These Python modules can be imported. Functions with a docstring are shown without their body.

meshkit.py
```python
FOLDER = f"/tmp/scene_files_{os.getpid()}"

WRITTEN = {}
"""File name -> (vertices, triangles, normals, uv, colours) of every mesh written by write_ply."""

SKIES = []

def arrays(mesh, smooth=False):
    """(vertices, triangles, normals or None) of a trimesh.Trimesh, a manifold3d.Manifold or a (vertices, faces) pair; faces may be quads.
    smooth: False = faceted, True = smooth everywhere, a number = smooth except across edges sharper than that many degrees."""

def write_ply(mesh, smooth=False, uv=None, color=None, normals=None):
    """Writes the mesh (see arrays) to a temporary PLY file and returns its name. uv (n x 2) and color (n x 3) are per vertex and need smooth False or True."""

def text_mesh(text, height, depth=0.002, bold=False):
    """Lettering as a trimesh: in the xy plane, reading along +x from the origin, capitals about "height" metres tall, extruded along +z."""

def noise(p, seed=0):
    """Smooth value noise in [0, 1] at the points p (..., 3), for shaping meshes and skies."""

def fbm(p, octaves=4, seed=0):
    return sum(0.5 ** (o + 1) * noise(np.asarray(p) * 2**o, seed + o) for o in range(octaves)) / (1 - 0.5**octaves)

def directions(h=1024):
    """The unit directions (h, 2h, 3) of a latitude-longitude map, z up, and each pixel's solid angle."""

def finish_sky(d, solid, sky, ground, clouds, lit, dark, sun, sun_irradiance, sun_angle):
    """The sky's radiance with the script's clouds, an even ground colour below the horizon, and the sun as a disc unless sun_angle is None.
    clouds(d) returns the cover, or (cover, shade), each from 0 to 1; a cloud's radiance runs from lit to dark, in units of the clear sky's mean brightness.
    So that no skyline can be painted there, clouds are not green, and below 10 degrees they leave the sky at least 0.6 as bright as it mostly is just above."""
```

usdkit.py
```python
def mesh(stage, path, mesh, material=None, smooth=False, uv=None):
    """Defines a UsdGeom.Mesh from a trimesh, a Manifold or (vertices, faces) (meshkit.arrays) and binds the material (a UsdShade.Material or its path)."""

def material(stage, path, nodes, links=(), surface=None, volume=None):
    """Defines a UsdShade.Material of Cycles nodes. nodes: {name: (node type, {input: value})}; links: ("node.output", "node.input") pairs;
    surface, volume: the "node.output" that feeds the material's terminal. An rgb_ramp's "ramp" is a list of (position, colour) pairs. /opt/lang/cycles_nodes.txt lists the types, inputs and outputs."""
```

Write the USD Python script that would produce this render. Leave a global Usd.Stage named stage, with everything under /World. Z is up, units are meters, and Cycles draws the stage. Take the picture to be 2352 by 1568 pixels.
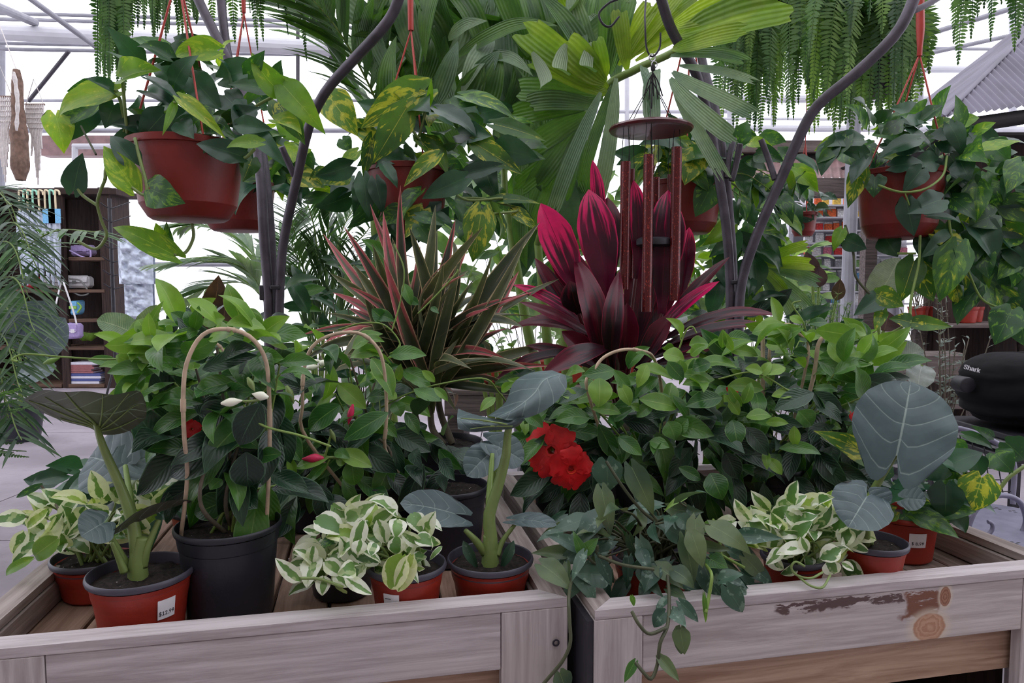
import math, random, numpy as np, trimesh
import usdkit, meshkit
from pxr import Usd, UsdGeom, UsdLux, UsdShade, Gf, Sdf, Vt

stage = Usd.Stage.CreateInMemory()
UsdGeom.SetStageUpAxis(stage, 'Z'); UsdGeom.SetStageMetersPerUnit(stage, 1.0)
UsdGeom.Xform.Define(stage, '/World'); UsdGeom.Scope.Define(stage, '/World/Looks')

# ---------------------------------------------------------------- camera, sky, exposure
FPX, PITCH, CAMZ = 1600.0, math.atan(109 / 1600), 1.1
cam = UsdGeom.Camera.Define(stage, '/World/camera')
cam.CreateHorizontalApertureAttr(36.0); cam.CreateFocalLengthAttr(36.0 * FPX / 2352)
cam.CreateFStopAttr(0.0); cam.CreateClippingRangeAttr((0.05, 200.0))
cam.CreateExposureAttr(0.0)
cam.AddTranslateOp().Set((0, 0, CAMZ)); cam.AddRotateXOp().Set(90 - math.degrees(PITCH))
SKY = 0.6
dome = UsdLux.DomeLight.Define(stage, '/World/sky')
dome.CreateIntensityAttr(SKY); dome.CreateColorAttr((0.955, 0.955, 1.0))

# ---------------------------------------------------------------- helpers
V = lambda *a: np.array(a, float)
def unit(v):
    v = np.asarray(v, float); return v / (np.linalg.norm(v) + 1e-12)
EYE = V(0, 0, CAMZ)
def ray(x, y):                      # the world direction through a photograph pixel
    a = y - 784
    return V(x - 1176, FPX * math.cos(PITCH) - a * math.sin(PITCH), -FPX * math.sin(PITCH) - a * math.cos(PITCH))
def W(x, y, Y):                     # the point Y metres ahead
    d = ray(x, y); return EYE + d * (Y / d[1])
def G(x, y, z=0.0):                 # the point at height z
    d = ray(x, y); return EYE + d * ((z - CAMZ) / d[2])
def proj(p):
    q = np.asarray(p, float) - EYE
    c, s = math.cos(PITCH), math.sin(PITCH)
    dep = q[..., 1] * c - q[..., 2] * s; up = q[..., 1] * s + q[..., 2] * c
    return 1176 + FPX * q[..., 0] / dep, 784 - FPX * up / dep
taken = {}
def numbered(path):
    n = taken.get(path, -1) + 1; taken[path] = n
    return path if n == 0 else f'{path}_{n:03d}'
LOOK = {}
def put(path, v, f, mat=None, n=None, uv=None, rnd=None):
    """One Mesh prim from arrays; faces are triangles or quads."""
    m = UsdGeom.Mesh.Define(stage, path)
    f = np.asarray(f, np.int32)
    m.CreatePointsAttr(Vt.Vec3fArray.FromNumpy(np.ascontiguousarray(v, np.float32)))
    m.CreateFaceVertexCountsAttr(Vt.IntArray.FromNumpy(np.full(len(f), f.shape[1], np.int32)))
    m.CreateFaceVertexIndicesAttr(Vt.IntArray.FromNumpy(f.ravel()))
    m.CreateSubdivisionSchemeAttr('none')
    if n is not None:
        m.CreateNormalsAttr(Vt.Vec3fArray.FromNumpy(np.ascontiguousarray(n, np.float32))); m.SetNormalsInterpolation('vertex')
    if uv is not None:
        UsdGeom.PrimvarsAPI(m).CreatePrimvar('st', Sdf.ValueTypeNames.TexCoord2fArray, 'vertex').Set(Vt.Vec2fArray.FromNumpy(np.ascontiguousarray(uv, np.float32)))
    if mat is not None:
        UsdShade.MaterialBindingAPI.Apply(m.GetPrim()).Bind(LOOK[mat])
    return m.GetPrim()
def vnormals(v, f):
    f = np.asarray(f); n = np.zeros_like(v)
    c = np.cross(v[f[:, 2]] - v[f[:, 0]], v[f[:, -1]] - v[f[:, 1]]) if f.shape[1] == 4 else np.cross(v[f[:, 1]] - v[f[:, 0]], v[f[:, 2]] - v[f[:, 0]])
    for k in range(f.shape[1]): np.add.at(n, f[:, k], c)
    return n / (np.linalg.norm(n, axis=1, keepdims=True) + 1e-12)
def meta(prim, label=None, cat=None, group=None, kind=None):
    for k, x in (('label', label), ('category', cat), ('group', group), ('kind', kind)):
        if x: prim.SetCustomDataByKey(k, x)
    return prim
class Thing:
    """An Xform at the thing's base; its parts are given in world coordinates (or in its own frame with local=True)."""
    def __init__(self, name, label, cat, base=(0, 0, 0), rotz=0.0, group=None, kind=None):
        self.path = numbered('/World/' + name); self.base = np.asarray(base, float); self.rotz = rotz
        x = UsdGeom.Xform.Define(stage, self.path); x.AddTranslateOp().Set(Gf.Vec3d(*map(float, base)))
        if rotz: x.AddRotateZOp().Set(math.degrees(rotz))
        self.prim = meta(x.GetPrim(), label, cat, group, kind)
    def part(self, name, mesh, mat, parent=None, smooth=False, label=None, local=False, kind=None):
        path = numbered((parent or self.path) + '/' + name)
        if isinstance(mesh, dict):                                   # grid surfaces with uv
            v = mesh['v'] - (0 if local else self.base)
            p = put(path, v, mesh['f'], mat, mesh.get('n') if mesh.get('n') is not None else vnormals(v, mesh['f']), mesh.get('uv'))
        else:
            v, f, n = meshkit.arrays(mesh, smooth)
            p = put(path, v - (0 if local else self.base), f, mat, n)
        meta(p, label, None, None, kind)
        return path
def struct(name, mesh, mat, smooth=False, label=None):
    path = numbered('/World/' + name)
    if isinstance(mesh, dict): p = put(path, mesh['v'], mesh['f'], mat, mesh.get('n'), mesh.get('uv'))
    else:
        v, f, n = meshkit.arrays(mesh, smooth); p = put(path, v, f, mat, n)
    meta(p, label, None, None, 'structure'); return path
def solo(name, mesh, mat, label, cat, group=None, kind=None, smooth=False):
    """A thing that is one mesh."""
    path = numbered('/World/' + name)
    v, f, n = (mesh['v'], mesh['f'], vnormals(mesh['v'], mesh['f'])) if isinstance(mesh, dict) else meshkit.arrays(mesh, smooth)
    base = V(v[:, 0].mean(), v[:, 1].mean(), v[:, 2].min())
    p = put(path, v - base, f, mat, n, mesh.get('uv') if isinstance(mesh, dict) else None)
    UsdGeom.Xformable(p).AddTranslateOp().Set(Gf.Vec3d(*base)); meta(p, label, cat, group, kind); return path
def join(*ms):
    ms = [m for m in ms if m is not None]
    vs, fs, us, n = [], [], [], 0
    for m in ms:
        v, f = (m['v'], m['f']) if isinstance(m, dict) else ((m.vertices, m.faces) if hasattr(m, 'vertices') else m)
        f = np.asarray(f)
        if f.shape[1] == 3: f = np.c_[f, f[:, 2]]
        vs.append(v); fs.append(f + n); n += len(v); us.append(m.get('uv') if isinstance(m, dict) else None)
    d = dict(v=np.vstack(vs), f=np.vstack(fs))
    if all(u is not None for u in us): d['uv'] = np.vstack(us)
    f = d['f']; tri = f[:, 2] == f[:, 3]
    d['f'] = np.vstack([f[:, :3], f[~tri][:, [0, 2, 3]]])
    return d
def boxm(lo, hi, bev=0.0):
    lo, hi = np.minimum(lo, hi), np.maximum(lo, hi)
    if bev <= 0:
        m = trimesh.creation.box(extents=hi - lo); m.apply_translation((np.asarray(lo) + hi) / 2); return m
    c = (np.asarray(lo, float) + hi) / 2; h = (np.asarray(hi, float) - lo) / 2; b = min(bev, h.min() * .45); pts = []
    for s in np.ndindex(2, 2, 2):
        sg = np.array(s) * 2 - 1
        for k in range(3):
            q = h - b; q = q.copy(); q[k] = h[k]; pts.append(c + sg * q)
    return trimesh.convex.convex_hull(np.array(pts))
def spline(pts, n=24):
    """Catmull-Rom through the points, n samples."""
    p = np.asarray(pts, float)
    if len(p) == 2: return p[0] + (p[1] - p[0]) * np.linspace(0, 1, n)[:, None]
    q = np.vstack([2 * p[0] - p[1], p, 2 * p[-1] - p[-2]])
    t = np.linspace(0, len(p) - 1 - 1e-9, n); i = t.astype(int); u = (t - i)[:, None]
    a, b, c, d = q[i], q[i + 1], q[i + 2], q[i + 3]
    return .5 * (2 * b + (c - a) * u + (2 * a - 5 * b + 4 * c - d) * u ** 2 + (3 * b - a - 3 * c + d) * u ** 3)
def tube(pts, r, sides=8, cap=True):
    p = np.asarray(pts, float); n = len(p); r = np.broadcast_to(np.asarray(r, float), (n,)) if np.ndim(r) == 0 or len(np.atleast_1d(r)) == n else np.interp(np.linspace(0, 1, n), np.linspace(0, 1, len(r)), r)
    t = np.gradient(p, axis=0); t /= np.linalg.norm(t, axis=1, keepdims=True) + 1e-12
    a = np.cross(t[0], [0, 0, 1.0]); a = np.cross(t[0], [1.0, 0, 0]) if np.linalg.norm(a) < .1 else a
    A = []; a = unit(a)
    for k in range(n):
        a = unit(a - t[k] * a.dot(t[k])); A.append(a)
    A = np.array(A); B = np.cross(t, A); ang = np.arange(sides) * 2 * np.pi / sides
    v = (p[:, None] + r[:, None, None] * (np.cos(ang)[None, :, None] * A[:, None] + np.sin(ang)[None, :, None] * B[:, None])).reshape(-1, 3)
    i, j = np.meshgrid(np.arange(n - 1), np.arange(sides), indexing='ij')
    f = np.stack([i * sides + j, i * sides + (j + 1) % sides, (i + 1) * sides + (j + 1) % sides, (i + 1) * sides + j], -1).reshape(-1, 4)
    if cap:
        v = np.vstack([v, p[0], p[-1]]); m = n * sides
        js = np.arange(sides); k = (n - 1) * sides
        c0 = np.stack([js, np.full(sides, m), np.full(sides, m), (js + 1) % sides], 1)[:, [0, 3, 1, 2]]
        f = np.vstack([f, np.stack([(js + 1) % sides, js, np.full(sides, m), np.full(sides, m)], 1), np.stack([k + js, k + (js + 1) % sides, np.full(sides, m + 1), np.full(sides, m + 1)], 1)])
    return join(dict(v=v, f=f))
def lathe(prof, c=(0, 0, 0), sides=40):
    prof = np.asarray(prof, float); n = len(prof); ang = np.arange(sides) * 2 * np.pi / sides
    v = np.stack([prof[:, 0, None] * np.cos(ang), prof[:, 0, None] * np.sin(ang), np.broadcast_to(prof[:, 1, None], (n, sides))], -1).reshape(-1, 3) + np.asarray(c)
    i, j = np.meshgrid(np.arange(n - 1), np.arange(sides), indexing='ij')
    f = np.stack([i * sides + j, i * sides + (j + 1) % sides, (i + 1) * sides + (j + 1) % sides, (i + 1) * sides + j], -1).reshape(-1, 4)
    return trimesh.Trimesh(v, np.vstack([f[:, [0, 1, 2]], f[:, [0, 2, 3]]]), process=False)
# ---- leaves
PROF = {'ellip': ([0, .06, .2, .4, .6, .8, .92, 1], [.04, .3, .72, 1, .95, .62, .28, 0], 0),
        'heart': ([0, .08, .2, .4, .6, .8, .93, 1], [.62, .88, 1, .94, .72, .4, .14, 0], .17),
        'aloc': ([0, .08, .25, .5, .72, .88, .96, 1], [.72, .9, 1, .97, .8, .52, .26, 0], .4),
        'ovate': ([0, .06, .18, .38, .6, .8, .93, 1], [.3, .62, .9, 1, .88, .58, .26, 0], .07),
        'strap': ([0, .12, .3, .5, .7, .88, .96, 1], [.22, .3, .68, .98, 1, .6, .25, 0], 0),
        'thin': ([0, .1, .3, .5, .75, .92, 1], [.5, .75, 1, .98, .7, .3, 0], 0),
        'blade': ([0, .08, .25, .5, .75, .92, 1], [.25, .6, .95, 1, .75, .3, 0], 0),
        'fish': ([0, .08, .25, .5, .75, .95, 1], [.2, .45, .75, .92, 1, .95, .8], 0),
        'round': ([0, .05, .15, .35, .6, .8, .93, 1], [.1, .45, .78, 1, .95, .7, .4, 0], 0),
        'banana': ([0, .05, .15, .4, .7, .9, .97, 1], [.1, .6, .9, 1, .95, .6, .3, 0], 0)}
def leaf(P0, P1, width, kind='ellip', hint=(0, -1, .5), bend=0., arch=.1, fold=.25, wave=0., nv=10, nu=5, twist=0., ragged=0., rng=None, curl=0.):
    """A leaf blade: a grid along its spine. hint: the way its upper face looks. arch bulges the spine towards that side, bend sideways; fold lifts both halves; curl rolls the tip down."""
    P0, P1 = np.asarray(P0, float), np.asarray(P1, float); d = P1 - P0; L = np.linalg.norm(d); t0 = d / L
    h = np.asarray(hint, float); nrm = unit(h - t0 * h.dot(t0)); side = np.cross(t0, nrm)
    C = (P0 + P1) / 2 + side * bend * L + nrm * arch * L
    kx, ky, lobe = PROF[kind]
    v = np.linspace(0, 1, nv + 1); v = v if kind in ('fish',) else 1 - (1 - v) ** 1.0
    p = ((1 - v) ** 2)[:, None] * P0 + (2 * v * (1 - v))[:, None] * C + (v ** 2)[:, None] * P1
    T = 2 * (1 - v)[:, None] * (C - P0) + 2 * v[:, None] * (P1 - C)
    if curl:
        p = p - nrm * (curl * L * np.clip(v - .55, 0, 1) ** 2)[:, None] * 2.5; T = np.gradient(p, axis=0)
    T /= np.linalg.norm(T, axis=1, keepdims=True) + 1e-12
    N = nrm - T * (T @ nrm)[:, None]; N /= np.linalg.norm(N, axis=1, keepdims=True) + 1e-12
    S = np.cross(T, N)
    if twist:
        a = twist * (v - .3)[:, None]; N, S = N * np.cos(a) + S * np.sin(a), S * np.cos(a) - N * np.sin(a)
    xs = np.linspace(0, 1, 60); w = np.interp(xs, kx, ky); w = np.convolve(np.r_[w[:1], w[:1], w, w[-1:], w[-1:]], [.1, .2, .4, .2, .1], 'valid')
    w = np.interp(v, xs, w); 
    if ky[-1] == 0: w[-1] = 0.012
    s = np.linspace(-1, 1, nu); hw = width / 2
    SS, VV = np.meshgrid(s, v); WW = w[:, None] * hw
    if rng is not None and ragged: WW = WW * (1 + ragged * rng.uniform(-1, 1, WW.shape))
    A = np.abs(SS)
    ph = 0 if rng is None else rng.uniform(0, 6.28)
    off = WW * A * math.sin(fold) + (wave * hw * np.sin(VV * 17 + ph + SS * 1.3) * A ** 1.5 * w[:, None] if wave else 0)
    lat = WW * SS * math.cos(fold)
    sh = -lobe * L * np.sin(np.pi * np.clip(A, 0, 1) ** .8) ** .8 * np.clip(1 - VV, 0, 1) ** 3 if lobe else 0 * A
    if kind == 'fish' and rng is not None: sh = sh + (VV > .99) * rng.uniform(-.09, .05, (1, nu)) * L
    pts = p[:, None] + S[:, None] * lat[..., None] + N[:, None] * off[..., None] + T[:, None] * sh[..., None]
    return grid(pts, np.stack([(SS + 1) / 2, VV], -1))
def grid(pts, uv=None):
    a, b = pts.shape[:2]
    i, j = np.meshgrid(np.arange(a - 1), np.arange(b - 1), indexing='ij')
    f = np.stack([i * b + j, i * b + j + 1, (i + 1) * b + j + 1, (i + 1) * b + j], -1).reshape(-1, 4)
    if uv is None:
        u, w = np.meshgrid(np.linspace(0, 1, b), np.linspace(0, 1, a)); uv = np.stack([u, w], -1)
    return dict(v=pts.reshape(-1, 3), f=f, uv=uv.reshape(-1, 2))
def patch(rows, nv=14, nu=9):
    """A smooth surface through rows of points (each row the same length)."""
    R = np.array([spline(r, nu) for r in rows]); return grid(np.stack([spline(R[:, k], nv) for k in range(nu)], 1))
ZO = {1: (0, 0), 2: (776, 0), 3: (1552, 0), 4: (0, 520), 5: (776, 520), 6: (1552, 520), 7: (0, 1028), 8: (776, 1028), 9: (1552, 1028)}
def Z(r, x, y): return ZO[r][0] + x * .34438, ZO[r][1] + y * .34438
def face(P0, P1, roll=0., up=.0):
    """A hint normal that looks at the camera, rolled about the leaf's own spine by roll degrees (positive tips the face to the sky)."""
    t = unit(np.asarray(P1) - P0); n = EYE - (np.asarray(P0) + P1) / 2; n = unit(n - t * n.dot(t)); b = np.cross(t, n)
    if b[2] < 0 or (abs(b[2]) < .15 and b[0] < 0): b = -b
    a = math.radians(roll); return n * math.cos(a) + b * math.sin(a)
# ---------------------------------------------------------------- materials
def srgb(*c):
    c = np.array(c, float) / 255; return tuple(np.where(c <= .04045, c / 12.92, ((c + .055) / 1.055) ** 2.4))
class Mat:
    """Collects nodes and links of one material."""
    def __init__(self): self.n, self.l, self.k = {}, [], 0
    def add(self, kind, inp=None, **link):
        self.k += 1; name = f'{kind}_{self.k}'; self.n[name] = (kind, inp or {})
        for k, src in link.items(): self.l.append((src, f'{name}.{k}'))
        return name
    def math(self, op, a, b=None, c=None):
        inp, lk = {'math_type': op}, {}
        for k, x in (('value1', a), ('value2', b), ('value3', c)):
            if isinstance(x, str): lk[k] = x
            elif x is not None: inp[k] = float(x)
        return self.add('math', inp, **lk) + '.value'
    def step(self, x, a, b, lo=0., hi=1.):
        return self.add('map_range', {'range_type': 'smoothstep', 'from_min': a, 'from_max': b, 'to_min': lo, 'to_max': hi, 'clamp': True}, value=x) + '.result'
    def mix(self, fac, a, b, typ='mix'):
        inp, lk = {'mix_type': typ}, {}
        for k, x in (('fac', fac), ('color1', a), ('color2', b)):
            if isinstance(x, str): lk[k] = x
            else: inp[k] = x
        return self.add('mix', inp, **lk) + '.color'
    def obj(self): return self.add('texture_coordinate') + '.object'
    def mapping(self, vec, scale=(1, 1, 1), loc=(0, 0, 0)): return self.add('mapping', {'scale': scale, 'location': loc}, vector=vec) + '.vector'
    def noise(self, vec, scale, detail=3, out='fac', rough=.5, dist=0.): return self.add('noise_texture', {'scale': scale, 'detail': detail, 'roughness': rough, 'distortion': dist}, **({'vector': vec} if vec else {})) + '.' + out
    def done(self, name, surf): LOOK[name] = usdkit.material(stage, '/World/Looks/' + name, self.n, self.l, surface=surf)
def plain(name, col, rough=.5, var=.12, vscale=30., bump=0., metal=0., spec=.5, bscale=150., coat=0.):
    m = Mat(); o = m.obj(); n = m.noise(o, vscale, 4)
    dark = tuple(np.array(col) * (1 - var)); lite = tuple(np.minimum(np.array(col) * (1 + var), 1))
    c = m.mix(m.step(n, .3, .7), dark, lite)
    inp = {'roughness': rough, 'metallic': metal, 'specular_ior_level': spec, 'coat_weight': coat}; lk = {'base_color': c}
    if bump: lk['normal'] = m.add('bump', {'strength': bump, 'distance': .002}, height=m.noise(o, bscale, 3)) + '.normal'
    m.done(name, m.add('principled_bsdf', inp, **lk) + '.BSDF')
def wood(name, base, dark, axis=0, rough=.75, scale=1., warm=None, extra=None):
    m = Mat(); o = m.obj(); sc = [38., 38., 38.]; sc[axis] = 2.2
    g = m.noise(m.mapping(o, tuple(np.array(sc) * scale)), 1.6, 6, rough=.62, dist=.5)
    sc2 = [160., 160., 160.]; sc2[axis] = 6
    g2 = m.noise(m.mapping(o, tuple(np.array(sc2) * scale)), 1., 3)
    blot = m.noise(o, 7., 3)
    c = m.mix(m.step(g, .32, .68), dark, base)
    c = m.mix(m.math('multiply', m.step(g2, .52, .75), .35), c, tuple(np.array(dark) * .8))
    c = m.mix(m.math('multiply', m.step(blot, .45, .75), .4), c, warm or tuple(np.array(base) * (.9, .86, .8)))
    if extra: c = extra(m, o, c)
    b = m.add('bump', {'strength': .35, 'distance': .002}, height=m.math('add', g, m.math('multiply', g2, .5))) + '.normal'
    m.done(name, m.add('principled_bsdf', {'roughness': rough, 'specular_ior_level': .25}, base_color=c, normal=b) + '.BSDF')
def leafmat(name, base, lite=None, vein=None, under=None, rough=.38, trans=.22, nv=9, slope=.35, mid=.035, latw=.0, var=.3, style=None, c2=None, c3=None, quilt=0., tcol=None, spec=.5, edge=None, pleat=0.):
    """Leaf: midrib and side veins from uv (u across, v along), tone varied leaf by leaf and in soft mottles, optional variegation."""
    m = Mat(); base = np.array(base); lite = np.array(lite if lite is not None else base * 1.5)
    uv = m.add('separate_xyz', vector=m.add('texture_coordinate') + '.UV'); u, v = uv + '.x', uv + '.y'
    a = m.math('multiply', m.math('absolute', m.math('subtract', u, .5)), 2.)
    pos = m.add('geometry') + '.position'; o = m.obj()
    rnd = m.add('object_info') + '.random'
    big = m.noise(pos, 9., 2)
    tone = m.math('add', m.math('multiply', m.math('subtract', rnd, .5), .8), m.step(big, .3, .7))
    c = m.mix(m.step(tone, .0, 1.), tuple(base), tuple(lite))
    veins = m.step(a, mid * .35, mid, 1., 0.)
    t = m.math('multiply', m.math('subtract', v, m.math('multiply', a, slope)), float(nv))
    tri = m.math('multiply', m.math('absolute', m.math('subtract', m.math('fraction', t), .5)), 2.)
    fine = m.noise(pos, 60., 3)
    if style == 'golden':      # streaks of yellow along the side veins
        st = m.add('combine_xyz', {}, x=m.math('multiply', t, .8), y=m.math('multiply', a, 1.6), z=m.math('multiply', rnd, 37.)) + '.vector'
        k = m.math('add', m.noise(st, 1.3, 5, rough=.6, dist=.4), m.math('multiply', m.math('subtract', rnd, .5), .16))
        c = m.mix(m.step(k, .55, .61), c, tuple(c2)); c = m.mix(m.step(k, .68, .72), c, tuple(c3 or c2))
    if style == 'njoy':        # a green middle with a cream margin of uneven patches
        k = m.math('add', m.math('multiply', a, .62), m.math('multiply', m.math('subtract', m.noise(pos, 40., 3, dist=.3), .5), 1.0))
        k = m.math('add', k, m.math('multiply', m.math('subtract', rnd, .5), .35))
        c = m.mix(m.step(k, .27, .31), c, tuple(c2)); c = m.mix(m.step(m.noise(pos, 55., 2), .58, .62), c, m.mix(.5, c, tuple(c3 or c2)))
    if style == 'silver':      # silver blotches
        k = m.noise(pos, 85., 3); c = m.mix(m.math('multiply', m.step(k, .58, .66), .4), c, tuple(c2))
    if style == 'margin':      # coloured margins and streaks towards the tip
        k = m.math('add', m.math('multiply', a, .5), m.math('multiply', m.noise(m.add('combine_xyz', {}, x=m.math('multiply', u, 9.), y=m.math('multiply', v, 1.5), z=m.math('multiply', rnd, 31.)) + '.vector', 1.4, 3), .55))
        k = m.math('add', k, m.math('multiply', m.math('subtract', v, .7), .85)); k = m.math('add', k, m.math('multiply', m.math('subtract', rnd, .5), .22))
        c = m.mix(m.step(k, .44, .62), c, tuple(c2)); c = m.mix(m.step(a, .82, .95), c, tuple(c3))
    if style == 'magenta':     # dark middle and base, hot pink streaks along the blade and margin
        k = m.noise(m.add('combine_xyz', {}, x=m.math('multiply', u, 7.), y=m.math('multiply', v, 1.2), z=m.math('multiply', rnd, 53.)) + '.vector', 1.5, 3)
        k = m.math('add', k, m.math('multiply', m.math('subtract', v, .5), .75)); k = m.math('add', k, m.math('multiply', m.step(a, .7, 1.), .12)); k = m.math('add', k, m.math('multiply', m.math('subtract', rnd, .5), .35))
        c = m.mix(m.step(k, .5, .7), c, tuple(c2)); c = m.mix(m.math('multiply', m.step(a, .92, .98), .5), c, tuple(c3))
    if edge is not None: c = m.mix(m.step(a, .9, .96), c, tuple(edge))
    if vein is not None:
        vf = veins if not latw else m.math('maximum', veins, m.math('multiply', m.step(tri, 1 - latw, 1.), .7))
        c = m.mix(m.math('multiply', vf, .8), c, tuple(vein))
    c = m.mix(.5, c, m.mix(m.step(fine, .3, .7), c, m.mix(1., c, (.72, .72, .72), 'multiply')))
    if pleat:
        wv = m.math('sine', m.math('multiply', u, 44.)); c = m.mix(m.math('multiply', m.step(wv, -.2, 1.), .35), c, m.mix(1., c, (.62, .68, .6), 'multiply'))
    cu = c
    if under is not None: cu = m.mix(m.add('geometry') + '.backfacing', c, tuple(under) if vein is None else m.mix(m.math('multiply', veins if not latw else vf, .8), tuple(under), tuple(np.array(vein) * .8)))
    inp, lk = {'roughness': rough, 'specular_ior_level': spec}, {'base_color': cu}
    if quilt: lk['normal'] = m.add('bump', {'strength': quilt, 'distance': .004}, height=m.math('add', m.math('multiply', m.math('sqrt', m.math('subtract', 1.001, tri)), .8), m.math('multiply', m.step(a, 0, .15), .6))) + '.normal'
    if pleat: lk['normal'] = m.add('bump', {'strength': pleat, 'distance': .003}, height=wv) + '.normal'
    p = m.add('principled_bsdf', inp, **lk) + '.BSDF'
    tr = m.add('translucent_bsdf', {}, color=m.mix(1., c, tuple(tcol or (1.5, 1.7, .55)), 'multiply')) + '.BSDF'
    m.done(name, m.add('mix_closure', {'fac': trans}, closure1=p, closure2=tr) + '.closure')

wood('weathered_wood', srgb(198, 190, 192), srgb(160, 150, 152), 0)
wood('weathered_wood_upright', srgb(196, 188, 188), srgb(160, 150, 150), 2)
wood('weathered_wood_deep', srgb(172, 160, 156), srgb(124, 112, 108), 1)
wood('bare_wood', srgb(196, 168, 146), srgb(150, 120, 100), 0)
wood('plank_wood', srgb(155, 128, 113), srgb(113, 88, 74), 1)
wood('plank_wood_grey', srgb(146, 128, 120), srgb(104, 88, 79), 1)
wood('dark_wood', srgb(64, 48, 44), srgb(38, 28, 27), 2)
wood('shelf_wood', srgb(112, 88, 74), srgb(74, 56, 48), 0)
wood('grey_timber', srgb(120, 108, 106), srgb(82, 74, 72), 0)
def knotty(m, o, c):
    """The right bench's front board: brown remnants of paint below the cap and two big knots."""
    s = m.add('separate_xyz', vector=o); x, z = s + '.x', s + '.z'; xx0, zz0 = x, z
    n = m.noise(m.mapping(o, (14, 14, 60)), 1., 5, rough=.7)
    def near(cx, cz, rx, rz):
        dx = m.math('divide', m.math('subtract', x, cx), rx); dz = m.math('divide', m.math('subtract', z, cz), rz)
        return m.math('sqrt', m.math('add', m.math('multiply', dx, dx), m.math('multiply', dz, dz)))
    x2 = m.math('add', x, m.math('multiply', m.math('subtract', m.noise(o, 38., 4), .5), .05)); z2 = m.math('add', z, m.math('multiply', m.math('subtract', m.noise(o, 52., 4), .5), .02))
    def inside(x0, x1, z0, z1, x=None, z=None):
        x, z = x or xx0, z or zz0
        a = m.math('multiply', m.step(x, x0, x0 + .012), m.step(x, x1 - .006, x1, 1, 0)); b = m.math('multiply', m.step(z, z0, z0 + .004), m.step(z, z1 - .002, z1, 1, 0))
        return m.math('multiply', a, b)
    flake = m.math('multiply', inside(KX - .28, KX - .045, .594, .6135, x2, z2), m.step(n, .44, .49))
    c = m.mix(flake, c, srgb(92, 74, 74))
    f2 = m.math('multiply', inside(KX - .05, KX + .024, .566, .613, x2, z2), m.step(n, .4, .46))
    c = m.mix(f2, c, srgb(120, 82, 68))
    for cx, cz, rx, rz, ca, cb in ((KX + .005, .548, .032, .024, srgb(184, 148, 124), srgb(168, 128, 104)), (KX + .034, .598, .011, .017, srgb(156, 116, 96), srgb(132, 92, 74))):
        d = m.math('add', near(cx, cz, rx, rz), m.math('multiply', m.math('subtract', n, .5), .3))
        ring = m.math('fraction', m.math('multiply', m.math('add', d, m.math('multiply', m.math('subtract', m.noise(o, 55., 4), .5), .9)), 2.8))
        halo = m.step(d, 1., 1.6, 1, 0); c = m.mix(m.math('multiply', halo, .75), c, srgb(202, 188, 172))
        c = m.mix(m.step(d, .9, 1.05, 1, 0), c, m.mix(m.step(ring, .2, .8), ca, cb))
    return c
KX = .577
wood('knotty_wood', srgb(198, 190, 190), srgb(162, 152, 152), 0, extra=knotty)
plain('black_paint', srgb(38, 36, 44), .5, .2)
plain('red_plastic', srgb(148, 44, 31), .42, .14, 14, .15)
plain('basket_plastic', srgb(116, 29, 25), .45, .16, 12, .1)
plain('hanger_plastic', srgb(176, 62, 54), .4, .1)
plain('black_plastic', srgb(36, 36, 46), .42, .15, 10, .15)
plain('rim_plastic', srgb(66, 63, 76), .45, .1)
plain('steel_pole', srgb(82, 76, 86), .45, .25, 20, .3, metal=.35)
plain('dark_steel', srgb(46, 42, 50), .4, .2, metal=.4)
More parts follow.
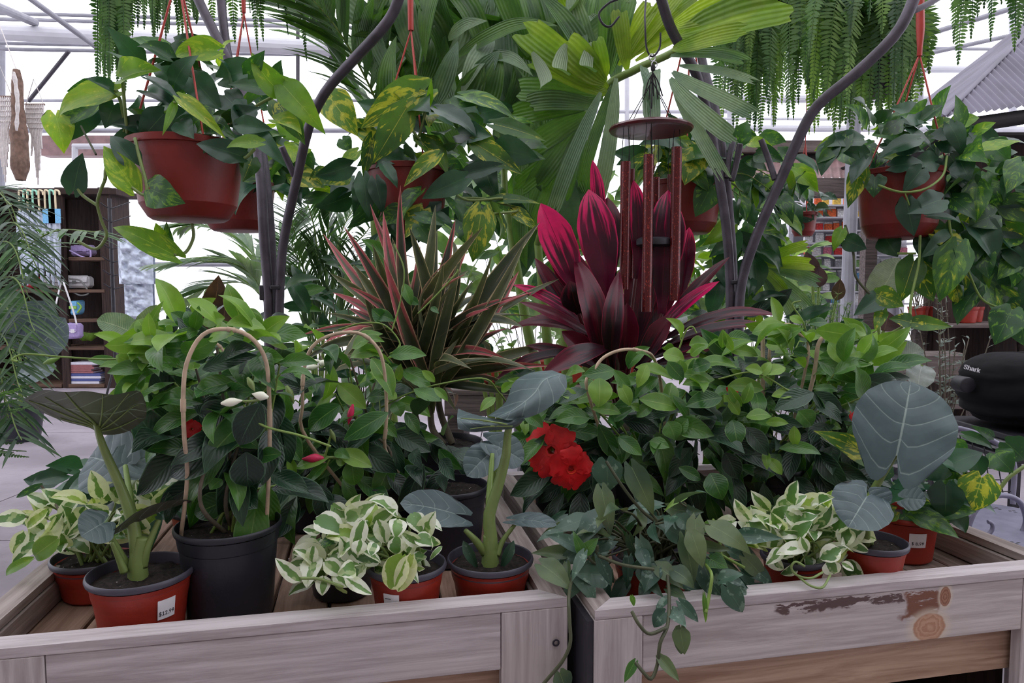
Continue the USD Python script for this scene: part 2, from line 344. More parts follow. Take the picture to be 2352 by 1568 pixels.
plain('wire_steel', srgb(60, 60, 64), .35, .1, metal=.7)
plain('bright_ring', srgb(190, 190, 195), .2, .05, metal=1.)
plain('string', srgb(26, 24, 26), .8, .1)
plain('white_pipe', srgb(196, 196, 204), .5, .06, 4)
plain('grey_pipe', srgb(148, 148, 158), .5, .12, 6, metal=.2)
plain('dark_pipe', srgb(66, 62, 72), .5, .15)
plain('bamboo', srgb(184, 162, 138), .5, .18, 40, .2)
plain('twig', srgb(112, 92, 84), .7, .2)
plain('stem_green', srgb(112, 138, 62), .45, .12)
plain('stem_pale', srgb(116, 136, 76), .4, .1)
plain('stem_dark', srgb(66, 70, 46), .6, .2)
plain('stem_brown', srgb(92, 84, 70), .7, .2, 60, .4)
plain('paper_white', srgb(226, 224, 232), .6, .03)
plain('ink', srgb(40, 38, 46), .6, .05)
plain('petal_red', srgb(196, 8, 20), .5, .12, 60)
plain('petal_orange', srgb(226, 84, 30), .5, .1)
plain('bud_white', srgb(232, 234, 214), .45, .05)
plain('bud_pink', srgb(214, 44, 92), .45, .15, 80)
plain('black_cloth', srgb(15, 15, 19), .85, .25, 18, .4, bscale=40, spec=.2)
plain('paper_bag', srgb(150, 118, 100), .8, .12, 12, .4, bscale=30)
plain('terracotta', srgb(176, 84, 56), .6, .1)
plain('lavender', srgb(168, 150, 200), .6, .12, 60)
plain('bag_white', srgb(222, 220, 224), .6, .08, 40)
plain('bag_trim', srgb(110, 110, 108), .6, .1)
plain('bag_red', srgb(190, 48, 62), .5, .15)
plain('cotton', srgb(214, 208, 206), .85, .12, 60, .4)
plain('driftwood', srgb(116, 92, 80), .8, .3, 30, .5)
plain('umbrella_mint', srgb(150, 214, 188), .35, .05)
plain('umbrella_cream', srgb(226, 210, 176), .35, .05)
plain('umbrella_film', srgb(190, 200, 216), .2, .28, 16, .3)
plain('tag_blue', srgb(110, 176, 220), .5, .15, 60)
plain('leaf_bowl', srgb(128, 176, 66), .4, .2, 40)
plain('book_red', srgb(150, 92, 96), .6, .12)
plain('book_white', srgb(214, 212, 226), .6, .05)
plain('book_blue', srgb(72, 82, 140), .6, .05)
plain('cafe_metal', srgb(128, 126, 146), .45, .1, metal=.3)
plain('white_shelf', srgb(214, 214, 222), .5, .05)
for k, c in dict(orange=(222, 104, 52), red=(196, 48, 46), green=(112, 150, 84), blue=(96, 150, 196), yellow=(226, 190, 90), white=(232, 230, 234), grey=(150, 150, 156), pink=(206, 120, 140)).items(): plain('packet_' + k, srgb(*c), .5, .3, 60)
plain('tin_roof', srgb(116, 112, 126), .45, .18, 3, metal=.35)
plain('rust_roof', srgb(132, 104, 104), .6, .2, 8)
plain('unseen_wall', srgb(150, 138, 130), .8, .1, 3)
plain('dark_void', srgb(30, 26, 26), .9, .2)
plain('moss', srgb(70, 84, 50), .9, .3)
def clay(name, a, b, speck):
    m = Mat(); o = m.obj(); n = m.noise(o, 140., 5, rough=.7); v = m.add('voronoi_texture', {'scale': 120., 'randomness': 1.}, vector=o) + '.distance'
    c = m.mix(m.step(n, .3, .7), a, b); c = m.mix(m.math('multiply', m.step(v, .1, .16, 1, 0), m.step(m.noise(o, 60., 1), .54, .6)), c, speck)
    m.done(name, m.add('principled_bsdf', {'roughness': .9, 'specular_ior_level': .2}, base_color=c, normal=m.add('bump', {'strength': .9, 'distance': .004}, height=n) + '.normal') + '.BSDF')
clay('soil', srgb(22, 19, 20), srgb(58, 50, 46), srgb(190, 184, 176))
m = Mat(); o = m.obj(); n = m.noise(o, 1.2, 5, rough=.6); n2 = m.noise(o, 22., 4)
c = m.mix(m.step(n, .35, .65), srgb(132, 124, 132), srgb(158, 149, 158)); c = m.mix(m.math('multiply', m.step(n2, .5, .8), .4), c, srgb(126, 116, 122))
m.done('concrete', m.add('principled_bsdf', {'roughness': .7, 'specular_ior_level': .3}, base_color=c, normal=m.add('bump', {'strength': .15, 'distance': .01}, height=n2) + '.normal') + '.BSDF')
# wind chime: dark red speckled enamel; lacquered wood
m = Mat(); o = m.obj(); n = m.noise(m.mapping(o, (1, 1, .5)), 420., 2)
c = m.mix(m.step(n, .6, .68), srgb(84, 15, 20), srgb(176, 66, 52))
m.done('chime_red', m.add('principled_bsdf', {'roughness': .3, 'metallic': .35, 'coat_weight': .3}, base_color=c) + '.BSDF')
plain('lacquer', srgb(78, 16, 25), .34, .3, 12, coat=.25)
# greenhouse skins: light passes, the rest scatters white
def pane(name, clear, col, tint=(.97, .97, .99)):
    m = Mat(); t = m.add('transparent_bsdf', {'color': tint}) + '.BSDF'; d = m.add('translucent_bsdf', {'color': col}) + '.BSDF'
    m.done(name, m.add('mix_closure', {'fac': 1 - clear}, closure1=t, closure2=d) + '.closure')
pane('roof_film', .8, (.95, .95, 1.)); pane('wall_film', .75, (.9, .9, .96), (.9, .9, .95))
m = Mat(); t = m.add('transparent_bsdf', {'color': (.95, .96, 1.)}) + '.BSDF'; g = m.add('principled_bsdf', {'base_color': (.75, .8, .88), 'roughness': .15}) + '.BSDF'
m.done('clear_wrap', m.add('mix_closure', {'fac': .45}, closure1=t, closure2=g) + '.closure')

# leaves
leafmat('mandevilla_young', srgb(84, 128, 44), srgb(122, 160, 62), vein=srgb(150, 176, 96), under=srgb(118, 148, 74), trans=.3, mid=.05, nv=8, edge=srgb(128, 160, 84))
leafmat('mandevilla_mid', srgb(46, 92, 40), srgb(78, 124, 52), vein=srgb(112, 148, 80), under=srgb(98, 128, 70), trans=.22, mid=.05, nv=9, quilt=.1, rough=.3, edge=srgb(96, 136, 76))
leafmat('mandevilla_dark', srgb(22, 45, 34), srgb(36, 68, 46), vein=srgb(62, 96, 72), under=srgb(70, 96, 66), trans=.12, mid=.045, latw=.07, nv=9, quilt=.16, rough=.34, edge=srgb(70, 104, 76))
leafmat('pothos_green', srgb(36, 76, 42), srgb(62, 106, 54), vein=srgb(84, 124, 66), under=srgb(86, 122, 60), trans=.28, style='golden', c2=srgb(96, 140, 50), c3=srgb(176, 186, 70), rough=.33, nv=7, mid=.03)
leafmat('pothos_lime', srgb(98, 142, 36), srgb(134, 170, 52), vein=srgb(156, 184, 84), under=srgb(120, 160, 60), trans=.4, style='golden', c2=srgb(150, 176, 54), c3=srgb(196, 198, 84), nv=7, mid=.03)
leafmat('pothos_gold', srgb(56, 96, 42), srgb(92, 132, 46), vein=srgb(186, 190, 84), under=srgb(110, 140, 60), trans=.3, style='golden', c2=srgb(178, 180, 60), c3=srgb(206, 204, 98), nv=6, mid=.03, var=.4)
leafmat('pothos_dark', srgb(33, 67, 50), srgb(54, 94, 66), vein=srgb(70, 108, 70), under=srgb(72, 104, 62), trans=.18, rough=.3, nv=7, mid=.03)
leafmat('njoy', srgb(84, 124, 66), srgb(112, 148, 82), under=srgb(150, 168, 110), trans=.2, style='njoy', c2=srgb(226, 230, 216), c3=srgb(196, 208, 160), nv=6)
leafmat('njoy_lime', srgb(126, 160, 60), srgb(152, 180, 74), under=srgb(150, 168, 110), trans=.25, style='njoy', c2=srgb(222, 226, 186), c3=srgb(180, 196, 110), nv=6)
leafmat('alocasia', srgb(70, 88, 92), srgb(88, 106, 108), vein=srgb(140, 156, 150), under=srgb(62, 56, 52), trans=.05, mid=.03, latw=.1, nv=5, slope=.25, rough=.42, quilt=.25)
leafmat('cebu', srgb(42, 74, 60), srgb(70, 100, 82), vein=srgb(90, 122, 96), under=srgb(92, 112, 76), trans=.12, style='silver', c2=srgb(150, 176, 160), rough=.36, nv=7)
leafmat('philodendron', srgb(44, 70, 48), srgb(92, 110, 70), vein=srgb(110, 132, 84), under=srgb(120, 124, 80), trans=.15, rough=.4, nv=7)
leafmat('cordyline_pink', srgb(58, 66, 52), srgb(84, 92, 66), vein=None, under=srgb(104, 112, 84), trans=.15, style='margin', c2=srgb(184, 90, 100), c3=srgb(206, 176, 150), tcol=(1.5, 1.3, .9), rough=.4)
leafmat('cordyline_green', srgb(56, 68, 50), srgb(88, 100, 66), vein=None, under=srgb(110, 116, 86), trans=.15, style='margin', c2=srgb(96, 104, 74), c3=srgb(196, 180, 146), tcol=(1.4, 1.4, .7), rough=.4)
leafmat('cordyline_hot', srgb(56, 16, 36), srgb(96, 18, 56), vein=srgb(104, 14, 46), under=srgb(120, 20, 50), trans=.3, style='magenta', c2=srgb(206, 24, 104), c3=srgb(210, 50, 110), tcol=(2.2, .5, .9), rough=.36, mid=.03)
leafmat('cordyline_dark', srgb(30, 15, 23), srgb(50, 20, 33), vein=srgb(110, 20, 40), under=srgb(62, 34, 46), trans=.12, style='magenta', c2=srgb(90, 14, 40), c3=srgb(160, 26, 64), tcol=(2., .5, .8), rough=.34, mid=.03)
leafmat('palm_broad', srgb(60, 96, 50), srgb(86, 124, 56), vein=None, under=srgb(104, 134, 96), trans=.32, nv=1, mid=.03, rough=.4, style='margin', c2=srgb(80, 118, 50), c3=srgb(70, 106, 56), pleat=.35)
leafmat('palm_lime', srgb(112, 146, 44), srgb(146, 168, 56), vein=None, under=srgb(158, 172, 96), trans=.42, nv=1, rough=.4, pleat=.35)
leafmat('palm_glaucous', srgb(88, 118, 92), srgb(124, 148, 118), vein=None, under=srgb(140, 160, 128), trans=.25, nv=1, rough=.42, pleat=.35)
leafmat('palm_fine', srgb(58, 92, 58), srgb(92, 126, 84), under=srgb(104, 132, 92), trans=.3, nv=1, rough=.42)
leafmat('palm_deep', srgb(36, 66, 44), srgb(62, 92, 58), under=srgb(74, 100, 66), trans=.2, nv=1, rough=.42)
leafmat('fern', srgb(48, 86, 46), srgb(86, 124, 62), under=srgb(86, 118, 66), trans=.3, nv=1, rough=.5)
leafmat('fern_lime', srgb(78, 118, 46), srgb(122, 156, 68), under=srgb(106, 140, 66), trans=.35, nv=1, rough=.5)
leafmat('banana_grey', srgb(104, 116, 112), srgb(134, 142, 138), vein=srgb(160, 164, 160), under=srgb(112, 106, 112), trans=.15, latw=.3, nv=24, slope=.1, rough=.45)
leafmat('banana_green', srgb(92, 118, 88), srgb(124, 144, 112), vein=srgb(160, 170, 140), under=srgb(126, 116, 130), trans=.2, latw=.3, nv=22, slope=.12, rough=.45)
leafmat('rubber_brown', srgb(70, 52, 36), srgb(96, 70, 46), vein=srgb(130, 100, 70), under=srgb(84, 60, 48), trans=.15, rough=.35)
leafmat('rubber_plum', srgb(72, 50, 56), srgb(96, 70, 74), vein=srgb(126, 100, 100), under=srgb(84, 60, 60), trans=.1, rough=.35)
leafmat('olive_grey', srgb(96, 110, 104), srgb(132, 142, 136), under=srgb(150, 156, 150), trans=.1, rough=.5)
leafmat('herb', srgb(86, 116, 72), srgb(130, 156, 100), under=srgb(120, 140, 96), trans=.3, rough=.5)
# ---------------------------------------------------------------- the setting
def slab(n, lo, hi, mat): struct(n, boxm(lo, hi), mat)
XS, YS = [-9, -5.2, -2.72, -.24, 2.24, 4.72, 9], [-2, .6, 3.05, 5.5, 7.95, 12]
fl = []
fp = struct('floor', boxm((-9, -2, -.1), (9, 12, -.012)), 'dark_void')
for i in range(len(XS) - 1):
    for j in range(len(YS) - 1):
        b = boxm((XS[i] + .004, YS[j] + .004, -.05), (XS[i + 1] - .004, YS[j + 1] - .004, 0))
        v, f, n = meshkit.arrays(b); put(numbered(fp + '/slab'), v, f, 'concrete')
BY, LX, RX, EAVE, RIDGE = 11.2, -8.4, 8.6, 5.2, 7.6
def corrug(p0, p1, z0, z1, mat, n, amp=.012, pitch=.09):
    """A corrugated sheet standing between two floor points."""
    p0, p1 = V(*p0), V(*p1); L = np.linalg.norm(p1 - p0); k = int(L / pitch * 6); t = np.linspace(0, 1, k + 1)
    d = unit(p1 - p0); nn = V(-d[1], d[0]); xy = p0 + (p1 - p0) * t[:, None] + nn * (amp * np.sin(t * L / pitch * 2 * np.pi))[:, None]
    g = grid(np.stack([np.c_[xy, np.full(k + 1, z0)], np.c_[xy, np.full(k + 1, z1)]], 0)); g['n'] = vnormals(g['v'], g['f']); return struct(n, g, mat)
corrug((LX, BY), (RX, BY), .02, EAVE, 'wall_film', 'wall_back')
corrug((LX, BY), (LX, -2), .02, EAVE, 'wall_film', 'wall_left', pitch=.18)
struct('wall_front', boxm((LX, -2.3, 0), (RX, -2.2, EAVE)), 'unseen_wall')  # opaque, out of view behind the camera; dims the light from that side
corrug((RX, BY), (RX, -2), .02, EAVE, 'wall_film', 'wall_right', pitch=.18)
rf = lambda xa, za, xb, zb: dict(v=np.array([[xa, -2.2, za], [xa, BY + .2, za], [xb, BY + .2, zb], [xb, -2.2, zb]]), f=np.array([[0, 1, 2, 3]]))
struct('ceiling', join(rf(LX - .2, EAVE, .1, RIDGE), rf(.1, RIDGE, RX + .2, EAVE)), 'roof_film')
TN = [0]
def trim(mesh, mat, label=None, smooth=40):
    TN[0] += 1; struct(f'trim_{TN[0]}', mesh, mat, smooth, label)
def pipe(a, b, r, mat, sides=12): trim(tube(spline([a, b], 2), r, sides), mat)
def hpipe(x0, x1, y, Y, r, mat, y1=None): pipe(W(x0, y, Y), W(x1, y if y1 is None else y1, Y), r, mat)
# left bay: big white duct, trusses, wires and braces under the roof
hpipe(-250, 1150, 62, 8.0, .085, 'white_pipe', 132)
for ya, yb in ((24, 60), (38, 72), (94, 122), (108, 134)): hpipe(-250, 1150, ya, 8.3, .02, 'grey_pipe', yb)
pipe(W(60, -10, 7.2), W(226, 112, 7.8), .028, 'grey_pipe'); pipe(W(-30, 5, 7), W(80, 52, 8.0), .045, 'grey_pipe')
pipe(W(158, 118, 8.2), W(66, 232, 8.4), .022, 'dark_pipe'); pipe(W(684, 30, 8), W(684, 210, 8), .02, 'dark_pipe'); pipe(W(758, 130, 8), W(832, 240, 8.2), .022, 'dark_pipe')
hpipe(-100, 1000, 300, 10.8, .035, 'grey_pipe', 300); hpipe(300, 640, 607, 10.9, .035, 'grey_pipe'); hpipe(-20, 900, 231, 10.9, .02, 'grey_pipe')
pipe(W(0, 440, 9.5), W(0, 60, 9.5), .06, 'grey_pipe')
trim(boxm(W(95, 357, 10.6), W(330, 318, 10.8)), 'rust_roof'); hpipe(168, 330, 336, 10.2, .04, 'white_pipe')
pipe(W(172, 336, 10.2), W(172, 420, 10.2), .04, 'white_pipe')
# right bay: purlins, posts, braces
for y, r in ((226, .055), (272, .02), (294, .045)): hpipe(1560, 2700, y, 10.2, r, 'white_pipe', y + 6)
for x in (1678, 1775, 2326): pipe(W(x, 420, 10.4), W(x, -60, 10.4), .05 if x != 1775 else .03, 'white_pipe')
hpipe(1650, 2500, 158, 10.6, .05, 'white_pipe', 160); hpipe(1900, 2500, 108, 9.6, .02, 'grey_pipe', 116)
pipe(W(2110, 85, 8.6), W(2420, -10, 8.0), .03, 'grey_pipe'); pipe(W(2110, 128, 9), W(2420, 60, 8.6), .025, 'grey_pipe'); pipe(W(1880, -10, 8.6), W(1930, 40, 9), .03, 'grey_pipe')
pipe(W(2112, -50, 9.4), W(2112, 250, 9.4), .045, 'grey_pipe')
a = W(1962, 240, 5.6); pipe(V(a[0], a[1], 0), V(a[0], a[1], 3.0), .052, 'grey_pipe'); hpipe(1150, 1330, 237, 10.6, .03, 'white_pipe')
hpipe(1140, 1680, 256, 10.5, .03, 'white_pipe'); hpipe(1140, 1680, 300, 10.5, .03, 'white_pipe')
for x in (1440, 1350): pipe(W(x, 420, 10.5), W(x, 180, 10.5), .035, 'white_pipe')

# ---------------------------------------------------------------- the two benches
FR, YAW = V(.087, 1.05, 0), math.radians(11.6)
UX, UY = V(math.cos(YAW), math.sin(YAW), 0), V(-math.sin(YAW), math.cos(YAW), 0)
def bench_uv(p): q = np.asarray(p) - FR; return float(q @ UX), float(q @ UY)
RT, FLOORZ, DEPTH = .631, .573, .82
def prism(poly, z0, z1):
    m = trimesh.creation.extrude_polygon(__import__('shapely').Polygon(poly), z1 - z0, engine='earcut'); m.apply_translation((0, 0, z0)); return m
def bench(label, u0, u1, legs, knots=False, seed=1, v0=0.):
    rg = random.Random(seed); b = Thing('planter_bench', label, 'planter bench', FR + UX * u0 + UY * v0, YAW, 'weathered wooden planter benches'); Wd = u1 - u0; w, t = .038, .014
    P = lambda n, m, mat, **k: b.part(n, m, mat, local=True, **k)
    P('cap_rail', prism([(0, 0), (Wd, 0), (Wd - w, w), (w, w)], RT - t, RT), 'weathered_wood')
    P('cap_rail', prism([(0, DEPTH), (w, DEPTH - w), (Wd - w, DEPTH - w), (Wd, DEPTH)], RT - t, RT), 'weathered_wood')
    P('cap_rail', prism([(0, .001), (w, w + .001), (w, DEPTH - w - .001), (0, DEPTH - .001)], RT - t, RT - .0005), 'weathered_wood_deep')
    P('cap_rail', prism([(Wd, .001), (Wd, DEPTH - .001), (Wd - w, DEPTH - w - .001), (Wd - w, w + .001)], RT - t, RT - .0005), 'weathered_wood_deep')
    la, lb = legs; zt = RT - t - .0008
    for (x0, x1, y0) in ((0, la, 0), (Wd - lb, Wd, 0), (0, la, DEPTH - .022), (Wd - lb, Wd, DEPTH - .022)):
        P('leg', boxm((x0, y0, 0), (x1, y0 + .022, zt), .0015), 'weathered_wood_upright')
    for x0 in (0, Wd - .022):
        for y0 in (.0225, DEPTH - .1): P('leg', boxm((x0, y0, 0), (x0 + .022, y0 + .0775, zt), .0015), 'weathered_wood_upright')
    for y0 in (0, DEPTH - .022): P('front_board' if y0 == 0 else 'back_board', boxm((la + .001, y0 + .001, .526), (Wd - lb - .001, y0 + .0215, zt), .0015), 'knotty_wood' if knots and y0 == 0 else 'weathered_wood')
    P('apron_board', boxm((.03, .03, .44), (Wd - .03, .05, .536), .002), 'bare_wood')
    P('apron_board', boxm((.03, DEPTH - .05, .44), (Wd - .03, DEPTH - .03, .536), .002), 'bare_wood')
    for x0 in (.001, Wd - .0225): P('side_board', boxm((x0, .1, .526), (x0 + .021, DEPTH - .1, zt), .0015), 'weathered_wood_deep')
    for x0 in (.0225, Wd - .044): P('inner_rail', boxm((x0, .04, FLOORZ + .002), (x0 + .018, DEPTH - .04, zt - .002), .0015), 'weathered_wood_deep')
    x, k = .026, 0
    while x < Wd - .05:
        wd = min(.088, Wd - .026 - x); P('floor_plank', boxm((x, .04, FLOORZ - .02 + rg.uniform(-.0015, .001)), (x + wd, DEPTH - .04, FLOORZ), .002), rg.choice(('plank_wood', 'plank_wood', 'plank_wood_grey'))); x += wd + .006
    for y0 in (.15, .42, .7): P('joist', boxm((.03, y0, FLOORZ - .075), (Wd - .03, y0 + .035, FLOORZ - .022)), 'weathered_wood')
    P('lower_panel', boxm((.024, DEPTH - .06, .05), (Wd - .024, DEPTH - .052, .438)), 'dark_wood')  # added dark panels that keep the space under the bench in shade
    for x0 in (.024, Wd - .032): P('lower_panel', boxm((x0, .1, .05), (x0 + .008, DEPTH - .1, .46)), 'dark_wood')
    P('brace', tube([V(Wd * .93, .16, .18), V(Wd * .62, .3, .42)], .022, 4), 'weathered_wood'); P('lower_shelf', boxm((.03, .06, .14), (Wd - .03, DEPTH - .06, .165)), 'dark_wood')  # dark lower shelf placed to darken the opening as well
    return b
b1 = bench('weathered wooden planter bench on the left, with bare planks showing inside', -.862, 0, (.132, .105))
b2 = bench('weathered wooden planter bench on the right, with peeling brown paint and a big knot', .026, .892, (.076, .098), True, 2, -.052)
b2.part('side_panel', boxm((-.011, .004, 0), (-.0008, .1, .614)), 'black_paint', local=True)
# rusty screw eye and hook on the left bench's right leg
sc = trimesh.creation.torus(.0045, .0014, 18, 8); sc.apply_transform(trimesh.transformations.rotation_matrix(math.pi / 2, (1, 0, 0))); sc.apply_translation((.862 - .02, -.003, .562))
b1.part('screw_eye', sc, 'dark_steel', local=True, smooth=40)
# ---------------------------------------------------------------- pots and small builders
def pot_profile(rt, rb, h, band=.0):
    lip = .012
    return [(0, 0), (rb * .92, 0), (rb, .004), (rb + (rt - .005 - rb) * .78, h * .78), (rb + (rt - .005 - rb) * .785 + .0015, h * .79), (rt - .003, h - lip)]
def pot(T, c, rt, rb, h, mat='red_plastic', rim='rim_plastic', soil=.016, parent=None):
    """A nursery pot standing at c (bottom centre): body, rolled rim, soil."""
    c = V(*c); body = lathe(pot_profile(rt, rb, h) + [(rt - .0045, h - .012), (rt - .007, h - .03), (rb * .9, .01), (0, .01)], c)
    p = T.part('pot', body, mat, smooth=35)
    T.part('rim', lathe([(rt - .004, h - .011), (rt, h - .0095), (rt + .0012, h - .005), (rt, h - .001), (rt - .002, h), (rt - .004, h - .002), (rt - .0055, h - .02)], c), rim, smooth=50)
    rs = rb + (rt - rb) * .9 - .004; n = 16; rr = np.linspace(0, 1, n); ang = np.arange(36) * 2 * np.pi / 36
    R, A = np.meshgrid(rr, np.r_[ang, 2 * np.pi], indexing='ij'); q = np.stack([R * rs * np.cos(A), R * rs * np.sin(A), 0 * R], -1) + c
    q[..., 2] = c[2] + h - soil + (meshkit.noise(q * 70, 3) - .5) * .008 + (1 - R ** 2) * .004
    g = grid(q); T.part('soil', g, 'soil'); return p
def tag_on(T, c, rt, rb, h, px, size, text, parent, th=None, z=None, extra=()):
    """A paper price sticker bent round the pot, its text printed on it. px: the photograph pixel of its centre."""
    c = V(*c)
    if th is None: d = unit(W(*px, 1.0) - EYE); th = math.atan2(-d[1], -d[0])
    def on(a, zz, off): r = (rb + (rt - .005 - rb) * (zz / h)) + off; return np.stack([c[0] + r * np.cos(a), c[1] + r * np.sin(a), c[2] + zz], -1)
    w, hh = size; r0 = rb + (rt - rb) * .5; a, zz = np.meshgrid(np.linspace(-w / 2, w / 2, 8) / r0 + th, np.linspace(z - hh / 2, z + hh / 2, 4)); 
    front, back = on(a, zz, .0022), on(a, zz, .0014)
    g = join(grid(front), grid(back[:, ::-1])); p = T.part('price_tag', g, 'paper_white', parent=parent)
    if text:
        tm = meshkit.text_mesh(text, hh * .2, .0003); tv = np.array(tm.vertices); tw = tv[:, 0].max() - tv[:, 0].min(); s = min(1., .86 * w / tw)
        tv[:, 0] = (tv[:, 0] - tv[:, 0].min() - tw / 2) * s; q = on(tv[:, 0] / r0 + th, z - hh * .3 + tv[:, 1], .0024 + tv[:, 2]); T.part('price_text', (q, np.array(tm.faces)), 'ink', parent=p)
    for (x0, x1, y0) in extra:
        a, zz = np.meshgrid(np.linspace(x0, x1, 4) / r0 + th, np.array([y0, y0 + .0012]) + z); T.part('printed_line', grid(on(a, zz, .0026)), 'ink', parent=p)
def at_pot(x, y, w, rt, h=None, zf=FLOORZ + .0012):
    """Centre of a pot's bottom from the photograph's rim: centre pixel, rim width in pixels and true radius."""
    d = ray(x, y); q = EYE + d * (2 * rt / w); return V(q[0], q[1], zf), q[2] - zf
def stalk(T, pts, r, mat='stem_green', name='stem', n=18, sides=8, parent=None):
    return T.part(name, tube(spline(pts, n), np.linspace(r[0], r[1], n) if np.ndim(r) else r, sides), mat, smooth=60, parent=parent)
E3 = lambda r, L: [W(*Z(r, x, y), Y) for x, y, Y in L]

# ---------------------------------------------------------------- three alocasias
RB = 'blue grey alocasias in red pots'
# left
c, h = at_pot(324, 1306, 226, .0752)
T = Thing('alocasia', 'tallest alocasia with a big dark leaf underside, in a red pot tagged $12.99', 'potted plant', c, group=RB)
p = pot(T, c, .0752, .057, h); tag_on(T, c, .0752, .057, h, (380, 1390), (.0265, .03), '$12.99', p, z=.062, th=math.radians(-33))
Y0 = c[1]; tp = V(c[0], c[1], c[2] + h - .014)
stalk(T, E3(7, [(905, 825, Y0), (915, 700, Y0), (880, 480, Y0), (800, 250, Y0 + .0), (690, 0, Y0 - .01), (640, -160, Y0)]), (.0125, .004), 'stem_pale')
L = [(52, 918, 1.0), (95, 896, .96), (150, 900, .94), (200, 898, .93), (260, 906, .94), (318, 897, .96), (335, 925, 1.0)]
M_ = [(52, 918, 1.0), (92, 925, 1.0), (140, 935, 1.0), (200, 948, 1.0), (255, 950, 1.01), (300, 940, 1.02), (337, 945, 1.02)]
R_ = [(52, 918, 1.0), (100, 948, 1.03), (150, 968, 1.05), (205, 982, 1.055), (238, 998, 1.06), (290, 992, 1.06), (334, 962, 1.04)]
g = patch([[W(*a) for a in (R_[k], M_[k], L[k])] for k in range(7)], 28, 15); g['f'] = g['f'][:, ::-1] if vnormals(g['v'], g['f'])[:, 2].mean() < 0 else g['f']; big = T.part('leaf', g, 'alocasia')
GP = g['v'].reshape(28, 15, 3)
def onleaf(r_, c_):                 # a point of the big blade, just off its lower face
    i, j = r_ / 6 * 27, c_ / 2 * 14; i0, j0 = min(26, int(i)), min(13, int(j)); a, b = i - i0, j - j0
    q = (GP[i0, j0] * (1 - a) * (1 - b) + GP[i0 + 1, j0] * a * (1 - b) + GP[i0, j0 + 1] * (1 - a) * b + GP[i0 + 1, j0 + 1] * a * b); return q + unit(EYE - q) * .0022
hub = onleaf(3.6, .12)
for k, e in enumerate(((2.0, 1.95), (1.2, 1.5), (.35, 1.0), (3.6, 1.95), (4.6, 1.9), (5.5, 1.4), (5.6, .5), (1.8, .15))):
    w0 = .0026 if k == 0 else .0016; T.part('leaf_rib', tube([onleaf(3.6 + (e[0] - 3.6) * t, .12 + (e[1] - .12) * t) for t in np.linspace(0, 1, 14)], np.linspace(w0, .0006, 14), 6), 'stem_pale', parent=big)
def aloc(T, r, b, t, w, Yb, Yt, roll=0, **k):
    P0, P1 = W(*Z(r, *b), Yb), W(*Z(r, *t), Yt); return T.part('leaf', leaf(P0, P1, w * .34438 / FPX * Yb, 'aloc', face(P0, P1, roll), **{'nv': 14, 'nu': 9, 'fold': .12, 'wave': .03, **k}), 'alocasia')
aloc(T, 7, (800, 120), (600, 60), 480, Y0 + .14, Y0 + .17, 10, rng=np.random.default_rng(3))
aloc(T, 7, (800, 130), (1010, 60), 300, Y0 + .13, Y0 + .17, 30)
stalk(T, E3(7, [(915, 660, Y0), (880, 400, Y0 + .06), (835, 120, Y0 + .12)]), (.007, .004), 'stem_green')
aloc(T, 7, (690, 500), (540, 590), 270, Y0 - .03, Y0 - .06, 10); 
stalk(T, E3(7, [(850, 800, Y0), (790, 690, Y0 - .01), (700, 530, Y0 - .03)]), (.008, .004), 'stem_pale'); stalk(T, E3(7, [(830, 830, Y0 - .015), (790, 730, Y0 - .02), (745, 630, Y0 - .03)]), (.006, .003), 'stem_pale')
stalk(T, E3(7, [(950, 790, Y0), (985, 660, Y0), (1060, 480, Y0 + .01)]), (.008, .004), 'stem_pale')
P0, P1 = W(*Z(7, 900, 510), Y0 + .0), W(*Z(7, 1300, 360), Y0 + .03); T.part('leaf', leaf(P0, P1, .09, 'aloc', (.0, .25, 1.0), arch=.1, fold=.3, nv=14, nu=9), 'alocasia')
stalk(T, [tp + V(-.005, 0, -.01), tp + V(-.004, 0, .03), tp + V(.004, 0, .065)], (.0165, .0095), 'stem_pale', 'sheath')
# middle
c, h = at_pot(1126, 1276, 196, .0715)
T = Thing('alocasia', 'alocasia with a folded upright leaf, in a red pot against the bench divider', 'potted plant', c, group=RB)
pot(T, c, .0715, .054, h); Y0 = c[1]; tp = V(c[0], c[1], c[2] + h - .014)
stalk(T, E3(8, [(1015, 735, Y0), (1020, 600, Y0), (1010, 450, Y0), (1070, 250, Y0), (1120, 60, Y0), (1130, -60, Y0), (1150, -170, Y0 - .01)]) + [W(1190, 955, Y0)], (.0125, .004), 'stem_pale')
rows = [[(1300, 862, Y0 - .08), (1290, 858, Y0 - .06), (1268, 850, Y0 - .02)], [(1300, 895, Y0 - .09), (1250, 872, Y0 - .06), (1218, 856, Y0 + .01)], [(1262, 935, Y0 - .09), (1225, 905, Y0 - .07), (1180, 878, Y0 + .03)],
        [(1215, 958, Y0 - .07), (1180, 940, Y0 - .06), (1160, 925, Y0 + .03)], [(1165, 965, Y0 - .06), (1140, 958, Y0 - .04), (1120, 955, Y0 + .02)]]
g = patch([[W(*q) for q in r] for r in rows], 16, 9); lf = T.part('leaf', g, 'alocasia')
rows = [[(1052, 938, Y0 + .05), (1050, 960, Y0 - .03), (1052, 985, Y0 - .05)], [(1085, 950, Y0 + .05), (1085, 968, Y0 - .06), (1085, 992, Y0 - .05)], [(1130, 960, Y0 + .02), (1130, 975, Y0 - .07), (1135, 988, Y0 - .04)], [(1175, 962, Y0 - .06), (1180, 975, Y0 - .06), (1172, 985, Y0 - .02)], [(1205, 955, Y0 - .07), (1200, 968, Y0 - .05), (1190, 978, Y0 - .01)]]
g = patch([[W(*q) for q in r] for r in rows], 14, 9); T.part('leaf', g, 'alocasia')
hub = W(1176, 978, Y0 - .055)
